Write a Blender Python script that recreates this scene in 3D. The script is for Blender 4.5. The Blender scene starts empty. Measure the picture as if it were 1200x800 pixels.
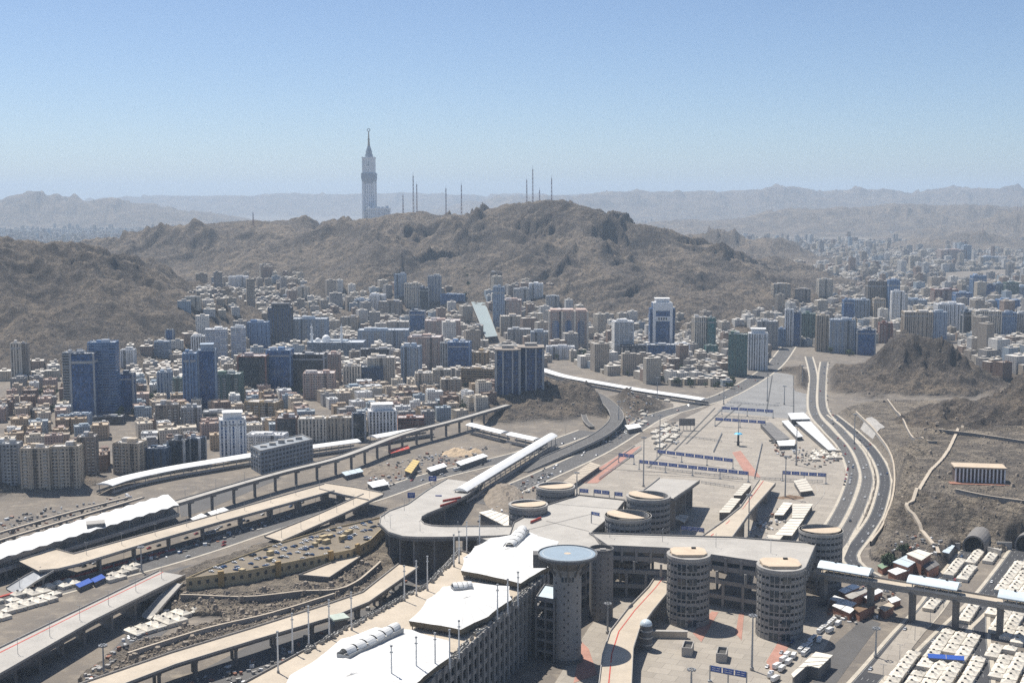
import bpy, math, random
import numpy as np
from mathutils import Vector
random.seed(7)
rng = np.random.default_rng(11)
R = math.radians
C = bpy.context.scene.collection
sc = bpy.context.scene

# ------------------------------------------------------------------ camera, sky, sun, exposure
F, HZ, CAMZ = 1480.0, 232.0, 290.0            # focal length in 1200-px pixels, horizon row, camera height (m)
PITCH = math.atan((400 - HZ) / F)
cam = bpy.data.cameras.new('camera'); camo = bpy.data.objects.new('camera', cam); C.objects.link(camo)
cam.sensor_width = 36; cam.lens = F / 1200 * 36; cam.clip_start = 1; cam.clip_end = 120000
camo.location = (0, 0, CAMZ); camo.rotation_euler = (R(90) - PITCH, 0, 0)
sc.camera = camo
SUN_EL, SUN_AZ = R(62), R(-40)                # azimuth measured from +Y towards +X
w = bpy.data.worlds.new('World'); sc.world = w; w.use_nodes = True
nt = w.node_tree; nt.nodes.clear()
out = nt.nodes.new('ShaderNodeOutputWorld'); bg = nt.nodes.new('ShaderNodeBackground')
sky = nt.nodes.new('ShaderNodeTexSky'); sky.sky_type = 'NISHITA'; sky.sun_disc = False
sky.sun_elevation = SUN_EL; sky.sun_rotation = SUN_AZ; sky.altitude = 300
sky.air_density = 0.72; sky.dust_density = 0.75; sky.ozone_density = 4.0
bg.inputs['Strength'].default_value = 0.094
nt.links.new(sky.outputs[0], bg.inputs[0]); nt.links.new(bg.outputs[0], out.inputs[0])
sl = bpy.data.lights.new('sun', 'SUN'); slo = bpy.data.objects.new('sun', sl); C.objects.link(slo)
sl.energy = 5.0; sl.angle = R(0.53); sl.color = (1.0, 0.95, 0.87)
SUNV = Vector((math.sin(SUN_AZ) * math.cos(SUN_EL), math.cos(SUN_AZ) * math.cos(SUN_EL), math.sin(SUN_EL)))
slo.rotation_euler = SUNV.to_track_quat('Z', 'Y').to_euler(); slo.location = (0, 0, 900)
vs = sc.view_settings
vs.view_transform = 'Standard'; vs.look = 'None'; vs.exposure = 0.33; vs.gamma = 1.0; vs.use_curve_mapping = False
cy = sc.cycles
cy.use_adaptive_sampling = True; cy.adaptive_threshold = 0.012
cy.max_bounces = 5; cy.diffuse_bounces = 2; cy.glossy_bounces = 2; cy.volume_bounces = 1; cy.transmission_bounces = 2
cy.use_denoising = False
HAZE_DENSITY = 5.2e-5

# ------------------------------------------------------------------ projection helpers (photograph -> the place)
SP, CP = math.sin(PITCH), math.cos(PITCH)
def ray(px, py):
    a, b = (px - 600) / F, (400 - py) / F
    return (a, CP + b * SP, -SP + b * CP)
def G(px, py, z=0.0):                          # point of the horizontal plane z seen at a photo position
    d = ray(px, py); t = (z - CAMZ) / d[2]
    return (d[0] * t, d[1] * t, z)
def A(px, py, Y):                              # point at distance Y in front
    d = ray(px, py); t = Y / d[1]
    return (d[0] * t, Y, CAMZ + d[2] * t)
def proj(x, y, z):
    z = z - CAMZ
    f = y * CP - z * SP; u = y * SP + z * CP
    return 600 + F * x / f, 400 - F * u / f

# ------------------------------------------------------------------ objects
def tag(o, label=None, cat=None, group=None, kind=None):
    if label: o['label'] = label
    if cat: o['category'] = cat
    if group: o['group'] = group
    if kind: o['kind'] = kind
    return o
ORG = {}
def thing(name, label, cat, loc=(0, 0, 0), group=None, rz=0):
    o = bpy.data.objects.new(name, None); C.objects.link(o)
    o.empty_display_size = 1; o.location = loc; o.rotation_euler = (0, 0, rz)
    ORG[o.name] = Vector(loc)
    return tag(o, label, cat, group)
def copy_tree(o, loc, rz=0, label=None, group=None, scale=None):
    c = o.copy(); C.objects.link(c); c.location = loc; c.rotation_euler = (0, 0, rz)
    if scale: c.scale = scale
    if label: c['label'] = label
    if group: c['group'] = group
    for ch in o.children:
        k = ch.copy(); C.objects.link(k); k.parent = c
        for g in ch.children:
            q = g.copy(); C.objects.link(q); q.parent = k
    return c
class MB:
    def __init__(s): s.v = []; s.f = []; s.m = []; s.uv = []
    def face(s, pts, m=0, uv=None):
        n = len(s.v); s.v.extend(pts); s.f.append(tuple(range(n, n + len(pts)))); s.m.append(m)
        s.uv.extend(uv if uv else [(p[0], p[1]) for p in pts]); return s
    def prism(s, poly, z0, z1, m=0, mt=None, bottom=False, top=True, side=True):
        mt = m if mt is None else mt
        a = sum(poly[i][0] * poly[(i + 1) % len(poly)][1] - poly[(i + 1) % len(poly)][0] * poly[i][1] for i in range(len(poly)))
        if a < 0: poly = poly[::-1]
        n = len(poly); u = 0
        z0s = z0 if isinstance(z0, (list, tuple)) else [z0] * n
        z1s = z1 if isinstance(z1, (list, tuple)) else [z1] * n
        if side:
            for i in range(n):
                p, q = poly[i], poly[(i + 1) % n]; j = (i + 1) % n
                l = math.hypot(q[0] - p[0], q[1] - p[1])
                s.face([(p[0], p[1], z0s[i]), (q[0], q[1], z0s[j]), (q[0], q[1], z1s[j]), (p[0], p[1], z1s[i])], m,
                       [(u, z0s[i]), (u + l, z0s[j]), (u + l, z1s[j]), (u, z1s[i])]); u += l
        if top: s.face([(p[0], p[1], z1s[i]) for i, p in enumerate(poly)], mt)
        if bottom: s.face([(p[0], p[1], z0s[i]) for i, p in reversed(list(enumerate(poly)))], m)
        return s
    def box(s, x, y, z0, sx, sy, h, rz=0, m=0, mt=None, bottom=True):
        c, q = math.cos(rz), math.sin(rz)
        poly = [(x + a * sx / 2 * c - b * sy / 2 * q, y + a * sx / 2 * q + b * sy / 2 * c) for a, b in ((-1, -1), (1, -1), (1, 1), (-1, 1))]
        return s.prism(poly, z0, z0 + h, m, mt, bottom)
    def cyl(s, x, y, z0, z1, r0, r1=None, n=12, m=0, mt=None, cap=True, bottom=False):
        r1 = r0 if r1 is None else r1; mt = m if mt is None else mt
        an = [2 * math.pi * i / n for i in range(n)]
        for i in range(n):
            a, b = an[i], an[(i + 1) % n]; u0, u1 = i * 2 * math.pi * r0 / n, (i + 1) * 2 * math.pi * r0 / n
            s.face([(x + r0 * math.cos(a), y + r0 * math.sin(a), z0), (x + r0 * math.cos(b), y + r0 * math.sin(b), z0),
                    (x + r1 * math.cos(b), y + r1 * math.sin(b), z1), (x + r1 * math.cos(a), y + r1 * math.sin(a), z1)], m,
                   [(u0, z0), (u1, z0), (u1, z1), (u0, z1)])
        if cap and r1 > 1e-3: s.face([(x + r1 * math.cos(a), y + r1 * math.sin(a), z1) for a in an], mt)
        if bottom: s.face([(x + r0 * math.cos(a), y + r0 * math.sin(a), z0) for a in reversed(an)], m)
        return s
    def ring(s, x, y, z0, z1, ri, ro, n=32, m=0):
        s.cyl(x, y, z0, z1, ro, n=n, m=m, cap=False)
        for i in range(n):
            a, b = 2 * math.pi * i / n, 2 * math.pi * (i + 1) / n
            P = lambda r, t, z: (x + r * math.cos(t), y + r * math.sin(t), z)
            s.face([P(ri, b, z0), P(ri, a, z0), P(ri, a, z1), P(ri, b, z1)], m)
            s.face([P(ri, a, z1), P(ro, a, z1), P(ro, b, z1), P(ri, b, z1)], m)
            s.face([P(ri, b, z0), P(ro, b, z0), P(ro, a, z0), P(ri, a, z0)], m)
        return s
    def dome(s, x, y, z, r, h, n=16, k=6, m=0, sx=1, sy=1, rz=0):
        c, q = math.cos(rz), math.sin(rz)
        def P(i, j):
            t = j / k * math.pi / 2; a = 2 * math.pi * i / n
            u, v = r * math.cos(t) * math.cos(a) * sx, r * math.cos(t) * math.sin(a) * sy
            return (x + u * c - v * q, y + u * q + v * c, z + h * math.sin(t))
        for j in range(k):
            for i in range(n):
                if j == k - 1: s.face([P(i, j), P(i + 1, j), P(i, k)], m)
                else: s.face([P(i, j), P(i + 1, j), P(i + 1, j + 1), P(i, j + 1)], m)
        return s
    def bar(s, p, q, wd, h=None, m=0):
        h = wd if h is None else h
        p, q = Vector(p), Vector(q); d = (q - p)
        if d.length < 1e-6: return s
        d.normalize()
        up = Vector((0, 0, 1)) if abs(d.z) < .95 else Vector((0, 1, 0))
        r = d.cross(up).normalized() * wd / 2; u = r.cross(d).normalized() * h / 2
        a = [p - r - u, p + r - u, p + r + u, p - r + u]; b = [x + (q - p) for x in a]
        for i in range(4):
            j = (i + 1) % 4; s.face([tuple(a[i]), tuple(a[j]), tuple(b[j]), tuple(b[i])], m)
        s.face([tuple(x) for x in reversed(a)], m); s.face([tuple(x) for x in b], m)
        return s
    def build(s, name, mats, parent=None, org=None, smooth=False):
        me = bpy.data.meshes.new(name)
        o3 = ORG.get(parent.name, Vector((0, 0, 0))) if parent is not None else Vector(org or (0, 0, 0))
        me.from_pydata([(p[0] - o3.x, p[1] - o3.y, p[2] - o3.z) for p in s.v], [], s.f)
        mats = mats if isinstance(mats, (list, tuple)) else [mats]
        for mt in mats: me.materials.append(mt)
        me.polygons.foreach_set('material_index', s.m)
        uv = me.uv_layers.new(name='UVMap'); uv.data.foreach_set('uv', [c for t in s.uv for c in t])
        if smooth:
            me.polygons.foreach_set('use_smooth', [True] * len(s.f))
            me.update()
        o = bpy.data.objects.new(name, me); C.objects.link(o)
        if parent is not None: o.parent = parent; ORG[o.name] = ORG.get(parent.name, Vector((0, 0, 0)))
        else: o.location = o3; ORG[o.name] = o3
        return o
def rect(x, y, sx, sy, rz=0):
    c, q = math.cos(rz), math.sin(rz)
    return [(x + a * sx / 2 * c - b * sy / 2 * q, y + a * sx / 2 * q + b * sy / 2 * c) for a, b in ((-1, -1), (1, -1), (1, 1), (-1, 1))]

# ------------------------------------------------------------------ materials
MATS = {}
class N:                                       # small node-tree writer
    def __init__(s, name):
        s.mat = bpy.data.materials.new(name); s.mat.use_nodes = True
        s.t = s.mat.node_tree; s.t.nodes.clear()
        s.out = s.t.nodes.new('ShaderNodeOutputMaterial'); s.b = s.t.nodes.new('ShaderNodeBsdfPrincipled')
        s.t.links.new(s.b.outputs[0], s.out.inputs[0])
    def n(s, kind, **kw):
        x = s.t.nodes.new(kind)
        for k, v in kw.items(): setattr(x, k, v)
        return x
    def l(s, a, b): s.t.links.new(a, b)
    def val(s, node, idx, v):
        if hasattr(v, 'is_output'): s.l(v, node.inputs[idx])
        else: node.inputs[idx].default_value = v
    def math(s, op, a, b=0.0, clamp=False):
        x = s.n('ShaderNodeMath', operation=op, use_clamp=clamp); s.val(x, 0, a); s.val(x, 1, b); return x.outputs[0]
    def mix(s, f, a, b, mode='MIX'):
        x = s.n('ShaderNodeMix', data_type='RGBA', blend_type=mode); s.val(x, 0, f)
        for i, c in ((6, a), (7, b)):
            if hasattr(c, 'is_output'): s.l(c, x.inputs[i])
            else: x.inputs[i].default_value = (*c, 1)
        return x.outputs[2]
    def noise(s, scale, detail=4, rough=.6, vec=None, dist=0):
        x = s.n('ShaderNodeTexNoise'); x.inputs['Scale'].default_value = scale; x.inputs['Detail'].default_value = detail
        x.inputs['Roughness'].default_value = rough; x.inputs['Distortion'].default_value = dist
        if vec is not None: s.l(vec, x.inputs['Vector'])
        return x.outputs[0]
    def ramp(s, v, lo, hi):
        x = s.n('ShaderNodeMapRange', clamp=True); s.l(v, x.inputs[0]); x.inputs[1].default_value = lo; x.inputs[2].default_value = hi
        return x.outputs[0]
    def pos(s): return s.n('ShaderNodeNewGeometry').outputs['Position']
    def bump(s, h, dist, strength=1.0):
        x = s.n('ShaderNodeBump'); x.inputs['Strength'].default_value = strength; x.inputs['Distance'].default_value = dist
        s.l(h, x.inputs['Height']); s.l(x.outputs[0], s.b.inputs['Normal'])
def simple(name, col, rough=.8, var=.18, scale=.15, fine=1.2, metal=0.0, bump=0.0, stain=None, rand=0.0):
    if name in MATS: return MATS[name]
    k = N(name); p = k.pos()
    a = k.noise(scale, 5, .65, p); b = k.noise(fine, 3, .6, p)
    s_ = k.math('MULTIPLY', k.math('ADD', k.math('SUBTRACT', a, .5), k.math('MULTIPLY', k.math('SUBTRACT', b, .5), .6)), 2 * var * 2)
    f = k.math('ADD', s_, 1.0)
    if rand:
        oi = k.n('ShaderNodeObjectInfo').outputs['Random']
        f = k.math('MULTIPLY', f, k.math('ADD', k.math('MULTIPLY', oi, rand), 1 - rand / 2))
    hv = k.n('ShaderNodeCombineColor'); 
    for i in range(3): k.l(k.math('MULTIPLY', f, col[i]), hv.inputs[i])
    c = hv.outputs[0]
    if stain:
        st = k.ramp(k.noise(scale * 2.3, 6, .7, p, 1.5), .56, .72)
        c = k.mix(k.math('MULTIPLY', st, .6), c, stain)
    k.l(c, k.b.inputs['Base Color']); k.b.inputs['Roughness'].default_value = rough; k.b.inputs['Metallic'].default_value = metal
    if bump: k.bump(b, bump)
    MATS[name] = k.mat; return k.mat
def facade(wall, glass=(.03, .05, .08), fh=3.4, bw=3.2, ww=.55, wh=.5, gr=.12, rand=.3):
    """wall with a window grid laid out in metres along the wall (UV): ww/wh are the glazed share of a bay / a storey"""
    key = ('facade', wall, glass, fh, bw, ww, wh)
    if key in MATS: return MATS[key]
    k = N('facade'); uv = k.n('ShaderNodeUVMap').outputs[0]
    sp = k.n('ShaderNodeSeparateXYZ'); k.l(uv, sp.inputs[0])
    u = k.math('DIVIDE', sp.outputs[0], bw); v = k.math('DIVIDE', sp.outputs[1], fh)
    fu, fv = k.math('FRACT', u), k.math('FRACT', v)
    def band(f, share):
        if share >= 1: return None
        return k.math('LESS_THAN', k.math('ABSOLUTE', k.math('SUBTRACT', f, .5)), share / 2)
    mu, mv = band(fu, ww), band(fv, wh)
    mask = mu if mv is None else (mv if mu is None else k.math('MULTIPLY', mu, mv))
    cell = k.n('ShaderNodeCombineXYZ'); k.l(k.math('FLOOR', u), cell.inputs[0]); k.l(k.math('FLOOR', v), cell.inputs[1])
    oi = k.n('ShaderNodeObjectInfo').outputs['Random']; k.l(oi, cell.inputs[2])
    wn = k.n('ShaderNodeTexWhiteNoise', noise_dimensions='3D'); k.l(cell.outputs[0], wn.inputs[0])
    p = k.pos()
    tone = k.math('ADD', k.math('MULTIPLY', k.noise(.08, 5, .7, p), .5), k.math('ADD', k.math('MULTIPLY', oi, rand), .75 - rand / 2))
    hv = k.n('ShaderNodeCombineColor')
    for i in range(3): k.l(k.math('MULTIPLY', tone, wall[i]), hv.inputs[i])
    # storey joint, a slightly darker line
    jl = k.math('LESS_THAN', fv, .07)
    wc = k.mix(k.math('MULTIPLY', jl, .35), hv.outputs[0], tuple(c * .5 for c in wall))
    bright = k.math('GREATER_THAN', wn.outputs[0], .86)
    gl = k.mix(wn.outputs[0], tuple(c * .5 for c in glass), tuple(c * 1.6 for c in glass))
    gl = k.mix(k.math('MULTIPLY', bright, .5), gl, tuple(min(.5, c * .6 + .12) for c in wall))
    k.l(k.mix(mask, wc, gl), k.b.inputs['Base Color'])
    ro = k.n('ShaderNodeMix'); k.l(mask, ro.inputs[0]); ro.inputs[2].default_value = .8; ro.inputs[3].default_value = gr
    k.l(ro.outputs[0], k.b.inputs['Roughness'])
    inv = k.math('SUBTRACT', 1.0, mask); k.bump(inv, .35)
    MATS[key] = k.mat; return k.mat
concrete = simple('concrete', (.36, .34, .31), .85, .2, .06, .8, stain=(.22, .2, .18))
facade_grey = simple('facade_concrete', (.26, .25, .235), .85, .16, .06, .8, stain=(.19, .18, .17))
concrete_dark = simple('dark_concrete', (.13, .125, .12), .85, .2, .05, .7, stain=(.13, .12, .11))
concrete_grey = simple('grey_concrete', (.19, .18, .17), .85, .16, .06, .8, stain=(.2, .19, .18))
deck_tan = simple('tan_paving', (.47, .4, .31), .85, .16, .05, .9, stain=(.38, .33, .27))
deck_grey = simple('grey_paving', (.4, .375, .335), .85, .16, .05, .9, stain=(.3, .28, .25))
def paving(name, col, dark):
    k = N(name); p = k.pos(); mp = k.n('ShaderNodeMapping'); k.l(p, mp.inputs[0]); mp.inputs['Rotation'].default_value = (0, 0, .42)
    br = k.n('ShaderNodeTexBrick'); k.l(mp.outputs[0], br.inputs['Vector']); br.inputs['Scale'].default_value = 1; br.inputs['Brick Width'].default_value = 14; br.inputs['Row Height'].default_value = 9; br.inputs['Mortar Size'].default_value = .16; br.inputs['Mortar Smooth'].default_value = .3
    br.inputs['Color1'].default_value = (*col, 1); br.inputs['Color2'].default_value = (*[c * .8 for c in col], 1); br.inputs['Mortar'].default_value = (*[c * .5 for c in col], 1)
    st = k.n('ShaderNodeMapping'); k.l(p, st.inputs[0]); st.inputs['Rotation'].default_value = (0, 0, -.25); st.inputs['Scale'].default_value = (.09, .012, 1)
    t1 = k.ramp(k.noise(1, 6, .65, st.outputs[0], .6), .5, .72); t2 = k.ramp(k.noise(.02, 7, .72, p, .8), .48, .7); t3 = k.ramp(k.noise(.25, 5, .7, p), .55, .75)
    c = k.mix(k.math('MULTIPLY', t1, .5), br.outputs[0], dark); c = k.mix(k.math('MULTIPLY', t2, .55), c, tuple(v * 1.1 for v in dark)); c = k.mix(k.math('MULTIPLY', t3, .35), c, tuple(v * 1.25 for v in col))
    k.l(c, k.b.inputs['Base Color']); k.b.inputs['Roughness'].default_value = .85; MATS[name] = k.mat; return k.mat
plaza_m = paving('plaza_paving', (.36, .32, .265), (.24, .212, .18))
membrane = N('white_membrane'); uvn_ = membrane.n('ShaderNodeUVMap').outputs[0]; sx_ = membrane.n('ShaderNodeSeparateXYZ'); membrane.l(uvn_, sx_.inputs[0])
seam_ = membrane.math('LESS_THAN', membrane.math('ABSOLUTE', membrane.math('SUBTRACT', membrane.math('FRACT', membrane.math('MULTIPLY', sx_.outputs[0], .5)), .5)), .05)
dirt_ = membrane.ramp(membrane.noise(.07, 7, .7, membrane.pos(), 1.2), .45, .75)
membrane.l(membrane.mix(membrane.math('MULTIPLY', seam_, .5), membrane.mix(membrane.math('MULTIPLY', dirt_, .5), (.67, .66, .63), (.5, .48, .44)), (.42, .41, .39)), membrane.b.inputs['Base Color']); membrane.b.inputs['Roughness'].default_value = .6
membrane = MATS['white_membrane'] = membrane.mat
asphalt = simple('asphalt', (.045, .045, .048), .85, .22, .05, .6, stain=(.06, .06, .062))
asphalt_pale = simple('worn_asphalt', (.095, .09, .085), .85, .2, .04, .6, stain=(.11, .11, .108))
kerb_m = simple('kerb_stone', (.46, .41, .33), .85, .2, .1, 1)
roof_tan = simple('tan_roof', (.55, .44, .32), .8, .16, .08, 1)
white_m = simple('white_roof', (.78, .78, .76), .55, .08, .1, .8)
plain_membrane = simple('plain_membrane', (.66, .655, .63), .6, .05, .05, .4)
canopy_grey = simple('pale_grey_sheet', (.25, .3, .3), .65, .12, .1, .8)
pale_sheet = simple('pale_sheet_metal', (.58, .66, .7), .35, .1, .1, .8)
steel = simple('grey_steel', (.3, .31, .32), .5, .12, .3, 2, metal=.3)
pole_m = simple('pole_paint', (.33, .34, .34), .5, .1, .5, 2)
whitepole = simple('white_pole_paint', (.7, .7, .68), .5, .1, .5, 2)
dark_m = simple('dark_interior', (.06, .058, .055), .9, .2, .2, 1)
glass_m = simple('dark_glass', (.025, .04, .055), .08, .1, .1, 1)
blue_m = simple('blue_sign_paint', (.02, .08, .36), .5, .08, .4, 2)
cyan_m = simple('cyan_paint', (.1, .5, .75), .5, .08, .4, 2)
red_m = simple('red_paint', (.42, .05, .03), .7, .2, .2, 1)
pink_pave = simple('red_paving', (.38, .2, .15), .85, .22, .08, .9)
yellow_m = simple('ochre_wall', (.47, .375, .22), .85, .18, .1, .9, stain=(.3, .22, .1))
ochre_m = simple('orange_panel', (.4, .27, .11), .8, .2, .2, .9)
brown_m = simple('brown_earth', (.2, .13, .08), .9, .3, .2, 1, bump=.3)
tent_m = simple('tent_fabric', (.64, .59, .5), .75, .16, .12, 1, rand=.3, stain=(.45, .4, .33))
rust_m = simple('brick_red', (.3, .14, .09), .85, .2, .1, .9)
mark_m = simple('road_marking', (.4, .4, .38), .7, .2, .2, 1.5)
# ------------------------------------------------------------------ numpy noise
def _hash(ix, iy, seed):
    h = (ix.astype(np.int64) * 374761393 + iy.astype(np.int64) * 668265263 + seed * 974634541) & 0xFFFFFFFF
    h = ((h ^ (h >> 13)) * 1274126177) & 0xFFFFFFFF
    return ((h ^ (h >> 16)) & 0xFFFF) / 65535.0
def vnoise(x, y, seed=0):
    ix, iy = np.floor(x), np.floor(y); fx, fy = x - ix, y - iy
    fx = fx * fx * fx * (fx * (fx * 6 - 15) + 10); fy = fy * fy * fy * (fy * (fy * 6 - 15) + 10)
    a, b = _hash(ix, iy, seed), _hash(ix + 1, iy, seed); c, d = _hash(ix, iy + 1, seed), _hash(ix + 1, iy + 1, seed)
    return (a + (b - a) * fx) * (1 - fy) + (c + (d - c) * fx) * fy
def fbm(x, y, wl, oct=5, seed=0, ridged=False, gain=.52):
    s = np.zeros_like(x); amp, tot = 1.0, 0.0; f = 1.0 / wl
    for o in range(oct):
        n = vnoise(x * f * .8 + y * f * .6, -x * f * .6 + y * f * .8, seed + o * 17)
        if ridged: n = 1 - np.abs(2 * n - 1)
        s += n * amp; tot += amp; amp *= gain; f *= 2.03
    return s / tot
def sstep(t): t = np.clip(t, 0, 1); return t * t * (3 - 2 * t)
def dist_line(x, y, pts):                      # distance to a polyline, and the values interpolated along it
    best = np.full_like(x, 1e9); vals = [np.zeros_like(x) for _ in range(len(pts[0]) - 2)]
    for p, q in zip(pts[:-1], pts[1:]):
        dx, dy = q[0] - p[0], q[1] - p[1]; L = dx * dx + dy * dy + 1e-9
        t = np.clip(((x - p[0]) * dx + (y - p[1]) * dy) / L, 0, 1)
        d = np.hypot(x - p[0] - t * dx, y - p[1] - t * dy); m = d < best
        best = np.where(m, d, best)
        for i in range(len(vals)): vals[i] = np.where(m, p[i + 2] + t * (q[i + 2] - p[i + 2]), vals[i])
    return best, vals
def dist_poly(x, y, poly):                     # signed distance, negative inside
    d, _ = dist_line(x, y, [(*p[:2],) for p in poly] + [tuple(poly[0][:2])])
    ins = np.zeros(x.shape, bool)
    for i in range(len(poly)):
        (x0, y0), (x1, y1) = poly[i][:2], poly[(i + 1) % len(poly)][:2]
        c = ((y0 > y) != (y1 > y)) & (x < (x1 - x0) * (y - y0) / ((y1 - y0) or 1e-9) + x0); ins ^= c
    return np.where(ins, -d, d)

# ------------------------------------------------------------------ terrain: ridges and rocky plateaus
def ridge(pts, wd, pw=1.15, amp=.36, wl=None):
    P = []
    L = 0
    for px, py, Y in pts:
        a = A(px, py, Y); L += math.dist(P[-1][:2], a[:2]) if P else 0; P.append((a[0], a[1], a[2], L))
    return dict(p=P, w=wd, pw=pw, amp=amp, wl=wl or wd * .45)
RIDGES = [
  # the great mountain behind the city
  ridge([(60, 300, 4700), (105, 300, 4600), (150, 284, 4500), (200, 273, 4400), (268, 262, 4300), (320, 266, 4200), (370, 273, 4150), (402, 274, 4100),
         (420, 258, 4050), (442, 251, 4000), (482, 250, 4000), (530, 252, 3950), (560, 250, 3900), (582, 247, 3900), (602, 238, 3850), (632, 235, 3800),
         (660, 231, 3800), (674, 233, 3800), (686, 241, 3800), (720, 246, 3750), (750, 259, 3750), (768, 271, 3700), (795, 288, 3650), (840, 306, 3600), (905, 328, 3550), (950, 358, 3500)], 900, 1.1),
  ridge([(662, 236, 3800), (672, 268, 3500), (690, 300, 3300), (720, 318, 3150), (790, 345, 3000)], 420, 1.1),
  ridge([(602, 240, 3850), (585, 270, 3600), (560, 300, 3500)], 420, 1.1),
  ridge([(482, 252, 4000), (455, 280, 3700), (440, 305, 3550)], 400, 1.1),
  ridge([(795, 287, 3650), (830, 312, 3350), (870, 330, 3200)], 380, 1.1),
  ridge([(268, 263, 4300), (300, 290, 4000), (360, 310, 3800)], 420, 1.1),
  ridge([(742, 300, 3500), (800, 340, 3050), (830, 352, 2950)], 300, 1.1),
  # the dark slope entering on the near side of the valley
  ridge([(-260, 250, 2700), (-90, 262, 2700), (-20, 270, 2650), (8, 272, 2650), (30, 284, 2700), (62, 293, 2800), (112, 301, 2950), (150, 318, 3100), (200, 350, 3250), (225, 368, 3250)], 640, 1.05),
  ridge([(0, 276, 2650), (20, 330, 2450), (70, 380, 2350)], 330, 1.05),
  # small dark hill beside the highway and its neighbour at the picture edge
  ridge([(1005, 428, 1990), (1030, 410, 1985), (1055, 397, 1980), (1078, 393, 1980), (1100, 402, 1985), (1130, 422, 1980), (1155, 438, 1980)], 165, 1.0, .6, 75),
  ridge([(1165, 470, 1560), (1200, 440, 1560), (1260, 405, 1560), (1340, 400, 1560)], 150, 1.0, .6, 75),
  # rocky mound inside the road loop
  ridge([(612, 455, 1720), (640, 446, 1740), (662, 447, 1745), (690, 456, 1740)], 120, 1.0, .5, 60),
  ridge([(-40, 560, 1240), (30, 563, 1240), (75, 560, 1255), (112, 562, 1262)], 46, 1.0, .6, 25),
  # pale hill beyond, and hills of the far city
  ridge([(800, 272, 5600), (835, 268, 5600), (880, 280, 5600)], 500, 1.1),
  ridge([(880, 305, 4300), (905, 300, 4300), (940, 318, 4200)], 260, 1.1),
  ridge([(1110, 276, 7200), (1150, 270, 7200), (1185, 279, 7200)], 420, 1.0),
  ridge([(1140, 262, 8600), (1200, 246, 8600), (1300, 240, 8600)], 700, 1.0),
  ridge([(860, 257, 10500), (930, 246, 10500), (1000, 244, 10500), (1100, 240, 10500), (1180, 243, 10500), (1290, 240, 10500)], 1300, 1.0),
  ridge([(680, 226, 17000), (740, 225, 17000), (800, 224, 17000), (860, 222, 17000), (915, 219, 17000), (960, 224, 17000), (1010, 221, 17000), (1060, 225, 17000), (1110, 220, 17000), (1160, 222, 17000), (1230, 219, 17000), (1400, 222, 17000)], 2600, 1.0, .35),
  ridge([(-120, 238, 13000), (0, 234, 13000), (30, 228, 13000), (52, 224, 13000), (80, 228, 13000), (104, 234, 13000), (132, 230, 13000), (160, 238, 13000)], 1300, 1.0, .35),
  ridge([(150, 230, 22000), (240, 229, 22000), (300, 231, 22000), (350, 227, 22000), (395, 228, 22000), (470, 226, 22000), (560, 229, 22000), (620, 226, 22000), (700, 228, 22000)], 2600, 1.0, .35),
]
def plateau(px, z, wd, amp): return dict(poly=[G(a, b, z)[:2] for a, b in px], z=z, w=wd, amp=amp)
PLATEAUS = [
  plateau([(206, 688), (250, 664), (315, 641), (380, 622), (445, 608), (470, 622), (448, 648), (421, 656), (385, 682), (330, 684), (290, 692)], 9, 42, 3.5),
  plateau([(1066, 575), (1075, 535), (1110, 503), (1205, 505), (1290, 512), (1310, 580), (1200, 590), (1150, 585), (1110, 582), (1082, 580)], 30, 66, 13),
  plateau([(150, 760), (250, 733), (380, 696), (432, 682), (425, 694), (384, 706), (300, 731), (200, 760), (118, 788)], 5, 20, 5),
  plateau([(1048, 640), (1040, 605), (1056, 568), (1090, 590), (1112, 636), (1080, 648)], 10, 24, 6),
  plateau([(1000, 478), (1030, 470), (1130, 470), (1200, 480), (1200, 500), (1100, 500), (1060, 530), (1030, 505)], 12, 40, 3),
]
ROAD_CL = []                                   # (polyline, half width): the terrain is level under these
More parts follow.
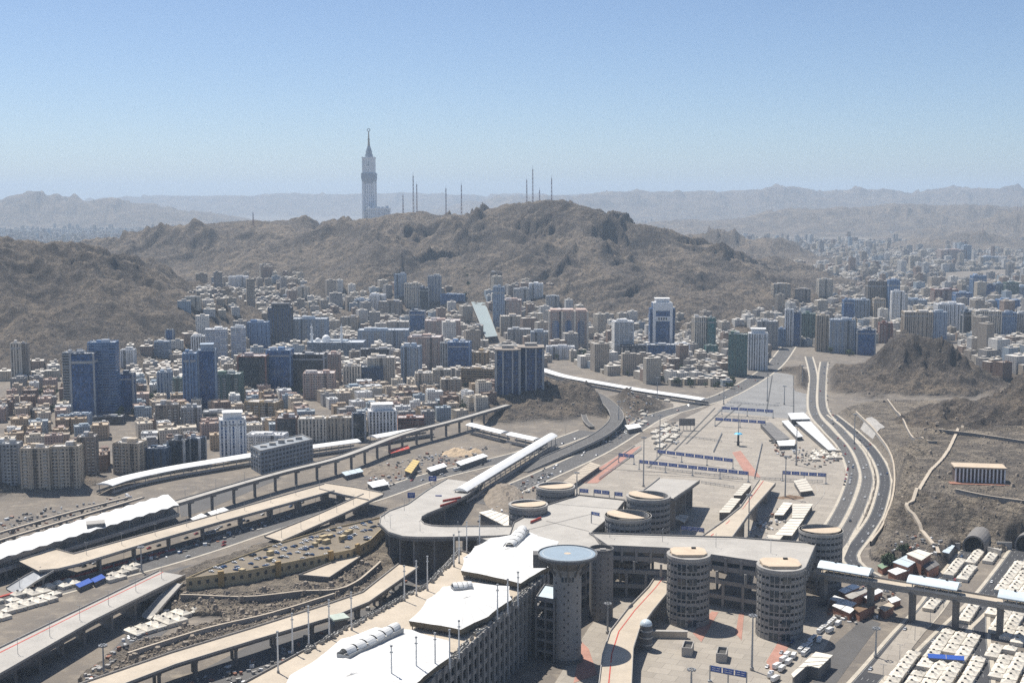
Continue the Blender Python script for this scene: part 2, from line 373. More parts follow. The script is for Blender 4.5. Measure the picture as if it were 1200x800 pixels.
def terrain(x, y):
    x = np.asarray(x, float); y = np.asarray(y, float)
    z = np.zeros_like(x); rock = np.zeros_like(x)
    for r in RIDGES:
        xs = [p[0] for p in r['p']]; ys = [p[1] for p in r['p']]; W = r['w']
        m = (x > min(xs) - W) & (x < max(xs) + W) & (y > min(ys) - W) & (y < max(ys) + W)
        if not m.any(): continue
        X, Y = x[m], y[m]; wl = r['wl']
        jx = (fbm(X, Y, wl, 3, 5) - .5) * W * .35; jy = (fbm(X, Y, wl, 3, 9) - .5) * W * .35
        d, (h, s_) = dist_line(X + jx, Y + jy, r['p'])
        t = np.clip(1 - d / W, 0, 1)
        n = fbm(X, Y, wl * .62, 6, 31, ridged=True) ** 1.5 * 1.25 - .5
        hh = np.maximum(h, 0) * (t ** r['pw']) * (1 + r['amp'] * n * (.1 + .9 * np.clip(d / (W * .4), 0, 1)) * 1.6)
        sw = max(38, W * .17); f_ = np.clip(d / (W * .22), 0, 1) * np.clip(t * 3, 0, 1)   # spurs and gullies running down from the crest
        g_ = fbm(s_ / sw + (fbm(X, Y, sw * 1.6, 3, 12) - .5) * 1.1, d / (sw * 5.5), 1.0, 3, 66, ridged=True, gain=.45)
        hh *= 1 + .8 * f_ * (g_ - .6)
        hh += np.minimum(1, t * 6) * ((fbm(X, Y, max(12, wl * .11), 5, 77, ridged=True, gain=.6) - .5) * min(9, W * .03) + (np.maximum(fbm(X, Y, max(9, wl * .05), 3, 101) - .52, 0)) * min(9, W * .03)) * np.clip(h / 60, .15, 1)
        hh = np.where(t > 0, hh, 0)
        z[m] = np.maximum(z[m], hh); rock[m] = np.maximum(rock[m], sstep((hh - 1.5) / 6))
    near = (y < 2400); near_i = np.nonzero(near)[0]; cut = np.zeros_like(x)
    if near.any():
        X, Y = x[near], y[near]; zz, rr = z[near], rock[near]
        for q in PLATEAUS:
            pl = q['poly']; W = q['w']
            m = (X > min(p[0] for p in pl) - W) & (X < max(p[0] for p in pl) + W) & (Y > min(p[1] for p in pl) - W) & (Y < max(p[1] for p in pl) + W)
            if not m.any(): continue
            d = dist_poly(X[m], Y[m], pl) + (fbm(X[m], Y[m], 26, 3, 3) - .5) * W * .3
            t = sstep(1 - d / W); edge = np.clip((d + 4) / 8, 0, 1)
            hh = q['z'] * t + np.minimum(t * 4, 1) * q['amp'] * (fbm(X[m], Y[m], 24 if q['z'] > 20 else 16, 5, 41, ridged=True) - .5) * (.15 + .85 * edge)
            st = 4.2; q_ = hh / st; hh = hh * .35 + .65 * st * (np.floor(q_) + sstep(np.clip((q_ - np.floor(q_)) * 2.2 - .6, 0, 1))) + (fbm(X[m], Y[m], 5, 3, 63, ridged=True) - .5) * 1.6 * np.minimum(t * 4, 1)
            cut[near_i[m]] = np.maximum(cut[near_i[m]], sstep((hh - .4) / 2.5) * (hh >= zz[m]))
            zz[m] = np.maximum(zz[m], hh); rr[m] = np.maximum(rr[m], sstep((hh - .4) / 2.5))
        flat = np.ones_like(X)
        for pts, hw in ROAD_CL:
            xs = [p[0] for p in pts]; ys = [p[1] for p in pts]
            m = (X > min(xs) - 60) & (X < max(xs) + 60) & (Y > min(ys) - 60) & (Y < max(ys) + 60)
            if m.any():
                d, _ = dist_line(X[m], Y[m], [(a, b) for a, b in pts])
                flat[m] = np.minimum(flat[m], sstep((d - hw - 1) / (16 if hw != 7.5 else 5)))
        z[near] = zz * flat; rock[near] = rr * (.2 + .8 * flat) * (flat > .02)
    terrain.cut = cut
    return z, rock
def hz(x, y): return float(terrain(np.array([x]), np.array([y]))[0][0])

# ------------------------------------------------------------------ traced centre lines of the ground roads (photo positions)
RD = {
 'highway_near': [(948, 418), (953, 440), (953, 480), (969, 503), (986, 521), (996, 540), (1000, 557), (993, 582), (982, 605), (968, 628), (955, 655)],
 'highway_mid': [(966, 424), (964, 440), (964, 478), (984, 503), (1005, 528), (1014, 549), (1016, 565), (1010, 586), (1001, 607), (988, 630), (976, 655)],
 'highway_far': [(975, 486), (999, 505), (1018, 523), (1031, 542), (1037, 562), (1034, 582), (1026, 606), (1010, 630), (996, 650), (1004, 664), (1024, 676)],
 'diagonal_road': [(560, 590), (640, 556), (700, 528), (742, 503), (771, 487), (817, 474), (859, 459), (905, 430), (925, 405)],
 'valley_road': [(-60, 724), (60, 692), (150, 668), (230, 645), (330, 612), (430, 584), (500, 560), (560, 545), (620, 530), (690, 505)],
 'tunnel_road': [(985, 830), (1018, 795), (1060, 745), (1090, 712), (1120, 668), (1139, 644)],
 'camp_road': [(1085, 830), (1062, 800), (1100, 755), (1150, 706), (1180, 668), (1198, 642)],
}
RDW = {'highway_near': 11, 'highway_mid': 11, 'highway_far': 11, 'diagonal_road': 26, 'valley_road': 26, 'tunnel_road': 15, 'camp_road': 15}
for k_, p_ in RD.items():
    q_ = [G(a, b)[:2] for a, b in p_]
    if k_ in ('tunnel_road', 'camp_road'):     # the portals stand in the hillside: the level strip stops short of them
        d_ = math.dist(q_[-1], q_[-2]); q_[-1] = tuple(q_[-1][i] + (q_[-2][i] - q_[-1][i]) * 9 / d_ for i in (0, 1))
    ROAD_CL.append((q_, RDW[k_] / 2))
ROAD_CL.append(([G(a, b)[:2] for a, b in [(685, 460), (708, 468), (722, 484), (712, 506), (680, 522), (600, 560), (540, 585)]], 8))
ROAD_CL.append(([G(a, b)[:2] for a, b in [(900, 440), (880, 520), (850, 600)]], 40))

# ------------------------------------------------------------------ the ground sheet
def make_ground():
    na = 900
    ang = np.linspace(R(-33), R(33), na)
    rad = np.concatenate([np.geomspace(380, 640, 60, endpoint=False), np.geomspace(640, 2400, 520, endpoint=False), np.geomspace(2400, 5000, 330, endpoint=False), np.geomspace(5000, 36000, 170)])
    T, Rr = np.meshgrid(np.tan(ang), rad)
    X, Y = T * Rr, Rr.copy()
    z, rock = terrain(X.ravel(), Y.ravel())
    cut = terrain.cut
    far = np.clip((Y.ravel() - 3500) / 4000, 0, 1)
    z += far * 22 * (fbm(X.ravel(), Y.ravel(), 1500, 4, 91) - .5)
    nr, n = len(rad), na
    v = np.column_stack([X.ravel(), Y.ravel(), z])
    i = np.arange(nr * n).reshape(nr, n)
    f = np.stack([i[:-1, :-1], i[:-1, 1:], i[1:, 1:], i[1:, :-1]], -1).reshape(-1, 4)
    me = bpy.data.meshes.new('ground')
    me.vertices.add(len(v)); me.vertices.foreach_set('co', v.ravel())
    me.loops.add(f.size); me.loops.foreach_set('vertex_index', f.ravel().astype(np.int32))
    me.polygons.add(len(f)); me.polygons.foreach_set('loop_start', np.arange(0, f.size, 4, dtype=np.int32))
    me.update(calc_edges=True)
    me.polygons.foreach_set('use_smooth', np.ones(len(f), bool))
    at = me.attributes.new('rock', 'FLOAT', 'POINT'); at.data.foreach_set('value', rock.astype(np.float32))
    ac = me.attributes.new('cut', 'FLOAT', 'POINT'); ac.data.foreach_set('value', cut.astype(np.float32))
    k = N('desert_ground'); p = k.pos()
    at_ = k.n('ShaderNodeAttribute', attribute_name='rock').outputs['Fac']
    # open dusty town ground
    g1 = k.mix(k.ramp(k.noise(.012, 6, .65, p), .35, .65), (.2, .17, .135), (.13, .115, .1))
    g1 = k.mix(k.ramp(k.noise(.06, 5, .7, p), .5, .7), g1, (.27, .23, .18))
    # rock: varnished brown, tan scree, dark outcrops
    r1 = k.mix(k.ramp(k.noise(.006, 7, .68, p, .4), .38, .62), (.09, .074, .062), (.285, .222, .155))
    r1 = k.mix(k.math('MULTIPLY', k.ramp(k.noise(.03, 6, .72, p, .3), .49, .58), .8), r1, (.075, .063, .055))
    r1 = k.mix(k.math('MULTIPLY', k.ramp(k.noise(.02, 6, .75, p, .6), .56, .64), .7), r1, (.23, .185, .135))
    r1 = k.mix(k.ramp(k.noise(.16, 5, .7, p), .5, .72), r1, (.25, .205, .155))
    r1 = k.mix(k.math('MULTIPLY', k.ramp(k.noise(.45, 4, .7, p), .52, .62), .75), r1, (.045, .04, .036))
    r1 = k.mix(k.math('MULTIPLY', k.ramp(k.noise(.09, 3, .6, p), .53, .6), .75), r1, (.05, .043, .038))
    r1 = k.mix(k.math('MULTIPLY', k.ramp(k.noise(.11, 3, .6, p, .5), .56, .63), .7), r1, (.25, .2, .147))
    nz_ = k.n('ShaderNodeSeparateXYZ'); k.l(k.n('ShaderNodeNewGeometry').outputs['True Normal'], nz_.inputs[0])   # steep faces are bare varnished rock, gentle ones tan scree
    r1 = k.mix(k.math('MULTIPLY', k.math('SUBTRACT', 1.0, k.ramp(nz_.outputs[2], .66, .8)), .55), r1, (.085, .072, .062))
    c1 = k.mix(k.ramp(k.noise(.03, 6, .7, p, .5), .42, .6), (.36, .3, .225), (.17, .142, .112))
    zz_ = k.n('ShaderNodeSeparateXYZ'); k.l(p, zz_.inputs[0]); band = k.math('FRACT', k.math('ADD', k.math('MULTIPLY', zz_.outputs[2], .24), k.math('MULTIPLY', k.noise(.05, 4, .6, p), 1.6)))
    c1 = k.mix(k.math('MULTIPLY', k.math('LESS_THAN', band, .22), .6), c1, (.1, .085, .07))
    c1 = k.mix(k.math('MULTIPLY', k.ramp(k.noise(.3, 4, .7, p), .52, .62), .7), c1, (.075, .064, .055))
    r1 = k.mix(k.n('ShaderNodeAttribute', attribute_name='cut').outputs['Fac'], r1, c1)
    k.l(k.mix(at_, g1, r1), k.b.inputs['Base Color']); k.b.inputs['Roughness'].default_value = .95
    bh = k.math('ADD', k.math('MULTIPLY', k.noise(.05, 8, .75, p), 8.0), k.math('MULTIPLY', k.noise(.4, 4, .7, p), 1.5))
    k.bump(k.math('MULTIPLY', bh, k.math('ADD', k.math('MULTIPLY', at_, .9), .05)), 1.6)
    me.materials.append(k.mat)
    o = bpy.data.objects.new('ground', me); C.objects.link(o); tag(o, 'dusty valley floor with rocky brown desert mountains rising from it', 'ground', kind='structure')
make_ground()

# ------------------------------------------------------------------ the air
def make_haze():
    b = MB(); b.prism([(-26000, -700), (26000, -700), (26000, 38000), (-26000, 38000)], -40, 700, bottom=True)
    m = bpy.data.materials.new('haze'); m.use_nodes = True; t = m.node_tree; t.nodes.clear()
    o_ = t.nodes.new('ShaderNodeOutputMaterial'); pv = t.nodes.new('ShaderNodeVolumePrincipled')
    pv.inputs['Color'].default_value = (.64, .80, .98, 1); pv.inputs['Density'].default_value = HAZE_DENSITY; pv.inputs['Anisotropy'].default_value = 0.1
    t.links.new(pv.outputs[0], o_.inputs['Volume'])
    o = b.build('haze', m); tag(o, 'thin blue desert haze filling the valley air', 'haze', kind='stuff')
make_haze()

# ------------------------------------------------------------------ sheets, roads, raised decks
def sheet(name, px, z, mat, label, cat='pavement'):
    b = MB(); P = [G(a, c, 0)[:2] for a, c in px]; b.prism(P, z - .6, z, side=True)
    return tag(b.build(name, mat), label, cat, kind='structure')
def smooth_line(P, step=12.0):
    """Catmull-Rom through 2-D/3-D points, resampled"""
    out = []
    n = len(P)
    for i in range(n - 1):
        p0, p1, p2, p3 = P[max(i - 1, 0)], P[i], P[i + 1], P[min(i + 2, n - 1)]
        L = math.dist(p1[:2], p2[:2]); k = max(2, int(L / step))
        for j in range(k):
            t = j / k
            out.append(tuple(.5 * (2 * b + (c - a) * t + (2 * a - 5 * b + 4 * c - d) * t * t + (3 * b - a - 3 * c + d) * t ** 3) for a, b, c, d in zip(p0, p1, p2, p3)))
    out.append(tuple(P[-1])); return out
def offset(P, d):
    out = []
    for i, p in enumerate(P):
        a, b = P[max(i - 1, 0)], P[min(i + 1, len(P) - 1)]
        dx, dy = b[0] - a[0], b[1] - a[1]; L = math.hypot(dx, dy) or 1
        out.append((p[0] - dy / L * d, p[1] + dx / L * d) + tuple(p[2:]))
    return out
def ribbon(b, P, w0, w1, z, m=0, th=0.0):
    """flat strip between offsets w0 < w1 of P (to its own right is negative)"""
    l, r = offset(P, w1), offset(P, w0)
    for i in range(len(P) - 1):
        zz = lambda q: (q[2] if len(q) > 2 else 0) + z
        a, c, d, e = r[i], r[i + 1], l[i + 1], l[i]
        b.face([(a[0], a[1], zz(a)), (c[0], c[1], zz(c)), (d[0], d[1], zz(d)), (e[0], e[1], zz(e))], m)
        if th:
            b.face([(a[0], a[1], zz(a) - th), (c[0], c[1], zz(c) - th), (c[0], c[1], zz(c)), (a[0], a[1], zz(a))], m)
            b.face([(d[0], d[1], zz(d) - th), (e[0], e[1], zz(e) - th), (e[0], e[1], zz(e)), (d[0], d[1], zz(d))], m)
            b.face([(e[0], e[1], zz(e) - th), (d[0], d[1], zz(d) - th), (c[0], c[1], zz(c) - th), (a[0], a[1], zz(a) - th)], m)
def dashes(b, P, off, wd, z, m, on=4, gap=8, solid=False):
    Q = offset(smooth_line(P, 4 if not solid else 10), off); acc = 0
    for p, q in zip(Q[:-1], Q[1:]):
        L = math.dist(p[:2], q[:2])
        if solid or (acc % (on + gap)) < on: ribbon(b, [p, q], -wd / 2, wd / 2, z, m)
        acc += L
def road(name, px, wd, label, lanes=3, mat=None, z=.12, kerb=True):
    P = smooth_line([G(a, c)[:2] for a, c in px]); b = MB()
    ribbon(b, P, -wd / 2, wd / 2, z, 0, .5)
    for i in range(1, lanes): dashes(b, P, -wd / 2 + wd * i / lanes, .2, z + .03, 1, 3, 9)
    for s in (-1, 1): dashes(b, P, s * (wd / 2 - .6), .2, z + .03, 1, solid=True)
    o = tag(b.build(name, [mat or asphalt, mark_m]), label, 'road', kind='structure')
    if kerb:
        for s in (-1, 1):
            k = MB(); ribbon(k, offset(P, s * (wd / 2 + 1.3)), -1.3, 1.3, z + .14, 0, .6)
            k.build('kerb', kerb_m, o)
    return o
def piers(b, pts, wd, zb=-2, r=1.1, m=0, cols=2, cap=True):
    for (x, y, z), (dx, dy) in pts:
        nx, ny = -dy, dx
        offs = [0] if cols == 1 else [(-.5 + i / (cols - 1)) * wd * .62 for i in range(cols)]
        for o_ in offs: b.cyl(x + nx * o_, y + ny * o_, zb, z, r, n=8, m=m, cap=False)
        if cap: b.bar((x - nx * wd * .42, y - ny * wd * .42, z - .8), (x + nx * wd * .42, y + ny * wd * .42, z - .8), 2 * r, 1.7, m)
def viaduct(name, label, cat, P, wd, th=1.6, mat=None, par=1.1, every=30, pr=1.1, cols=2, side_mat=None, stripe=None, skip=(0, 0), pier_mat=None, step=12, road_marks=0, group=None):
    """raised deck along 3-D centre points: deck, two parapets, and its piers each a part"""
    P = smooth_line(P, step); t = thing(name, label, cat, (P[0][0], P[0][1], 0), group)
    b = MB(); ribbon(b, P, -wd / 2, wd / 2, 0, 0)
    if stripe: ribbon(b, P, stripe[0] - stripe[1] / 2, stripe[0] + stripe[1] / 2, .05, 1)
    for i in range(1, road_marks): dashes(b, P, -wd / 2 + wd * i / road_marks, .2, .05, 2, 3, 9)
    b.build('deck', [mat or deck_tan, red_m, mark_m], t)
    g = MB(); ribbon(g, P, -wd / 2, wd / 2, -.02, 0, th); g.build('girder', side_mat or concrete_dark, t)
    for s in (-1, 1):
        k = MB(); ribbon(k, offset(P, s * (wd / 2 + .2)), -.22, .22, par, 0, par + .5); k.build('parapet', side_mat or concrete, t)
    acc = every * .5; L = 0
    tot = sum(math.dist(p[:2], q[:2]) for p, q in zip(P[:-1], P[1:]))
    for p, q in zip(P[:-1], P[1:]):
        l = math.dist(p[:2], q[:2])
        while acc <= L + l:
            f = (acc - L) / l; x, y, z = (p[i] + (q[i] - p[i]) * f for i in range(3))
            if skip[0] < acc < tot - skip[1] and z > 4:
                k = MB(); piers(k, [((x, y, z - th), ((q[0] - p[0]) / l, (q[1] - p[1]) / l))], wd, -3, pr, cols=cols); k.build('pier', pier_mat or concrete_grey, t)
            acc += every
        L += l
    return t
def deck_lr(name, label, cat, L, Rr, z, th=1.6, mat=None, par=1.1, pier_rows=(), side_mat=None, stripe=None, wall=False, close=(True, True), pr=1.1):
    """raised deck traced by its two edges (photo positions at deck level z or a list of levels)"""
    n = len(L); zs = z if isinstance(z, (list, tuple)) else [z] * n
    Lw = [G(a, c, h) for (a, c), h in zip(L, zs)]; Rw = [G(a, c, h) for (a, c), h in zip(Rr, zs)]
    t = thing(name, label, cat, (Lw[0][0], Lw[0][1], 0)); b = MB(); g = MB()
    for i in range(n - 1):
        a, c, d, e = Rw[i], Rw[i + 1], Lw[i + 1], Lw[i]
        pts = [a, c, d, e]
        nz = (c[0] - a[0]) * (d[1] - a[1]) - (c[1] - a[1]) * (d[0] - a[0])
        if nz < 0: pts = pts[::-1]
        b.face(pts)
        if stripe is not None:
            s0, s1 = stripe - .022, stripe + .022
            ip = lambda u, v, s: tuple(u[k] + (v[k] - u[k]) * s + (.05 if k == 2 else 0) for k in range(3))
            b.face([ip(Lw[i], Rw[i], s0), ip(Lw[i], Rw[i], s1), ip(Lw[i + 1], Rw[i + 1], s1), ip(Lw[i + 1], Rw[i + 1], s0)], 1)
        for (p, q) in ((a, c), (e, d)):
            g.face([(p[0], p[1], p[2] - th), (q[0], q[1], q[2] - th), (q[0], q[1], q[2] - .02), (p[0], p[1], p[2] - .02)])
        g.face([(p[0], p[1], p[2] - th) for p in pts])
    for i in (0, n - 1):
        p, q = Lw[i], Rw[i]; g.face([(p[0], p[1], p[2] - th), (q[0], q[1], q[2] - th), (q[0], q[1], q[2] - .02), (p[0], p[1], p[2] - .02)])
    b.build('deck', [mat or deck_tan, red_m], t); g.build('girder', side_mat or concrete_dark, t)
    for E in (Lw, Rw):
        k = MB(); ribbon(k, E, -.25, .25, par, 0, par + .4); k.build('parapet', side_mat or concrete, t)
    for i, f in pier_rows:                     # i: segment, f: share along it
        p = [Lw[i][k] + (Lw[i + 1][k] - Lw[i][k]) * f for k in range(3)]; q = [Rw[i][k] + (Rw[i + 1][k] - Rw[i][k]) * f for k in range(3)]
        k = MB()
        if wall:
            a = Vector(p).lerp(Vector(q), .12); c = Vector(p).lerp(Vector(q), .88)
            k.bar((a.x, a.y, (a.z - th) / 2 - 1), (c.x, c.y, (c.z - th) / 2 - 1), 1.6, a.z - th + 2)
        else:
            for s in (.18, .82):
                a = Vector(p).lerp(Vector(q), s); k.cyl(a.x, a.y, -3, a.z - th, pr, n=8, cap=False)
            a = Vector(p).lerp(Vector(q), .08); c = Vector(p).lerp(Vector(q), .92)
            k.bar((a.x, a.y, a.z - th - .8), (c.x, c.y, c.z - th - .8), 2 * pr, 1.6)
        k.build('pier', concrete_grey, t)
    return t
def GT(px, py, y0=550, y1=2600):               # first point of the terrain along a sight line
    d = ray(px, py); Y = np.linspace(y0, y1, 1600); x = d[0] / d[1] * Y; zr = CAMZ + d[2] / d[1] * Y
    zt = terrain(x, Y)[0]; i = int(np.argmax(zr <= zt)) if (zr <= zt).any() else len(Y) - 1
    return (x[i], Y[i], zt[i])
def span(a, b): return [(a[0] + (b[0] - a[0]) * i, a[1] + (b[1] - a[1]) * i) for i in (0, 1)]
# ------------------------------------------------------------------ pavements and roads
sheet('plaza_pavement', [(604, 640), (640, 590), (668, 566), (700, 548), (742, 522), (790, 496), (850, 467), (905, 435), (946, 430), (947, 482), (962, 505), (980, 525), (990, 545), (990, 560), (984, 582), (970, 610), (950, 640), (930, 668), (700, 668)], .06, plaza_m, 'broad pale paved esplanade with sign gantries', 'plaza')
sheet('forecourt_pavement', [(640, 960), (650, 800), (690, 735), (720, 700), (960, 700), (985, 726), (960, 770), (925, 812), (900, 960)], .06, plaza_m, 'grey paved forecourt below the long bridge building', 'plaza')
grey_grid = simple('dark_paving', (.23, .225, .215), .85, .22, .03, .5, stain=(.17, .165, .16))
sheet('upper_plaza', [(880, 448), (905, 436), (944, 432), (945, 482), (938, 492), (840, 482)], .12, grey_grid, 'darker paved upper end of the esplanade', 'plaza')
for i_, px_ in enumerate([[(732, 529), (752, 522), (700, 566), (674, 566)], [(858, 530), (868, 528), (892, 560), (874, 556)], [(700, 790), (690, 760), (682, 752), (672, 800)], [(812, 742), (834, 716), (842, 717), (822, 752)], [(862, 742), (866, 718), (872, 718), (869, 750)], [(898, 775), (912, 752), (925, 756), (905, 790)]]):
    sheet('red_paving', px_, .2 + .01 * i_, pink_pave, ['long faded red paving strip crossing the esplanade beside the masts', 'small red paved wedge beside the cyan disc mast', 'red paving patch at the foot of the helipad tower', 'red paved strip running out from the wide round ramp tower', 'red paved strip running out from between the round ramp towers', 'red paving patch below the round ramp tower with windows'][i_], 'paving')
sheet('truck_lot', [(958, 772), (1000, 735), (1012, 722), (1032, 730), (1008, 762), (980, 800), (950, 820)], .1, asphalt_pale, 'worn asphalt truck yard beside the tunnel road', 'yard')
sheet('valley_yard', [(150, 680), (250, 655), (320, 630), (300, 660), (220, 690), (170, 700)], .1, asphalt_pale, 'worn asphalt yard above the pale bridge deck', 'yard')
sheet('depot_yard', [(210, 590), (290, 560), (318, 556), (330, 560), (240, 598), (212, 606)], .1, asphalt_pale, 'grey tarmac field between the long canopy and the rail viaduct', 'yard')
sheet('junction_yard', [(752, 478), (800, 462), (830, 466), (770, 500), (742, 506)], .1, plaza_m, 'pale paved junction below the long white canopy', 'yard')
road('highway', RD['highway_near'], 11, 'inner carriageway of the curved highway beside the esplanade', 3, asphalt_pale)
road('highway', RD['highway_mid'], 11, 'middle carriageway of the curved highway between pale medians', 3, asphalt_pale, .16)
road('highway', RD['highway_far'], 11, 'outer dark carriageway of the highway below the rocky slope', 2, asphalt, .2)
road('diagonal_road', RD['diagonal_road'], 26, 'wide straight road running past the esplanade to the tower district', 6, asphalt_pale, .14)
road('valley_road', RD['valley_road'], 26, 'broad road through the valley beside the rail viaduct', 7, asphalt_pale, .1)
road('tunnel_road', RD['tunnel_road'], 14, 'dark asphalt road leading into the first tunnel', 4, asphalt, .14)
road('camp_road', RD['camp_road'], 14, 'dark asphalt road between tents leading to the second tunnel', 4, asphalt, .18)
road('service_road', [(1150, 830), (1152, 790), (1148, 750), (1148, 715)], 9, 'narrow service road between tent blocks', 2, asphalt, .22)
road('side_road', [(906, 600), (950, 566), (962, 576), (945, 600), (930, 640)], 8, 'short side road between white sheds and the highway', 2, plaza_m, .24, kerb=False)
b = MB()
for a_, c_ in [((744, 522), (686, 566)), ((800, 506), (760, 548)), ((838, 478), (790, 528)), ((850, 476), (804, 520)), ((868, 474), (838, 500)), ((905, 440), (898, 484)), ((930, 436), (930, 486))]:
    ribbon(b, [G(*a_)[:2], G(*c_)[:2]], -.9, .9, .3)
for a_, c_ in [((735, 552), (872, 556)), ((752, 556), (880, 562)), ((690, 548), (754, 552))]:
    ribbon(b, [G(*a_)[:2], G(*c_)[:2]], -.4, .4, .3)
tag(b.build('drain_line', simple('drain', (.07, .07, .068), .8)), 'thin dark drain lines ruled across the esplanade', 'drain', kind='structure')
sheet('lower_yard', [(110, 850), (300, 752), (390, 730), (482, 674), (512, 644), (545, 640), (405, 745), (335, 790), (270, 870)], .1, asphalt_pale, 'shaded asphalt yard between the long ramp and the white roofs', 'yard')  # grey floor; its dark tone also deepens the shade under the ramp
sheet('under_bridge_yard', [(40, 850), (95, 800), (150, 742), (212, 700), (228, 712), (180, 752), (122, 794), (80, 860)], .1, asphalt_pale, 'shaded asphalt yard beside the pale bridge deck', 'yard')  # dark asphalt sheet laid to deepen the shade below the bridge deck
b = MB()
for a_, c_ in [((1060, 752), (1098, 706)), ((1030, 790), (1060, 752))]: ribbon(b, [G(*a_)[:2], G(*c_)[:2]], -7, 7, .3, 0, .6)
tag(b.build('median', plaza_m), 'paved pale median between the tunnel road and camp road', 'median', kind='structure')

# ------------------------------------------------------------------ storeyed concrete blocks
def floors_block(name, label, cat, poly, z0, zs, spandrel=2.6, every=9.0, col=1.6, wallm=None, roofm=None, infill=(), core=6.0, par=1.2, t=None, top=True):
    """open floors: a slab with a spandrel per level, columns round the edge, an inner core; every column a part"""
    a = sum(poly[i][0] * poly[(i + 1) % len(poly)][1] - poly[(i + 1) % len(poly)][0] * poly[i][1] for i in range(len(poly)))
    if a < 0: poly = poly[::-1]
    cx = sum(p[0] for p in poly) / len(poly); cyy = sum(p[1] for p in poly) / len(poly)
    t = t or thing(name, label, cat, (cx, cyy, z0)); wm = wallm or concrete_grey
    n = len(poly)
    def inset(d):
        out = []
        for i in range(n):
            p, q, r = poly[i - 1], poly[i], poly[(i + 1) % n]
            e1 = Vector((q[0] - p[0], q[1] - p[1])).normalized(); e2 = Vector((r[0] - q[0], r[1] - q[1])).normalized()
            n1, n2 = Vector((-e1.y, e1.x)), Vector((-e2.y, e2.x)); bi = (n1 + n2); bi = bi / max(.3, bi.dot(n1))
            out.append((q[0] + bi.x * d, q[1] + bi.y * d))
        return out
    for k, z in enumerate(zs):
        b = MB(); b.prism(poly, z - spandrel, z - .05, bottom=True, top=True); b.build('floor_slab', wm, t)
    if top:
        b = MB(); b.prism(inset(.8), zs[-1] - .05, zs[-1] + .1); b.build('roof_deck', roofm or deck_grey, t)
        b = MB()
        for i in range(n):
            p, q = poly[i], poly[(i + 1) % n]; ribbon(b, [p, q], .05, .5, zs[-1] + par, 0, par + .3)
        b.build('parapet', wm, t)
    if core:
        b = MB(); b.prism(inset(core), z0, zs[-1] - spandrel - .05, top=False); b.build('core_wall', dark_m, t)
    for k in infill:
        lo = zs[k - 1] if k else z0
        b = MB(); b.prism(inset(1.4), lo, zs[k] - spandrel, top=False); b.build('glazing', glass_m, t)
    for i in range(n):
        p, q = poly[i], poly[(i + 1) % n]; L = math.dist(p, q); m = max(1, round(L / every))
        rz = math.atan2(q[1] - p[1], q[0] - p[0])
        for j in range(m):
            f = j / m; nx, ny = -(q[1] - p[1]) / L, (q[0] - p[0]) / L
            x, y = p[0] + (q[0] - p[0]) * f + nx * .35, p[1] + (q[1] - p[1]) * f + ny * .35
            b = MB(); b.box(x, y, z0 - 1, col, col, zs[-1] - z0 + .6, rz); b.build('column', wm, t)
    return t
# ------------------------------------------------------------------ the long bridge building with its white roofs
ROOF = 42.0
NL, NR = (-178, 545), (-70.5, 545)
FR, FL = (24, 817), (-38, 872)
M1, M2 = (-122, 658), (-55, 794)
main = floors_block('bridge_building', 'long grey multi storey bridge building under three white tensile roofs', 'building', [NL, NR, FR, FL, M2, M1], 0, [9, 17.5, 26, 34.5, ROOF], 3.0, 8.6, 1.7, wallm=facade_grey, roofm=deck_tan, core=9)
# vertical fins with paired openings along the shaded long side
dirv = Vector((FR[0] - NR[0], FR[1] - NR[1])).normalized(); nv = Vector((dirv.y, -dirv.x))
b = MB(); Ltot = math.dist(NR, FR)
for i in range(int(Ltot / 8.6) + 1):
    s_ = i * 8.6; x, y = NR[0] + dirv.x * s_ + nv.x * .4, NR[1] + dirv.y * s_ + nv.y * .4
    b.box(x, y, 0, 1.3, 1.5, ROOF + 1.5, math.atan2(dirv.y, dirv.x))
b.build('facade_fin', facade_grey, main)
for k_ in range(5):
    b = MB(); z0_ = [0, 9, 17.5, 26, 34.5][k_]
    for i in range(int(Ltot / 8.6)):
        for o_ in (4.3,):
            s_ = i * 8.6 + o_; x, y = NR[0] + dirv.x * s_ - nv.x * .9, NR[1] + dirv.y * s_ - nv.y * .9
            b.box(x, y, z0_, .9, .5, 6.2, math.atan2(dirv.y, dirv.x))
    b.build('wall_panel', concrete_dark, main)

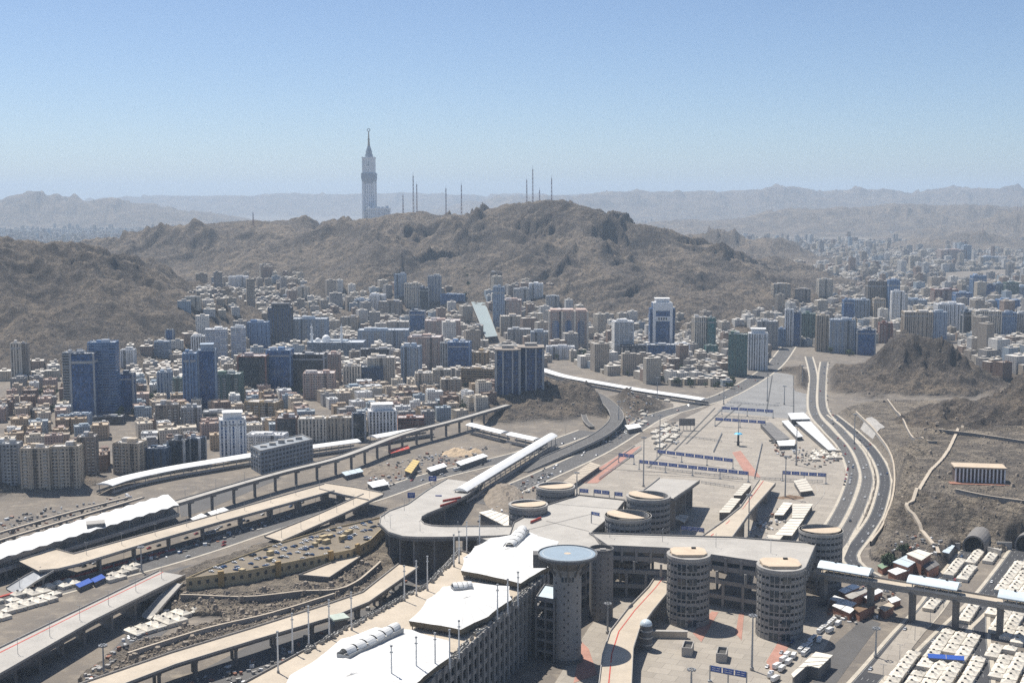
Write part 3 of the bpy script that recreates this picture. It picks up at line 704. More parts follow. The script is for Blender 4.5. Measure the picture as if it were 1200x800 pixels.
def canopy(label, px, zrim, rise, skirt=3.6, peak=None):
    """tensile roof: faceted rim with a deep fascia below, fabric rising to a soft crown"""
    P = [G(a, c, zrim)[:2] for a, c in px]
    cx = sum(p[0] for p in P) / len(P); cyy = sum(p[1] for p in P) / len(P)
    if peak: cx, cyy = G(peak[0], peak[1], zrim + rise)[:2]
    t = thing('tensile_roof', label, 'tent roof', (cx, cyy, ROOF))
    # densify the rim with gentle scallops
    Q = []
    for i in range(len(P)):
        p, q = P[i], P[(i + 1) % len(P)]
        L = math.dist(p, q); m = max(2, int(L / 6))
        for j in range(m):
            f = j / m; s_ = math.sin(f * math.pi) * min(2.2, L * .04)
            x, y = p[0] + (q[0] - p[0]) * f, p[1] + (q[1] - p[1]) * f
            d = math.hypot(cx - x, cyy - y) or 1
            Q.append((x + (cx - x) / d * s_, y + (cyy - y) / d * s_, zrim - .25 * math.sin(f * math.pi)))
    b = MB(); K = 9
    ringp = []
    for k in range(K + 1):
        f = k / K
        ringp.append([(x + (cx - x) * f, y + (cyy - y) * f, z + rise * (1 - (1 - f) ** 1.5) + .12 * (1 - f) * math.sin(i * 1.9 + k)) for i, (x, y, z) in enumerate(Q)])
    n = len(Q)
    for k in range(K):
        for i in range(n):
            j = (i + 1) % n
            b.face([ringp[k][i], ringp[k][j], ringp[k + 1][j], ringp[k + 1][i]], 0, [(i, k), (i + 1, k), (i + 1, k + 1), (i, k + 1)])
    b.build('fabric', membrane, t, smooth=False)
    b = MB()
    for i in range(n):
        p, q = Q[i], Q[(i + 1) % n]; u = lambda w_, f: (w_[0] + (cx - w_[0]) * f, w_[1] + (cyy - w_[1]) * f, w_[2])
        p2, q2 = u(p, .03), u(q, .03)
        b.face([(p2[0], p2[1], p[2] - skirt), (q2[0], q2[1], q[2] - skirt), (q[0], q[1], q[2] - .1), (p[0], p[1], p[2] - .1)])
    b.build('fascia', simple('shade_painted_fascia', (.13, .115, .085), .85, .2, .2, 1), t)  # dark colour paints the shade under the roof rim into the fascia
    for i in range(0, n, 4):
        p = Q[i]; x, y = p[0] + (cx - p[0]) * .06, p[1] + (cyy - p[1]) * .06
        b = MB(); b.cyl(x, y, ROOF, p[2] - .3, .35, n=6, cap=False); b.build('strut', steel, t)
    return t
canopy('nearest white tensile roof with a long ribbed vent', [(300, 842), (340, 790), (400, 748), (440, 734), (482, 737), (527, 750), (529, 768), (492, 797), (440, 842)], ROOF + 6, 3.6, peak=(410, 790))
canopy('middle white tensile roof with a small round vent at its far corner', [(479, 727), (500, 702), (519, 687), (556, 682), (597, 686), (600, 702), (572, 722), (540, 737)], ROOF + 6, 2.8)
canopy('farthest white tensile roof beside the helipad tower', [(540, 668), (543, 653), (556, 640), (575, 630), (618, 622), (655, 634), (652, 660), (610, 683)], ROOF + 6, 3.2)
def vent(label, p, q, wd, hh, nseg):
    """ribbed vent hood lying on a roof: a run of padded segments between dark hoops, grille sides"""
    p, q = Vector(p), Vector(q); L = (q - p).length; d = (q - p) / max(L, .01); t = thing('roof_vent', label, 'vent', tuple(p))
    nrm = Vector((-d.y, d.x, 0)).normalized(); prof = [(math.cos(a), math.sin(a)) for a in [math.pi * i / 8 for i in range(9)]]
    g = MB(); 
    for s_ in (-1, 1):
        a, c = p + nrm * s_ * wd * .47, q + nrm * s_ * wd * .47; g.bar((a.x, a.y, a.z + hh * .15), (c.x, c.y, c.z + hh * .15), .3, hh * .7)
    for a in (p, q): g.bar(tuple(a + nrm * wd * .45), tuple(a - nrm * wd * .45), .3, hh * .7)
    g.build('grille', steel, t)
    for k in range(nseg):
        b = MB(); f0, f1 = k / nseg + .012, (k + 1) / nseg - .012
        taper = lambda f: .62 + .38 * math.sin(math.pi * min(1, max(0, f)))
        for m_ in range(4):
            g0, g1 = f0 + (f1 - f0) * m_ / 4, f0 + (f1 - f0) * (m_ + 1) / 4
            bl = [1 + .06 * math.sin(math.pi * x_) for x_ in (m_ / 4, (m_ + 1) / 4)]
            for i in range(8):
                pt = lambda g_, s_, pr: tuple(p + d * (L * g_) + nrm * (pr[0] * wd / 2 * taper(g_) * s_) + Vector((0, 0, hh * .4 + pr[1] * hh * .75 * s_)))
                b.face([pt(g0, bl[0], prof[i]), pt(g1, bl[1], prof[i]), pt(g1, bl[1], prof[i + 1]), pt(g0, bl[0], prof[i + 1])])
        b.build('hood_segment', plain_membrane, t)
    return t
zc = ROOF + 8.4
vent('long ribbed white vent hood on the nearest tensile roof', G(402, 770, zc), G(466, 738, zc - 1), 8.5, 4.2, 6)
vent('round ribbed white vent hood on the middle tensile roof', G(530, 690, zc - 1), G(553, 688, zc - 1), 8.5, 3.4, 4)
vent('upright oval ribbed vent hood on the farthest tensile roof', G(597, 643, zc - 1), G(613, 622, zc - 1), 9.5, 4, 5)
# masts, air units along both roof edges
mast0 = thing('roof_mast', 'slender pale lighting mast on the shaded roof edge', 'mast', (0, 0, -500), 'lighting masts along the roof edges')
def make_mast(root, h=22):
    b = MB(); b.cyl(0, 0, 0, h, .5, .32, n=8); b.v = [(x, y, z) for x, y, z in b.v]
    ORG[root.name] = Vector((0, 0, 0)); b.build('pole', whitepole, root)
    b = MB(); b.cyl(0, 0, h, h + .8, .7, .7, n=8, bottom=True); b.box(0, 0, h - 3.2, 1.6, .5, .6); b.build('lamp_head', steel, root)
    b = MB(); b.cyl(0, 0, 0, 1.4, .8, .7, n=8); b.build('base', concrete, root)
make_mast(mast0)
mi = 0
for side, lst in (('R', [(459, 806), (488, 795), (510, 790), (527, 786), (538, 774), (583, 728), (595, 721), (607, 712)]), ('L', [(326, 788), (343, 765), (362, 756), (386, 748), (412, 738), (474, 704), (488, 698), (501, 692), (532, 664), (538, 660), (547, 648), (562, 640)])):
    for px, py in lst:
        x, y, z = G(px, py, ROOF); lab = 'slender pale lighting mast on the shaded roof edge of the bridge building' if side == 'R' else 'slender white lighting mast on the sunny roof edge above the tan ramp'
        if mi == 0: mast0.location = (x, y, z); mast0['label'] = lab; mast0['group'] = 'lighting masts on the shaded roof edge'
        else: copy_tree(mast0, (x, y, z), 0, lab, 'lighting masts on the shaded roof edge' if side == 'R' else 'lighting masts on the sunny roof edge')
        mi += 1
def make_unit(seed):
    r = random.Random(seed); root = thing('air_unit', 'grey roof air unit', 'air unit', (0, 0, 0))
    b = MB(); sx, sy, h = r.uniform(2.2, 3.8), r.uniform(1.8, 2.6), r.uniform(1.4, 2.4)
    b.box(0, 0, .25, sx, sy, h); b.build('casing', simple('unit_casing', (.34, .33, .3), .6, .2, .3, 1, rand=.6), root)
    b = MB(); b.cyl(-sx * .22, 0, h + .25, h + .6, .7, n=10); b.cyl(sx * .24, 0, h + .25, h + .6, .7, n=10); b.build('fan_guard', dark_m, root)
    b = MB(); b.box(0, -sy / 2 - .04, .5, sx * .8, .08, h * .7); b.build('grille', steel, root)
    return root
units = [make_unit(i) for i in range(5)]; ui = 0
def put_unit(x, y, z, rz, lab, grp):
    global ui
    if ui < len(units): o = units[ui]; o.location = (x, y, z); o.rotation_euler = (0, 0, rz); o['label'] = lab; o['group'] = grp
    else: copy_tree(units[ui % 5], (x, y, z), rz, lab, grp)
    ui += 1
for p, q, inn, lab, grp in ((NR, FR, 2.2, 'grey air unit on the roof edge above the shaded openings', 'air units on the shaded roof edge'), (M1, M2, -2.4, 'grey air unit on the roof edge facing the tan ramp', 'air units on the sunny roof edge'), (M2, FL, -2.4, 'grey air unit on the roof edge facing the tan ramp', 'air units on the sunny roof edge')):
    L = math.dist(p, q); d = ((q[0] - p[0]) / L, (q[1] - p[1]) / L); s_ = 95 if p is NR else 4
    while s_ < L - 6:
        if random.random() < .8:
            o_ = inn + random.uniform(-1, 1)
            put_unit(p[0] + d[0] * s_ - d[1] * o_, p[1] + d[1] * s_ + d[0] * o_, ROOF + .1, math.atan2(d[1], d[0]) + random.uniform(-.4, .4), lab, grp)
        s_ += random.uniform(2.6, 4.6)
# ------------------------------------------------------------------ round towers
def ramp_tower(label, px, py, zt, rpx, storey=4.8, rib=28, roof='flush', windows=None, z0=-1):
    cx, cyy, _ = G(px, py, zt); r = rpx * math.hypot(cyy, 0) / F
    t = thing('ramp_tower', label, 'tower', (cx, cyy, 0))
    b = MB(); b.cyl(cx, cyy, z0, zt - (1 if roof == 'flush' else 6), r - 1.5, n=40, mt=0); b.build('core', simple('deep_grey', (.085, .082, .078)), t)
    k = 0; z = 0
    while z < zt - 1:
        h = 2.9 if k else 3.8
        b = MB(); b.ring(cx, cyy, z, min(z + h, zt), r - 1.45, r, 44); b.build('storey_band', facade_grey, t)
        z += storey; k += 1
    b = MB(); b.ring(cx, cyy, zt - 2.2, zt, r - 1.6, r + .45, 44); b.build('rim', concrete, t)
    b = MB()
    for i in range(rib):
        a = 2 * math.pi * i / rib; b.box(cx + (r - .35) * math.cos(a), cyy + (r - .35) * math.sin(a), 0, 1.0, .7, zt - 1.5, a)
    b.build('rib_frame', facade_grey, t)
    if windows:
        for k2 in range(0, 5):
            for off in windows:
                a = math.radians(off); zz = k2 * storey * 2 - 1.2
                if zz + 7 > zt - 1: continue
                b = MB(); b.box(cx + (r - .35) * math.cos(a), cyy + (r - .35) * math.sin(a), zz + 2.1, 1.0, 5.6, 4.6, a); b.box(cx + (r + .1) * math.cos(a), cyy + (r + .1) * math.sin(a), zz + 2.1, .5, .5, 4.6, a, 1)
                b.build('window', [glass_m, facade_grey], t)
    if roof == 'flush':
        b = MB()
        q = [(cx - r * .82, cyy - r * .3), (cx - r * .62, cyy - r * .56), (cx + r * .62, cyy - r * .56), (cx + r * .82, cyy - r * .3), (cx + r * .82, cyy + r * .5), (cx + r * .6, cyy + r * .78), (cx - r * .6, cyy + r * .78), (cx - r * .82, cyy + r * .5)]
        b.prism(q, zt - 1, zt + 1.3); b.build('roof_panel', roof_tan, t)
        b = MB(); b.cyl(cx, cyy, zt - 1.2, zt - .7, r - 1.7, n=40); b.build('roof_deck', concrete, t)
        b = MB(); b.box(cx + r * .3, cyy + r * .5, zt + 1.3, 3, 1.6, 1.1); b.build('roof_hatch', dark_m, t)
    else:
        b = MB(); b.ring(cx, cyy, zt - 7, zt - .1, r - 1.7, r - 1.46, 40); b.build('inner_wall', concrete, t)
        dx, dy, tilt = roof
        b = MB(); rr = r * .92; P = []
        for i in range(24):
            a = 2 * math.pi * i / 24; u, v_ = rr * math.cos(a), rr * math.sin(a)
            s_ = u * dx + v_ * dy
            if s_ < -rr * .12: u -= dx * (s_ + rr * .12); v_ -= dy * (s_ + rr * .12)
            P.append((cx + u, cyy + v_))
        Z = [zt + .7 + tilt * ((p[0] - cx) * dx + (p[1] - cyy) * dy) / rr for p in P]
        b.prism(P, [z_ - .6 for z_ in Z], Z, bottom=True); b.build('roof_panel', roof_tan, t)
    return t
ramp_tower('wide round ramp tower with a tan cap beside the curved ramp', 807, 648, 48, 25.5, windows=[244, 274])
ramp_tower('round ramp tower with a tan cap and paired windows nearest the tent roads', 915, 661, 48, 28, windows=[244, 274])
ramp_tower('tall open topped round ramp tower rising behind the bridge deck', 760, 580, 47, 26, roof=(-.75, -.65, 1.2))
ramp_tower('low open topped round ramp tower standing against the transverse bridge', 736, 603, 46, 27.5, roof=(-.75, -.65, 1.2))
ramp_tower('round ramp tower at the highway end of the transverse bridge', 962, 620, 45, 25.5, roof=(.2, -1, .4))
ramp_tower('smaller open round ramp tower farthest along the roof deck', 651, 569, 44, 23, roof=(.35, -.9, .5), rib=20)
ramp_tower('open round ramp tower beside the bend of the loop deck', 619, 590, 44, 23, roof=(.35, -.9, .5), rib=20)
def helipad_tower():
    zt = 69; cx, cyy, _ = G(665, 648, zt); r = 8.9
    t = thing('helipad_tower', 'slim grey concrete tower carrying a pale blue round helipad', 'tower', (cx, cyy, 0))
    b = MB(); b.cyl(cx, cyy, -1, zt - 2.4, r, n=40); b.build('shaft', facade_grey, t)
    b = MB(); b.cyl(cx, cyy, zt - 9, zt - 2.0, r + .05, r + 7, n=40, cap=False); b.cyl(cx, cyy, zt - 2, zt - .4, 18.6, n=48, bottom=True); b.build('platform', concrete_dark, t)
    b = MB(); b.cyl(cx, cyy, zt - .4, zt, 17.6, n=48); b.build('landing_deck', simple('pale_blue_deck', (.27, .335, .385), .5, .08, .1, .6), t)
    b = MB(); b.ring(cx, cyy, zt, zt + .06, 15.2, 15.8, 48); b.build('marking', simple('faded_marking', (.4, .44, .46)), t)
    b = MB(); b.cyl(cx, cyy, zt, zt + .05, 2.2, n=20); b.build('centre_spot', roof_tan, t)
    b = MB(); b.ring(cx, cyy, zt - .5, zt + .5, 18.5, 18.75, 48); b.build('safety_rail', steel, t)
    for i in range(12):
        a = 2 * math.pi * i / 12; k = MB(); k.bar((cx + r * math.cos(a), cyy + r * math.sin(a), zt - 13), (cx + 15 * math.cos(a), cyy + 15 * math.sin(a), zt - 2.6), .7, 1.2); k.build('bracket', concrete_dark, t)
    for i, az in enumerate((216, 256, 272, 312)):
        for k2 in range(10):
            a = R(az); z = 6 + k2 * 5.0 + (2.5 if i % 2 else 0)
            if z > 52: continue
            k = MB(); k.box(cx + r * math.cos(a), cyy + r * math.sin(a), z, .3, .9, 1.1, a); k.build('window', dark_m, t)
    for az in (248, 262, 276, 290):
        a = R(az); k = MB(); k.box(cx + r * math.cos(a), cyy + r * math.sin(a), 53, .4, 1.4, 3.0, a); k.build('window', glass_m, t)
    b = MB(); b.box(cx - 17, cyy + 3, zt - 9, 9, 9, 8.5); b.build('stair_head', concrete_dark, t)
    b = MB(); b.cyl(cx, cyy, -1, 2.5, r + 1.2, n=40); b.build('base', concrete_dark, t)
    # the neighbouring plain lift shaft
    cx, cyy, _ = G(705, 642, 50); r = 8.2
    t = thing('lift_tower', 'plain windowed round lift tower behind the helipad tower', 'tower', (cx, cyy, 0))
    b = MB(); b.cyl(cx, cyy, -1, 50, r, n=36, cap=False); b.cyl(cx, cyy, 48, 48.1, r - .6, n=30); b.build('shaft', concrete_grey, t)
    b = MB(); b.ring(cx, cyy, 48.2, 50.4, r - .6, r + .25, 36); b.build('rim', concrete_dark, t)
    for az in (222, 236, 262, 300):
        for k2 in range(11):
            a = R(az); k = MB(); k.box(cx + r * math.cos(a), cyy + r * math.sin(a), 3 + k2 * 4.1, .3, .8, 1.3, a); k.build('window', dark_m, t)
    b = MB(); b.box(cx + 1, cyy, 48.1, 4, 3, 1.6); b.build('roof_box', concrete, t)
helipad_tower()
P_ = [G(628, 700, 40)[:2], G(650, 704, 40)[:2]]
floors_block('stair_annex', 'low balconied stair annex between the bridge building and helipad tower', 'annex', [P_[0], P_[1], (P_[1][0] + 5, P_[1][1] + 26), (P_[0][0] + 6, P_[0][1] + 26)], 0, [7, 14, 21, 28, 35, 40], 1.6, 7, 1.0, roofm=pale_sheet, core=4)
# transverse bridge and the roof deck joining it
TB = 37.0
tb = [G(712, 640, TB)[:2], G(780, 643, TB)[:2], G(944, 667, TB)[:2], G(957, 637, TB)[:2], G(860, 630, TB)[:2], G(690, 625, TB)[:2]]
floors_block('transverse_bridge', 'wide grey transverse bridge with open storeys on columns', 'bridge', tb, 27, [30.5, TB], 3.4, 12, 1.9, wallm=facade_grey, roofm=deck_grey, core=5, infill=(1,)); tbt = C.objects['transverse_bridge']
def back(p, k): d = Vector((p[0], p[1])).normalized(); return (p[0] + d.x * k, p[1] + d.y * k)
tl = [tb[0], tb[1], tb[2], back(tb[2], 5), back(tb[1], 5), back(tb[0], 5)]
floors_block('', '', '', tl, 0, [9.6, 20.4], 3.0, 14, 1.7, wallm=facade_grey, core=0, t=tbt, top=False)
for i in range(8):
    f = i / 7; x, y = tb[5][0] + (tb[3][0] - tb[5][0]) * f, tb[5][1] + (tb[3][1] - tb[5][1]) * f - 3; b = MB(); b.box(x, y, -1, 1.8, 1.8, 28); b.build('column', facade_grey, tbt)
    b = MB(); b.box(tl[0][0] + (tl[2][0] - tl[0][0]) * f, tl[0][1] + (tl[2][1] - tl[0][1]) * f + 2, 19, 1.6, 1.6, 9); b.build('column', facade_grey, tbt)
dk = [(598, 646), (560, 628), (596, 627), (602, 612), (640, 592), (678, 580), (733, 586), (722, 600), (702, 612), (690, 624), (711, 638), (690, 648), (655, 634), (618, 622)]
dkw = [G(a, c, TB)[:2] for a, c in [(560, 630), (597, 627), (602, 612), (640, 592), (678, 580), (733, 586), (722, 600), (694, 624), (706, 641), (655, 668)]]
floors_block('roof_deck_block', 'pale roof deck block joining the loop deck to the transverse bridge', 'bridge', dkw, 0, [9.5, 19, 28, TB - .3], 3.0, 14, 1.6, roofm=deck_grey, core=10)
b = MB()
for a_, c_ in (((690, 627), (862, 632)), ((612, 622), (700, 600)), ((640, 610), (690, 622)), ((650, 590), (722, 596))): ribbon(b, [G(*a_, TB)[:2], G(*c_, TB)[:2]], -.25, .25, TB + .16)
tag(b.build('deck_joint', concrete_dark), 'thin dark expansion joints across the pale roof deck', 'joint', kind='structure')
# loop deck
deck_lr('loop_deck', 'pale concrete loop deck curving round to the roof deck', 'ramp',
        [(600, 628), (560, 629), (520, 630), (490, 630), (472, 629), (456, 624), (445, 614), (446, 606), (456, 599), (478, 591), (500, 575), (524, 561)],
        [(600, 617), (575, 617), (553, 617), (520, 617), (505, 616), (497, 614), (493, 610), (494, 606), (501, 602), (516, 596), (548, 580), (566, 566)],
        [36.6, 36, 35, 34, 33, 32, 31, 30, 29, 26, 12, .5], 2.6, deck_grey, pier_rows=[(0, .5), (1, .5), (2, .5), (3, .5), (4, .5), (5, .5), (6, .5), (8, .5), (9, .3)], wall=True)
# ramps
deck_lr('curved_ramp', 'tan curved ramp with a red line passing the helipad tower', 'ramp', [(768, 676), (760, 688), (735, 714), (715, 740), (706, 768), (702, 800), (700, 860)], [(800, 676), (786, 690), (765, 716), (749, 738), (742, 760), (740, 800), (738, 860)], [16, 15, 14, 13, 12, 11, 10], 2.2, deck_tan, stripe=.3, pier_rows=[(1, .5), (2, .5), (3, .5), (4, .5), (5, .2)])
deck_lr('sloping_ramp', 'tan sloping ramp with red lines descending behind the transverse bridge', 'ramp', [(822, 629), (846, 612), (868, 594), (890, 562)], [(857, 631), (868, 616), (879, 600), (909, 566)], [36, 29, 22, 9], 2.5, deck_tan, stripe=.25, pier_rows=[(0, .5), (1, .5), (2, .3), (2, .7)], wall=True)
deck_lr('grey_ramp', 'short grey ramp descending beyond the open topped round tower', 'ramp', [(752, 576), (763, 568), (773, 560)], [(790, 584), (806, 573), (820, 563)], [35, 30, 24], 2.5, deck_grey, pier_rows=[(0, .4), (1, .2), (1, .8)], wall=True)
deck_lr('long_ramp', 'long tan ramp rising past the white roofs to the loop deck', 'ramp', [(20, 828), (110, 796), (200, 765), (292, 737), (384, 708), (425, 694), (467, 661)], [(44, 846), (130, 808), (206, 779), (300, 750), (388, 724), (432, 706), (490, 665)], 14, 1.8, deck_tan, pier_rows=[(i, f) for i in range(6) for f in (.25, .75)])
deck_lr('pale_bridge_deck', 'broad pale bridge deck with a red line and deep girders', 'bridge', [(-30, 773), (0, 759), (95, 713), (186, 669)], [(-30, 804), (0, 790), (110, 727), (217, 674)], 15, 3.2, deck_grey, stripe=.17, pier_rows=[(0, .5), (1, .15), (1, .4), (1, .65), (1, .9), (2, .2), (2, .45), (2, .7), (2, .95)], wall=True)
deck_lr('narrow_ramp', 'narrow grey ramp dropping beside the end of the pale bridge deck', 'ramp', [(203, 682), (184, 702), (166, 722)], [(214, 684), (196, 704), (177, 726)], [13, 8, 2], 1.2, concrete, pier_rows=[(0, .4), (1, .3)])
deck_lr('footbridge', 'tan elevated footbridge starting from a square platform by the station', 'footbridge', [(22, 657), (63, 643), (86, 649), (170, 626), (250, 604), (380, 567)], [(46, 669), (68, 667), (93, 661), (174, 636), (254, 613), (392, 575)], 13, 1.5, deck_tan, pier_rows=[(2, .3), (2, .8), (3, .3), (3, .8), (4, .2), (4, .45), (4, .7), (4, .95)], wall=True)
deck_lr('footbridge', 'short tan elevated footbridge arm turning towards the loop deck', 'footbridge', [(381, 566), (415, 571), (450, 578)], [(374, 573), (402, 580), (432, 586)], 12.8, 1.5, deck_tan, pier_rows=[(0, .7), (1, .5)], wall=True)
deck_lr('footbridge', 'tan elevated footbridge arm returning beside the ochre car park', 'footbridge', [(426, 579), (372, 603), (310, 628)], [(449, 580), (396, 605), (331, 634)], 12.6, 1.5, deck_tan, pier_rows=[(0, .3), (0, .8), (1, .3), (1, .8)], wall=True)
deck_lr('stair_ramp', 'grey steel stair ramp climbing to the square footbridge platform', 'stairs', [(7, 689), (28, 676), (48, 665)], [(20, 697), (42, 682), (63, 669)], [1, 7, 12.5], .8, steel, pier_rows=[(0, .5), (1, .5)])
b = MB(); ribbon(b, smooth_line([G(a, c)[:2] for a, c in [(-20, 706), (60, 683), (140, 661), (204, 644)]]), -1.2, 1.2, 1.2, 0, 1.4)
tag(b.build('red_barrier', red_m), 'long red barrier along the valley road below the footbridge', 'barrier')
for i_, (L_, lab_) in enumerate([([(516, 594), (535, 588)], 'red barrier closing the end of the loop deck'), ([(519, 588), (540, 584)], 'second red barrier behind the one at the loop deck end'), ([(622, 613), (634, 608)], 'short red barrier beside the open round tower on the roof deck')]):
    zz = 26 if i_ < 2 else TB; b = MB(); q = [G(a, c, zz) for a, c in L_]; 
    t = thing('red_barrier', lab_, 'barrier', q[0])
    b.bar((q[0][0], q[0][1], zz + 1), (q[1][0], q[1][1], zz + 1), .8, 2); b.build('board', red_m, t)
    b = MB(); b.bar((q[0][0], q[0][1], zz + .1), (q[1][0], q[1][1], zz + .1), 1.6, .3); b.build('foot', concrete, t)
# control room kiosk on the long ramp
cx, cyy, _ = G(397, 722, 18)
t = thing('control_kiosk', 'dark square kiosk with a pale green roof beside the long ramp', 'kiosk', (cx, cyy, 0))
b = MB(); b.box(cx, cyy, -1, 9, 9, 18, .5); b.build('wall', concrete_dark, t)
b = MB(); b.box(cx, cyy, 17, 11, 11, 1.2, .5); b.build('roof', simple('pale_green_roof', (.45, .5, .42), .5), t)
b = MB(); b.box(cx - 1, cyy - 4.7, 12, 6, .5, 2.5, .5); b.build('window', glass_m, t)
# glass-domed stair pod beside the curved ramp
cx, cyy, _ = G(757, 742, 10); t = thing('stair_pod', 'dark capsule stair pod with a glass dome beside the curved ramp', 'stair pod', (cx, cyy, 0))
b = MB(); b.cyl(cx, cyy, 0, 16, 4, n=20, cap=False); b.build('wall', concrete_dark, t)
b = MB(); b.dome(cx, cyy, 16, 4.1, 3.6); b.build('dome', pale_sheet, t, smooth=True)
for k_ in range(3): b = MB(); b.ring(cx, cyy, 3 + k_ * 4.5, 4 + k_ * 4.5, 3.9, 4.3, 20); b.build('hoop', steel, t)
for px, py, lab in ((806, 765, 'open grey concrete planter box by the red strip nearest the stair pod'), (846, 772, 'open grey concrete planter box behind the blue sign gantry')):
    cx, cyy, _ = G(px, py); t = thing('planter_box', lab, 'planter', (cx, cyy, 0)); q = rect(cx, cyy, 6.5, 13, -.25)
    b = MB(); b.prism(q, 0, 6, top=False); q2 = rect(cx, cyy, 5.3, 11.8, -.25); b.prism(q2[::-1], 0, 6, top=False)
    for i in range(4): j = (i + 1) % 4; b.face([(*q[i], 6), (*q[j], 6), (*q2[j], 6), (*q2[i], 6)])
    b.build('wall', concrete, t); b = MB(); b.prism(q2, 1, 4.2); b.build('soil', dark_m, t)
cx, cyy, _ = G(784, 747); t = thing('low_wall', 'long low pale wall below the curved ramp', 'wall', (cx, cyy, 0)); b = MB(); b.box(cx, cyy, 0, 24, 2.5, 4.5, -.05); b.build('wall', deck_tan, t); b = MB(); b.box(cx, cyy, 4.5, 24.6, 3, .5, -.05); b.build('coping', concrete, t)
# ------------------------------------------------------------------ rail line, station, long canopies
def wpts(px, z): return [G(a, c, z) for a, c in px]
viaduct('rail_viaduct', 'grey rail viaduct on tall piers crossing the valley to the rocky mound', 'viaduct', wpts([(-60, 668), (0, 654), (100, 622), (206, 589), (270, 570), (330, 553), (400, 535), (470, 509), (530, 493), (596, 474)], 17), 10, 2.2, deck_grey, .9, 30, 1.5, cols=1, side_mat=concrete_grey)
viaduct('guideway', 'narrow pale guideway running behind the white station roof', 'guideway', wpts([(-60, 650), (0, 632), (80, 608), (167, 582)], 7), 4.5, 1.2, deck_tan, .6, 26, .9, cols=1)
viaduct('guideway', 'second pale guideway at the foot of the dark rock slope', 'guideway', wpts([(-60, 640), (0, 623), (80, 600), (150, 582)], 6), 4.5, 1.2, deck_tan, .6, 26, .9, cols=1)
def station():
    a, c = G(-60, 672, 9), G(203, 586, 9)
    t = thing('rail_station', 'elevated rail station under a long folded white roof', 'station', (a[0], a[1], 0))
    L_ = [(-60, 655), (0, 637.5), (197, 579)]; R_ = [(-60, 673), (0, 655), (210, 591.5)]; z = 18
    A_, B_ = [G(*p, z) for p in L_], [G(*p, z) for p in R_]; nb = 26
    def ip(P, f): f *= len(P) - 1; i = min(int(f), len(P) - 2); return [P[i][k] + (P[i + 1][k] - P[i][k]) * (f - i) for k in range(3)]
    for k in range(nb):
        b = MB(); f0, f1 = k / nb, (k + 1) / nb; fm = (f0 + f1) / 2
        l0, l1, lm, r0, r1, rm = ip(A_, f0), ip(A_, f1), ip(A_, fm), ip(B_, f0), ip(B_, f1), ip(B_, fm)
        lm[2] += 1.1; rm[2] += 1.1
        b.face([l0, r0, rm, lm]); b.face([lm, rm, r1, l1])
        for u, v_ in ((l0, r0), (lm, rm)): pass
        b.face([(r0[0], r0[1], r0[2] - .5), (rm[0], rm[1], rm[2] - .5), rm, r0]); b.face([(rm[0], rm[1], rm[2] - .5), (r1[0], r1[1], r1[2] - .5), r1, rm])
        b.build('roof_bay', plain_membrane, t)
    pl, pr = [], []
    for k in range(nb + 1):
        l, r = ip(A_, k / nb), ip(B_, k / nb); pl.append(l); pr.append(r)
        if k % 2 == 0:
            b = MB(); 
            for f in (.12, .88): b.cyl(l[0] + (r[0] - l[0]) * f, l[1] + (r[1] - l[1]) * f, 9, 18.2, .35, n=6, cap=False)
            b.build('column', steel, t)
        if k % 2 == 1:
            b = MB()
            for f in (.25, .75): b.cyl(l[0] + (r[0] - l[0]) * f, l[1] + (r[1] - l[1]) * f, -2, 7.4, 1.2, n=8, cap=False)
            b.bar((l[0] + (r[0] - l[0]) * .08, l[1] + (r[1] - l[1]) * .08, 6.8), (l[0] + (r[0] - l[0]) * .95, l[1] + (r[1] - l[1]) * .95, 6.8), 2, 1.4); b.build('pier', concrete_grey, t)
    b = MB()
    for k in range(nb):
        q = [(pl[k][0], pl[k][1]), (pr[k][0], pr[k][1]), (pr[k + 1][0], pr[k + 1][1]), (pl[k + 1][0], pl[k + 1][1])]; b.prism(q, 7.5, 9, bottom=True)
    b.build('platform', concrete, t)
    b = MB()
    for k in range(nb): b.bar((pr[k][0], pr[k][1], 9.9), (pr[k + 1][0], pr[k + 1][1], 9.9), .25, 1.6)
    b.build('railing', steel, t)
    x, y, _ = G(113, 641); b = MB(); b.box(x, y, -1, 14, 11, 22, .35); b.build('lift_tower', concrete_grey, t)
    x, y, _ = G(113, 641); b = MB(); b.box(x, y, 21, 15, 12, .7, .35); b.build('lift_roof', concrete, t)
    b = MB(); p, q = G(176, 612, 8.5), G(203, 611, 0); b.bar(p, (q[0] - 30, q[1] - 12, .5), 4, .6); b.build('stair_flight', steel, t)
station()
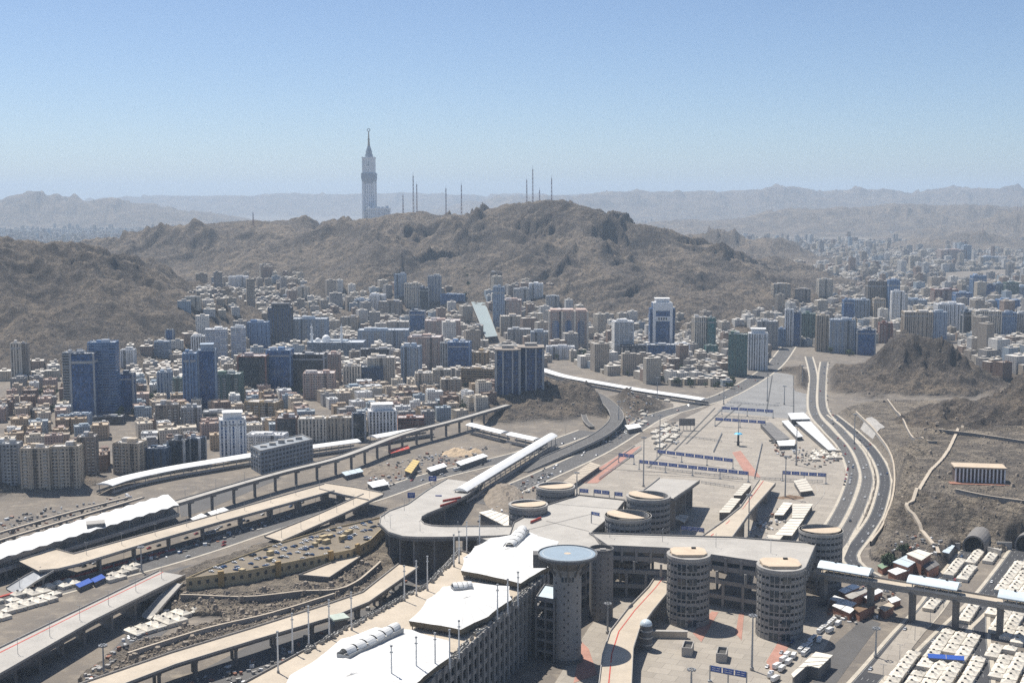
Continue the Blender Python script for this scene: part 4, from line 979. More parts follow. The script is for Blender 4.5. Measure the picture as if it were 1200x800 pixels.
def vault(name, label, cat, px, z, wd, rise, colh, mat=None, every=16, parent=None, roofname='roof', closed_side=True, P=None):
    """long barrel canopy on columns"""
    P = smooth_line(P or wpts(px, z), 10); t = parent or thing(name, label, cat, (P[0][0], P[0][1], 0))
    b = MB(); K = 8
    for i in range(len(P) - 1):
        l0, r0, l1, r1 = [offset(P, s_)[j] for j in (i, i + 1) for s_ in (wd / 2, -wd / 2)]
        prof = [(k / K, math.sin(math.pi * k / K) * rise) for k in range(K + 1)]
        pt = lambda l, r, q: (l[0] + (r[0] - l[0]) * q[0], l[1] + (r[1] - l[1]) * q[0], l[2] + q[1])
        for k in range(K): b.face([pt(l1, r1, prof[k]), pt(l0, r0, prof[k]), pt(l0, r0, prof[k + 1]), pt(l1, r1, prof[k + 1])])
        if i == 0: b.face([pt(l0, r0, q) for q in prof])
        if i == len(P) - 2: b.face([pt(l1, r1, q) for q in prof])
        for l, r, sgn in ((l0, l1, 1), (r0, r1, -1)): b.face([(l[0], l[1], l[2] - .7), (r[0], r[1], r[2] - .7), r, l])
    b.build(roofname, mat or white_m, t)
    if colh:
        acc = 4; L = 0
        for p, q in zip(P[:-1], P[1:]):
            l = math.dist(p[:2], q[:2])
            while acc < L + l:
                f = (acc - L) / l; x, y, zz = (p[i] + (q[i] - p[i]) * f for i in range(3)); nx, ny = -(q[1] - p[1]) / l, (q[0] - p[0]) / l
                b = MB()
                for s_ in (-.45, .45): b.cyl(x + nx * wd * s_, y + ny * wd * s_, zz - colh, zz - .5, .4, n=6, cap=False)
                b.build('column', steel, t); acc += every
            L += l
        b = MB(); 
        for s_ in (-.47, .47):
            ribbon(b, offset(P, wd * s_), -.15, .15, -colh + min(3, colh * .4), 0, min(2.4, colh * .35))
        b.build('railing', steel, t)
    return t
vault('walkway_canopy', 'long white walkway canopy curving past the apartment towers to the grey office block', 'canopy', [(122, 568), (150, 559), (200, 548.5), (245, 541), (300, 532)], 10, 19, 2.0, 9)
vault('walkway_canopy', 'short white walkway canopy emerging from behind the grey office block', 'canopy', [(360, 524), (419, 516)], 10, 17, 2.0, 9)
vault('walkway_canopy', 'white walkway canopy below the white striped office block', 'canopy', [(436, 512), (470, 506), (504, 501)], 10, 17, 2.0, 9)
vault('walkway_canopy', 'white footbridge canopy beside the rocky mound, nearer the rail viaduct', 'canopy', [(551, 497), (592, 507)], 11, 15, 2.0, 10)
vault('walkway_canopy', 'white footbridge canopy section ending at the big vaulted canopy', 'canopy', [(598, 508), (630, 515)], 11, 15, 2.0, 10)
vault('walkway_canopy', 'big white vaulted canopy standing alone over the valley road', 'canopy', [(539, 575), (590, 544), (647, 510)], 13, 14, 3.0, 12)
vault('walkway_canopy', 'long white canopy winding below the triple arched tower', 'canopy', [(634, 432), (660, 440), (690, 446), (750, 456.5), (800, 464), (826, 468)], 8, 17, 2.0, 7)
deck_lr('walkway_canopy', 'tall pale glazed canopy running up between towers to the mountain foot', 'canopy', [(551, 351), (569, 395)], [(567, 351), (583, 393.5)], [40, 14], 2.0, canopy_grey, .5, pier_rows=[(0, f) for f in (.03, .15, .3, .45, .6, .75, .9, .97)])
# ------------------------------------------------------------------ covered walkway over the tent roads
WZ = 24.0
wp = wpts([(952, 668), (1043, 683), (1147, 700), (1260, 719)], WZ)
wv = viaduct('covered_walkway', 'high concrete walkway on wall piers crossing the tunnel roads', 'walkway', wp, 12, 3.2, deck_tan, 1.3, 4000, 1.6, side_mat=facade_grey)
d_ = Vector((wp[2][0] - wp[1][0], wp[2][1] - wp[1][1])).normalized()
for px in (966, 1021, 1070, 1121, 1173, 1226):
    x, y, _ = G(px, 669 + (px - 952) * 50 / 308, WZ); b = MB(); b.box(x, y, -2, 3.0, 8, WZ - .8, math.atan2(d_.y, d_.x)); b.box(x, y, WZ - 4.2, 3.2, 10, 1.7, math.atan2(d_.y, d_.x)); b.build('pier', concrete_dark, wv)
for px, lab in (((961, 1021), 'pale barrel roof on the walkway next to the transverse bridge'), ((1065, 1124), 'pale barrel roof on the walkway, middle one of three'), ((1171, 1232), 'pale barrel roof on the walkway farthest from the round towers')):
    e = []
    for q in px:
        y_ = 669.5 + (q - 952) * (719 - 668) / (1260 - 952); e.append(G(q, y_ - 1, WZ))
    P = [(p[0], p[1], WZ + 5.2) for p in e]
    vault('walkway_roof', lab, 'roof', None, 0, 13, 3.6, 5.2, mat=pale_sheet, every=8, P=P)
    o_ = [o for o in C.objects if o.name.startswith('walkway_roof')][-1]
    b = MB(); m_ = Vector(P[0]).lerp(Vector(P[1]), .3); n_ = Vector(P[0]).lerp(Vector(P[1]), .75)
    b.cyl(m_.x, m_.y, m_.z + 3.4, m_.z + 4.8, .8, n=8); b.build('roof_vent', dark_m, o_)
    b = MB(); b.cyl(n_.x, n_.y, n_.z + 3.4, n_.z + 4.8, .8, n=8); b.build('roof_vent', dark_m, o_)
# ------------------------------------------------------------------ grey office block by the canopy
def fit_block(px):                              # front-left, front-right, back-left corners at ground -> parallelogram
    a, c, d = (Vector(G(*p)[:2]) for p in px); return [tuple(a), tuple(c), tuple(c + d - a), tuple(d)]
q = fit_block([(306, 556), (367, 541), (294, 549)])
H_ = A(307, 529, q[0][1])[2]
t = thing('office_block', 'grey office block with rows of dark windows beside the rail viaduct', 'office', (q[0][0], q[0][1], 0))
b = MB(); b.prism(q, -1, H_); b.build('wall', simple('bluegrey_render', (.25, .27, .29), .8, .12, .1, 1), t)
b = MB()
for i in range(4): ribbon(b, [q[i], q[(i + 1) % 4]], .05, .6, H_ + 1.2, 0, 1.2)
b.build('parapet', concrete, t)
for (p, r_, n) in ((q[0], q[1], 15), (q[3], q[0], 4)):
    L = math.dist(p, r_); d = Vector(((r_[0] - p[0]) / L, (r_[1] - p[1]) / L)); nn = Vector((d.y, -d.x)); rz = math.atan2(d.y, d.x)
    for k in range(5):
        for i in range(n):
            s_ = L * (i + .5) / n; b = MB(); b.box(p[0] + d.x * s_ + nn.x * .02, p[1] + d.y * s_ + nn.y * .02, 2.4 + k * H_ / 5.4, L / n * .55, .5, 2.1, rz); b.build('window', glass_m, t)
cc = Vector((sum(p[0] for p in q) / 4, sum(p[1] for p in q) / 4))
for i in range(5):
    f = .15 + .17 * i; x = q[0][0] + (q[1][0] - q[0][0]) * f + (q[3][0] - q[0][0]) * .5; y = q[0][1] + (q[1][1] - q[0][1]) * f + (q[3][1] - q[0][1]) * .5
    b = MB(); b.box(x, y, H_, 7, 5, 2 + (i % 3), .2); b.build('roof_box', concrete, t)
# ------------------------------------------------------------------ ochre car park with cars on its roof
cp = [G(a, c, 17)[:2] for a, c in [(218, 679), (250, 665), (315, 641), (380, 622), (446, 607), (455, 613), (434, 634), (412, 645), (352, 657), (288, 670)]]
t = thing('car_park', 'ochre walled car park building with a crowded roof deck on the rock', 'car park', (cp[0][0], cp[0][1], 8))
b = MB(); b.prism(cp, 3, 17, 0, 1); b.build('wall', [yellow_m, simple('car_park_deck', (.19, .155, .108), .85, .25, .1, 1, stain=(.12, .11, .1))], t)
for i in range(10):
    p, r_ = cp[i], cp[(i + 1) % 10]
    b = MB(); ribbon(b, [p, r_], -.2, .25, 18.3, 0, 1.4); b.build('parapet', yellow_m, t)
rk = random.Random(3); cq = Vector((sum(p[0] for p in cp) / 10, sum(p[1] for p in cp) / 10)); ax = Vector((cp[4][0] - cp[0][0], cp[4][1] - cp[0][1])).normalized()
for i in range(11):
    f = rk.uniform(-.8, .8); x, y = cq.x + ax.x * f * 95 + rk.uniform(-8, 8), cq.y + ax.y * f * 95 + rk.uniform(-8, 8); b = MB(); b.box(x, y, 17, rk.uniform(3, 7), rk.uniform(2.5, 4), rk.uniform(2.2, 3.4), math.atan2(ax.y, ax.x)); b.build('roof_kiosk', yellow_m, t)
for i in (6, 7, 8, 9):
    p, r_ = cp[i], cp[(i + 1) % 10]; L = math.dist(p, r_); n = int(L / 6); d = Vector((r_[0] - p[0], r_[1] - p[1])) / L; nn = Vector((d.y, -d.x))
    if (Vector(p) - Vector((cp[2]))).dot(nn) < 0: nn = -nn
    for j in range(n):
        s_ = L * (j + .5) / n; x, y = p[0] + d.x * s_, p[1] + d.y * s_
        b = MB(); b.box(x + nn.x * .1, y + nn.y * .1, 12.6, 2.2, .5, 2.6, math.atan2(d.y, d.x)); b.build('window', dark_m, t)
        if j % 5 == 2: b = MB(); b.box(x + d.x * 3 + nn.x * .6, y + d.y * 3 + nn.y * .6, 4, 4.2, 2.2, 16.5, math.atan2(d.y, d.x)); b.build('stair_bay', ochre_m, t)
q = [G(a, c, 12)[:2] for a, c in [(350, 674), (386, 677), (422, 653), (413, 650)]]
t = thing('terrace', 'pale flat terrace below the ochre car park wall', 'terrace', (q[0][0], q[0][1], 0)); b = MB(); b.prism(q, -1, 12, 0, 1); b.build('slab', [concrete_dark, deck_tan], t)
b = MB()
for i in range(4): ribbon(b, [q[i], q[(i + 1) % 4]], -.3, .3, 13, 0, 1)
b.build('parapet', concrete_grey, t)
# ------------------------------------------------------------------ building on the rocky plateau, tunnel mouths, slope slabs, wall path
x, y, z = GT(1146, 563); z = 30
t = thing('pillared_hall', 'long dark hall with white pillars standing on the rocky plateau', 'hall', (x, y, z)); rz = -.16
b = MB(); b.box(x, y, z - 4, 43, 17, 17, rz); b.build('wall', simple('brown_wall', (.1, .065, .05), .8), t)
b = MB(); b.box(x, y, z + 13, 46, 20, 1.4, rz); b.build('roof', roof_tan, t)
for i in range(14):
    s_ = -21.5 + 43 * i / 13; b = MB(); b.box(x + s_ * math.cos(rz) + 9.2 * math.sin(rz), y + s_ * math.sin(rz) - 9.2 * math.cos(rz), z - 2, 1.3, 1.0, 15, rz); b.build('pillar', white_m, t)
b = MB(); b.box(x - 4, y - 13, z - 5, 52, 9, 5.2, rz); b.build('terrace', rust_m, t)
for (px, py, dirpx, lab) in ((1141, 647, (1090, 712), 'round concrete tunnel mouth at the end of the tunnel road'), (1202, 646, (1150, 706), 'round concrete tunnel mouth at the end of the camp road')):
    p = Vector(G(px, py)); d = (p - Vector(G(*dirpx))); d.z = 0; d.normalize(); n_ = Vector((-d.y, d.x, 0)); r = 9.2
    t = thing('tunnel_mouth', lab, 'tunnel', tuple(p)); b = MB(); g = MB(); h = MB(); K = 24
    for i in range(K):
        a0, a1 = 2 * math.pi * i / K, 2 * math.pi * (i + 1) / K
        pt = lambda a, rr, dd: tuple(p + n_ * rr * math.cos(a) + Vector((0, 0, 5 + rr * math.sin(a))) + d * dd)
        b.face([pt(a0, r, 0), pt(a1, r, 0), pt(a1, r + .4, 40), pt(a0, r + .4, 40)]); b.face([pt(a0, r - 1.4, 0), pt(a1, r - 1.4, 0), pt(a1, r, 0), pt(a0, r, 0)][::-1])
        g.face([pt(a1, r - 1.4, 0), pt(a0, r - 1.4, 0), pt(a0, r - 1.4, 38), pt(a1, r - 1.4, 38)])
    g.face([pt(2 * math.pi * i / K, r - 1.4, 38) for i in range(K)])
    b.build('collar', concrete_grey, t); g.build('lining', dark_m, t)
    k = MB(); k.bar(tuple(p + n_ * 11 + Vector((0, 0, 2))), tuple(p + n_ * 22 - d * 6 + Vector((0, 0, 2))), 1.2, 9); k.bar(tuple(p - n_ * 11 + Vector((0, 0, 2))), tuple(p - n_ * 22 - d * 6 + Vector((0, 0, 2))), 1.2, 9); k.build('wing_wall', concrete, t)
def drape(name, label, cat, quad_px, mat, lift=.6, nx=8, ny=8, kind=None):
    b = MB(); g = [[None] * (ny + 1) for _ in range(nx + 1)]
    cs = [GT(*p) for p in quad_px]
    for i in range(nx + 1):
        for j in range(ny + 1):
            u, v_ = i / nx, j / ny
            x, y, z = ((1 - u) * (1 - v_) * cs[0][k] + u * (1 - v_) * cs[1][k] + u * v_ * cs[2][k] + (1 - u) * v_ * cs[3][k] for k in range(3))
            g[i][j] = (x, y, z)
    for i in range(nx):
        for j in range(ny): b.face([g[i][j], g[i + 1][j], g[i + 1][j + 1], g[i][j + 1]])
    X_ = np.array([p[:2] for p in b.v]); Z_ = terrain(X_[:, 0], X_[:, 1])[0]
    zz = 0; b.v = [(p[0], p[1], float(z_) + lift) for p, z_ in zip(b.v, Z_)]
    n0 = len(b.f)
    ed = [g[i][0] for i in range(nx + 1)] + [g[nx][j] for j in range(1, ny + 1)] + [g[i][ny] for i in range(nx - 1, -1, -1)] + [g[0][j] for j in range(ny - 1, 0, -1)]
    top = lambda p: hz(p[0], p[1]) + lift
    for p, q in zip(ed, ed[1:] + ed[:1]): b.face([(p[0], p[1], top(p) - 8), (q[0], q[1], top(q) - 8), (q[0], q[1], top(q)), (p[0], p[1], top(p))])
    return tag(b.build(name, mat), label, cat, kind=kind)
drape('slope_slab', 'smooth pale concrete slab on the cutting slope beside the highway', 'slope slab', [(1008, 503), (1023, 515), (1037, 501), (1022, 489)], concrete)
for i_, (px_, lab_) in enumerate([([(1003, 484), (1024, 505), (1042, 530), (1048, 556), (1046, 584), (1036, 612), (1020, 640)], 'pale retaining wall following the outer highway kerb below the slope'), ([(1040, 470), (1058, 492), (1080, 512), (1098, 520)], 'grey terrace wall across the slope under the small dark hill'), ([(1100, 505), (1150, 512), (1200, 520)], 'upper terrace wall behind the pillared hall'), ([(1120, 578), (1160, 584), (1200, 590)], 'lower terrace wall in front of the pillared hall'), ([(212, 704), (290, 703), (352, 696), (405, 690), (446, 662)], 'rough retaining wall along the rock under the ochre car park'), ([(150, 770), (240, 741), (320, 722), (392, 700)], 'low retaining wall at the foot of the rubble slope beside the long ramp')]):
    P = smooth_line([GT(a, c) for a, c in px_], 6); P = [(p[0], p[1], max(hz(p[0], p[1]), 0) + .6) for p in P]; zs_ = np.convolve(np.pad([p[2] for p in P], 6, mode='edge'), np.ones(13) / 13, 'valid'); P = [(p[0], p[1], float(z_)) for p, z_ in zip(P, zs_)]; t = thing('retaining_wall', lab_, 'wall', P[0])
    b = MB(); ribbon(b, P, -.6, .6, 2.2, 0, 7); b.build('wall', [concrete, concrete_grey, concrete_grey, concrete_grey, concrete_grey, concrete][i_], t)
    b = MB(); ribbon(b, P, -.8, .8, 2.6, 0, .4); b.build('coping', deck_tan, t)
b = MB(); P = []
for px, py in [(1128, 500), (1110, 530), (1090, 553), (1074, 575), (1062, 596), (1078, 616), (1100, 650)]: P.append(GT(px, py))
P = smooth_line(P, 6); P = [(p[0], p[1], max(hz(p[0], p[1]), 0) + 1.0) for p in P]
ribbon(b, P, -1.5, 1.5, .6, 0, 5); tag(b.build('retaining_wall', deck_tan), 'low tan retaining wall zigzagging down the rocky slope', 'wall')
# ------------------------------------------------------------------ sign gantries, masts, lamps
def gantry(label, a, c, n, z=7.5, hgt=3.2, posts=4, gap=.12):
    p, q = Vector(G(*a, z)), Vector(G(*c, z)); t = thing('sign_gantry', label, 'sign gantry', (p.x, p.y, 0)); d = q - p
    b = MB(); b.bar((p.x, p.y, z - .2), (q.x, q.y, z - .2), .6, .5); b.bar((p.x, p.y, z + hgt), (q.x, q.y, z + hgt), .4, .4); b.build('beam', steel, t)
    for i in range(posts):
        r_ = p.lerp(q, i / max(1, posts - 1)); k = MB(); k.cyl(r_.x, r_.y, 0, z + hgt, .4, n=8); k.box(r_.x, r_.y, 0, 2.4, 2.4, .9); k.build('post', pole_m, t)
    for i in range(n):
        f0, f1 = i / n + gap / n / 2, (i + 1) / n - gap / n / 2; u, v_ = p.lerp(q, f0), p.lerp(q, f1)
        k = MB(); k.bar((u.x, u.y - .3, z + hgt / 2), (v_.x, v_.y - .3, z + hgt / 2), .25, hgt); s_ = k.build('sign_panel', blue_m, t)
        k = MB()
        for r2, zz in ((.12, .7), (.55, .7), (.12, .3), (.5, .3)):
            m0, m1 = u.lerp(v_, r2), u.lerp(v_, r2 + .32); k.bar((m0.x, m0.y - .46, z + hgt * zz), (m1.x, m1.y - .46, z + hgt * zz), .05, .35)
        k.build('lettering', white_m, s_)
gantry('short blue sign gantry at the near corner of the valley road side', (725, 534), (743, 536), 3, posts=2)
gantry('long blue sign gantry crossing the esplanade, farther of the close pair', (770, 530), (859, 541), 8, posts=4)
gantry('long blue sign gantry crossing the esplanade, nearer of the close pair', (749, 542), (877, 556), 11, posts=5)
gantry('blue sign gantry reaching from the esplanade to the highway kerb', (917, 555), (968, 558), 5, posts=3)
gantry('farthest blue sign gantry across the esplanade', (846, 479), (906, 483), 6, posts=3)
gantry('second farthest blue sign gantry, just beyond the cyan disc mast', (838, 492), (897, 496), 6, posts=3)
gantry('small blue sign gantry on the far lip of the roof deck, alone on its post', (679, 576), (690, 577), 1, posts=1)
gantry('small blue sign gantry between two others on the far lip of the roof deck', (696, 577), (714, 579), 2, posts=2)
gantry('small blue sign gantry touching the tall open topped round tower', (720, 580), (730, 581), 1, posts=1)
gantry('small blue sign on the roof deck by the low open round tower', (693, 602), (703, 604), 1, z=44, posts=1, hgt=2)
gantry('blue sign gantry seen between the sloping ramp and the round tower', (798, 620), (825, 623), 4, posts=2)
gantry('long blue sign gantry on the forecourt below the round ramp towers', (832, 785), (875, 793), 3, z=7, posts=3)
for px, py, w_, lab in ((482, 583, 7, 'blue road sign on the inner kerb where the valley road meets the loop deck'), (514, 586, 6, 'blue road sign next to the red barriers'), (507, 563, 8, 'violet blue road sign standing in the middle of the valley road')):
    x, y, z = G(px, py + 5, 8 if px != 507 else 0); t = thing('road_sign', lab, 'sign', (x, y, z)); b = MB(); b.box(x, y, z + 4, w_, .4, 5); s_ = b.build('sign_panel', blue_m, t)
    b = MB(); b.box(x, y - .3, z + 7, w_ * .7, .15, .5); b.box(x, y - .3, z + 5.8, w_ * .5, .15, .5); b.build('lettering', white_m, s_)
    b = MB(); b.cyl(x - w_ * .3, y + .5, z - 6, z + 9, .25, n=6); b.cyl(x + w_ * .3, y + .5, z - 6, z + 9, .25, n=6); b.build('post', pole_m, t)
x, y, _ = G(865, 522); t = thing('disc_mast', 'dark mast with a bright cyan disc on the esplanade', 'mast', (x, y, 0))
b = MB(); b.cyl(x, y, 0, 5, 1.6, n=10); b.cyl(x, y, 5, 14, 1.2, n=10); b.build('base', dark_m, t)
b = MB(); b.cyl(x, y, 14, 15.2, 5, 3.4, n=24, bottom=True); b.build('disc', cyan_m, t)
b = MB(); b.cyl(x, y, 15, 40, .5, .3, n=8); b.build('pole', pole_m, t); b = MB(); b.bar((x - 5, y, 4.6), (x + 5, y, 4.6), .5); b.build('cross_arm', steel, t)
def tall_mast(label, px, yb, yt, z0=0, heads=8):
    x, y, _ = G(px, yb, z0); h = A(px, yt, y)[2]; t = thing('floodlight_mast', label, 'floodlight mast', (x, y, z0))
    b = MB(); b.cyl(x, y, z0, h, .75, .4, n=8); b.build('pole', pole_m, t)
    b = MB(); b.ring(x, y, h - .4, h, 1.6, 2.0, 12); b.build('head_ring', steel, t)
    for i in range(heads):
        a = 2 * math.pi * i / heads; k = MB(); k.box(x + 2.2 * math.cos(a), y + 2.2 * math.sin(a), h - 1, 1, 1, .9, a); k.build('lamp', steel, t)
    b = MB(); b.cyl(x, y, z0, z0 + 2, 1.3, n=8); b.build('base', concrete, t)
for px, yb, yt, lab in ((754, 570, 512, 'tall floodlight mast rising behind the tall open round tower'), (773, 532, 486, 'tall floodlight mast by the long gantry post'), (920, 583, 534, 'tall floodlight mast in the brown planting bed'), (933, 545, 498, 'tall floodlight mast among white sheds'),
                    (877, 632, 579, 'tall floodlight mast beside the sloping ramp'), (919, 474, 452, 'floodlight mast on the dark upper plaza'), (899, 470, 440, 'floodlight mast near the top of the straight road'), (770, 470, 442, 'floodlight mast behind the white winding canopy'), (676, 580, 553, 'floodlight mast on the far lip of the roof deck'),
                    (881, 785, 720, 'brown pole mast between the round ramp towers'), (940, 452, 428, 'floodlight mast at the head of the curved highway'), (1001, 520, 485, 'floodlight mast between highway carriageways'), (122, 796, 755, 'dark mast with a ring lamp below the pale bridge deck'), (712, 742, 706, 'mast beside the red line of the curved ramp'), (166, 670, 640, 'green topped mast by the red barrier'), (810, 805, 783, 'twin headed mast below the planter boxes'),
                    (848, 474, 450, 'floodlight mast at the diagonal road edge'), (725, 500, 470, 'floodlight mast inside the road bend'), (1026, 770, 735, 'floodlight mast on the median of the tunnel road')):
    tall_mast(lab, px, yb, yt)
lamp0 = thing('street_lamp', 'slim street lamp on the footbridge edge', 'street lamp', (0, 0, 0))
b = MB(); b.cyl(0, 0, 0, 10, .18, .11, n=6); b.build('pole', pole_m, lamp0)
b = MB(); b.bar((-1.4, 0, 10), (1.4, 0, 10), .12); b.build('arm', pole_m, lamp0)
for s_ in (-1, 1): b = MB(); b.box(1.5 * s_, 0, 9.85, .8, .35, .2); b.build('lamp_head', steel, lamp0)
li = 0
def lamps(px, z, every, off, lab, grp):
    global li
    P = smooth_line([G(a, c, z) for a, c in px], 6); acc = every * .4; L = 0
    Q = offset(P, off)
    for p, q in zip(Q[:-1], Q[1:]):
        l = math.dist(p[:2], q[:2])
        while acc < L + l:
            f = (acc - L) / l; loc = tuple(p[i] + (q[i] - p[i]) * f for i in range(3)); rz = math.atan2(q[1] - p[1], q[0] - p[0]) + math.pi / 2
            if li == 0: lamp0.location = loc; lamp0.rotation_euler = (0, 0, rz); lamp0['label'] = lab; lamp0['group'] = grp
            else: copy_tree(lamp0, loc, rz, lab, grp)
            li += 1; acc += every
        L += l
lamps([(86, 655), (250, 609), (380, 571)], 13, 34, 2, 'slim double street lamp on the footbridge deck', 'lamps on the footbridge')
lamps([(440, 580), (330, 630)], 12.6, 30, 0, 'slim double street lamp on the footbridge arm by the car park', 'lamps on the footbridge arm')
lamps([(0, 774), (100, 720), (195, 672)], 15, 32, -3, 'slim double street lamp on the pale bridge deck', 'lamps on the pale bridge deck')
lamps(RD['valley_road'], 0, 45, 16.5, 'double street lamp along the valley road kerb', 'lamps along the valley road')
lamps(RD['diagonal_road'][2:], 0, 55, 0, 'double street lamp in the middle of the diagonal road', 'lamps along the diagonal road')
lamps(RD['highway_mid'], 0, 55, 6.8, 'double street lamp on the highway median', 'lamps along the highway')
lamps(RD['tunnel_road'], 0, 40, -8, 'double street lamp beside the tunnel road', 'lamps along the tunnel road')
lamps([(206, 589), (330, 553), (470, 509), (590, 476)], 17, 40, 4, 'thin service pole along the rail viaduct', 'poles along the rail viaduct')
lamps([(600, 624), (520, 626), (462, 620), (452, 606), (490, 594)], 32, 30, 0, 'slim double street lamp on the loop deck', 'lamps on the loop deck')
lamps([(690, 628), (780, 635), (940, 652)], TB, 40, 0, 'slim double street lamp on the transverse bridge', 'lamps on the transverse bridge')
for i_, (a, c, lab) in enumerate([((702, 562), (752, 526), 'long grey crowd barrier beside the long red paving strip'), ((884, 561), (964, 565), 'grey crowd barrier nearer than the gantry at the highway kerb'), ((846, 508), (836, 530), 'grey crowd barrier running up to the cyan disc mast'), ((893, 520), (884, 560), 'grey crowd barrier between the disc mast and the grey roofed shed'), ((838, 488), (900, 492), 'grey crowd barrier behind the second farthest gantry'), ((852, 472), (912, 476), 'grey crowd barrier behind the farthest gantry'), ((786, 510), (846, 518), 'grey crowd barrier between booth tents and the disc mast'), ((758, 548), (870, 562), 'grey crowd barrier just below the nearer long gantry'), ((822, 566), (860, 572), 'short grey crowd barrier by the end of the sloping ramp'), ((935, 600), (918, 632), 'grey crowd barrier beside the cream long roof pair')]):
    p, q = Vector(G(*a)), Vector(G(*c)); t = thing('crowd_barrier', lab, 'barrier', tuple(p)); L = (q - p).length; b = MB()
    for zz in (.5, 1.7, 2.4): b.bar((p.x, p.y, zz), (q.x, q.y, zz), .3, .22)
    b.build('rail', steel, t); b = MB(); n = max(3, int(L / 5))
    for i in range(n + 1): r_ = p.lerp(q, i / n); b.bar((r_.x, r_.y, 0), (r_.x, r_.y, 2.5), .3)
    b.build('post', steel, t)['kind'] = 'stuff'
# ------------------------------------------------------------------ elevated road bend
viaduct('elevated_road', 'elevated double carriageway bending round the rocky mound', 'viaduct', [G(a, c, z) for a, c, z in [(672, 452, 9), (690, 459, 9), (706, 467, 9), (720, 480, 9), (722, 492, 9), (708, 506, 8), (684, 519, 6), (650, 534, 3), (610, 552, .6)]], 17, 2.2, asphalt_pale, 1, 28, 1.3, side_mat=concrete, road_marks=4, cols=2)
viaduct('slip_road', 'narrow slip road looping inside the elevated road bend', 'road', [G(a, c, z) for a, c, z in [(705, 472, 8), (692, 474, 6), (684, 480, 5), (686, 492, 4), (694, 500, 3)]], 6, 1.2, asphalt_pale, .8, 40, .8, cols=1)
# ------------------------------------------------------------------ sheds, stalls, small buildings
def shed(name, label, cat, px, h, roof=None, wall=None, over=.6, z0=0, door=True):
    q = [G(a, c, z0 + h)[:2] for a, c in px]; cx = sum(p[0] for p in q) / len(q); cyy = sum(p[1] for p in q) / len(q)
    t = thing(name, label, cat, (cx, cyy, z0)); ins = [(cx + (p[0] - cx) * .92, cyy + (p[1] - cyy) * .92) for p in q]
    b = MB(); b.prism(ins, z0 - 1, z0 + h - .3, top=False); b.build('wall', wall or concrete_dark, t)
    b = MB(); b.prism(q, z0 + h - .45, z0 + h, bottom=True); b.build('roof', roof or tent_m, t)
    k = max(range(len(q)), key=lambda i: math.dist(q[i], q[(i + 1) % len(q)])); p, r_ = q[k], q[(k + 1) % len(q)]
    L = math.dist(p, r_); n = max(1, int(L / 9)); b = MB()
    for i in range(1, n): b.bar((p[0] + (r_[0] - p[0]) * i / n, p[1] + (r_[1] - p[1]) * i / n, z0 + h + .12), (q[(k + 3) % len(q)][0] + (q[(k + 2) % len(q)][0] - q[(k + 3) % len(q)][0]) * i / n, q[(k + 3) % len(q)][1] + (q[(k + 2) % len(q)][1] - q[(k + 3) % len(q)][1]) * i / n, z0 + h + .12), .35, .25)
    if n > 1: b.build('roof_rib', concrete, t)['kind'] = 'stuff'
    return t
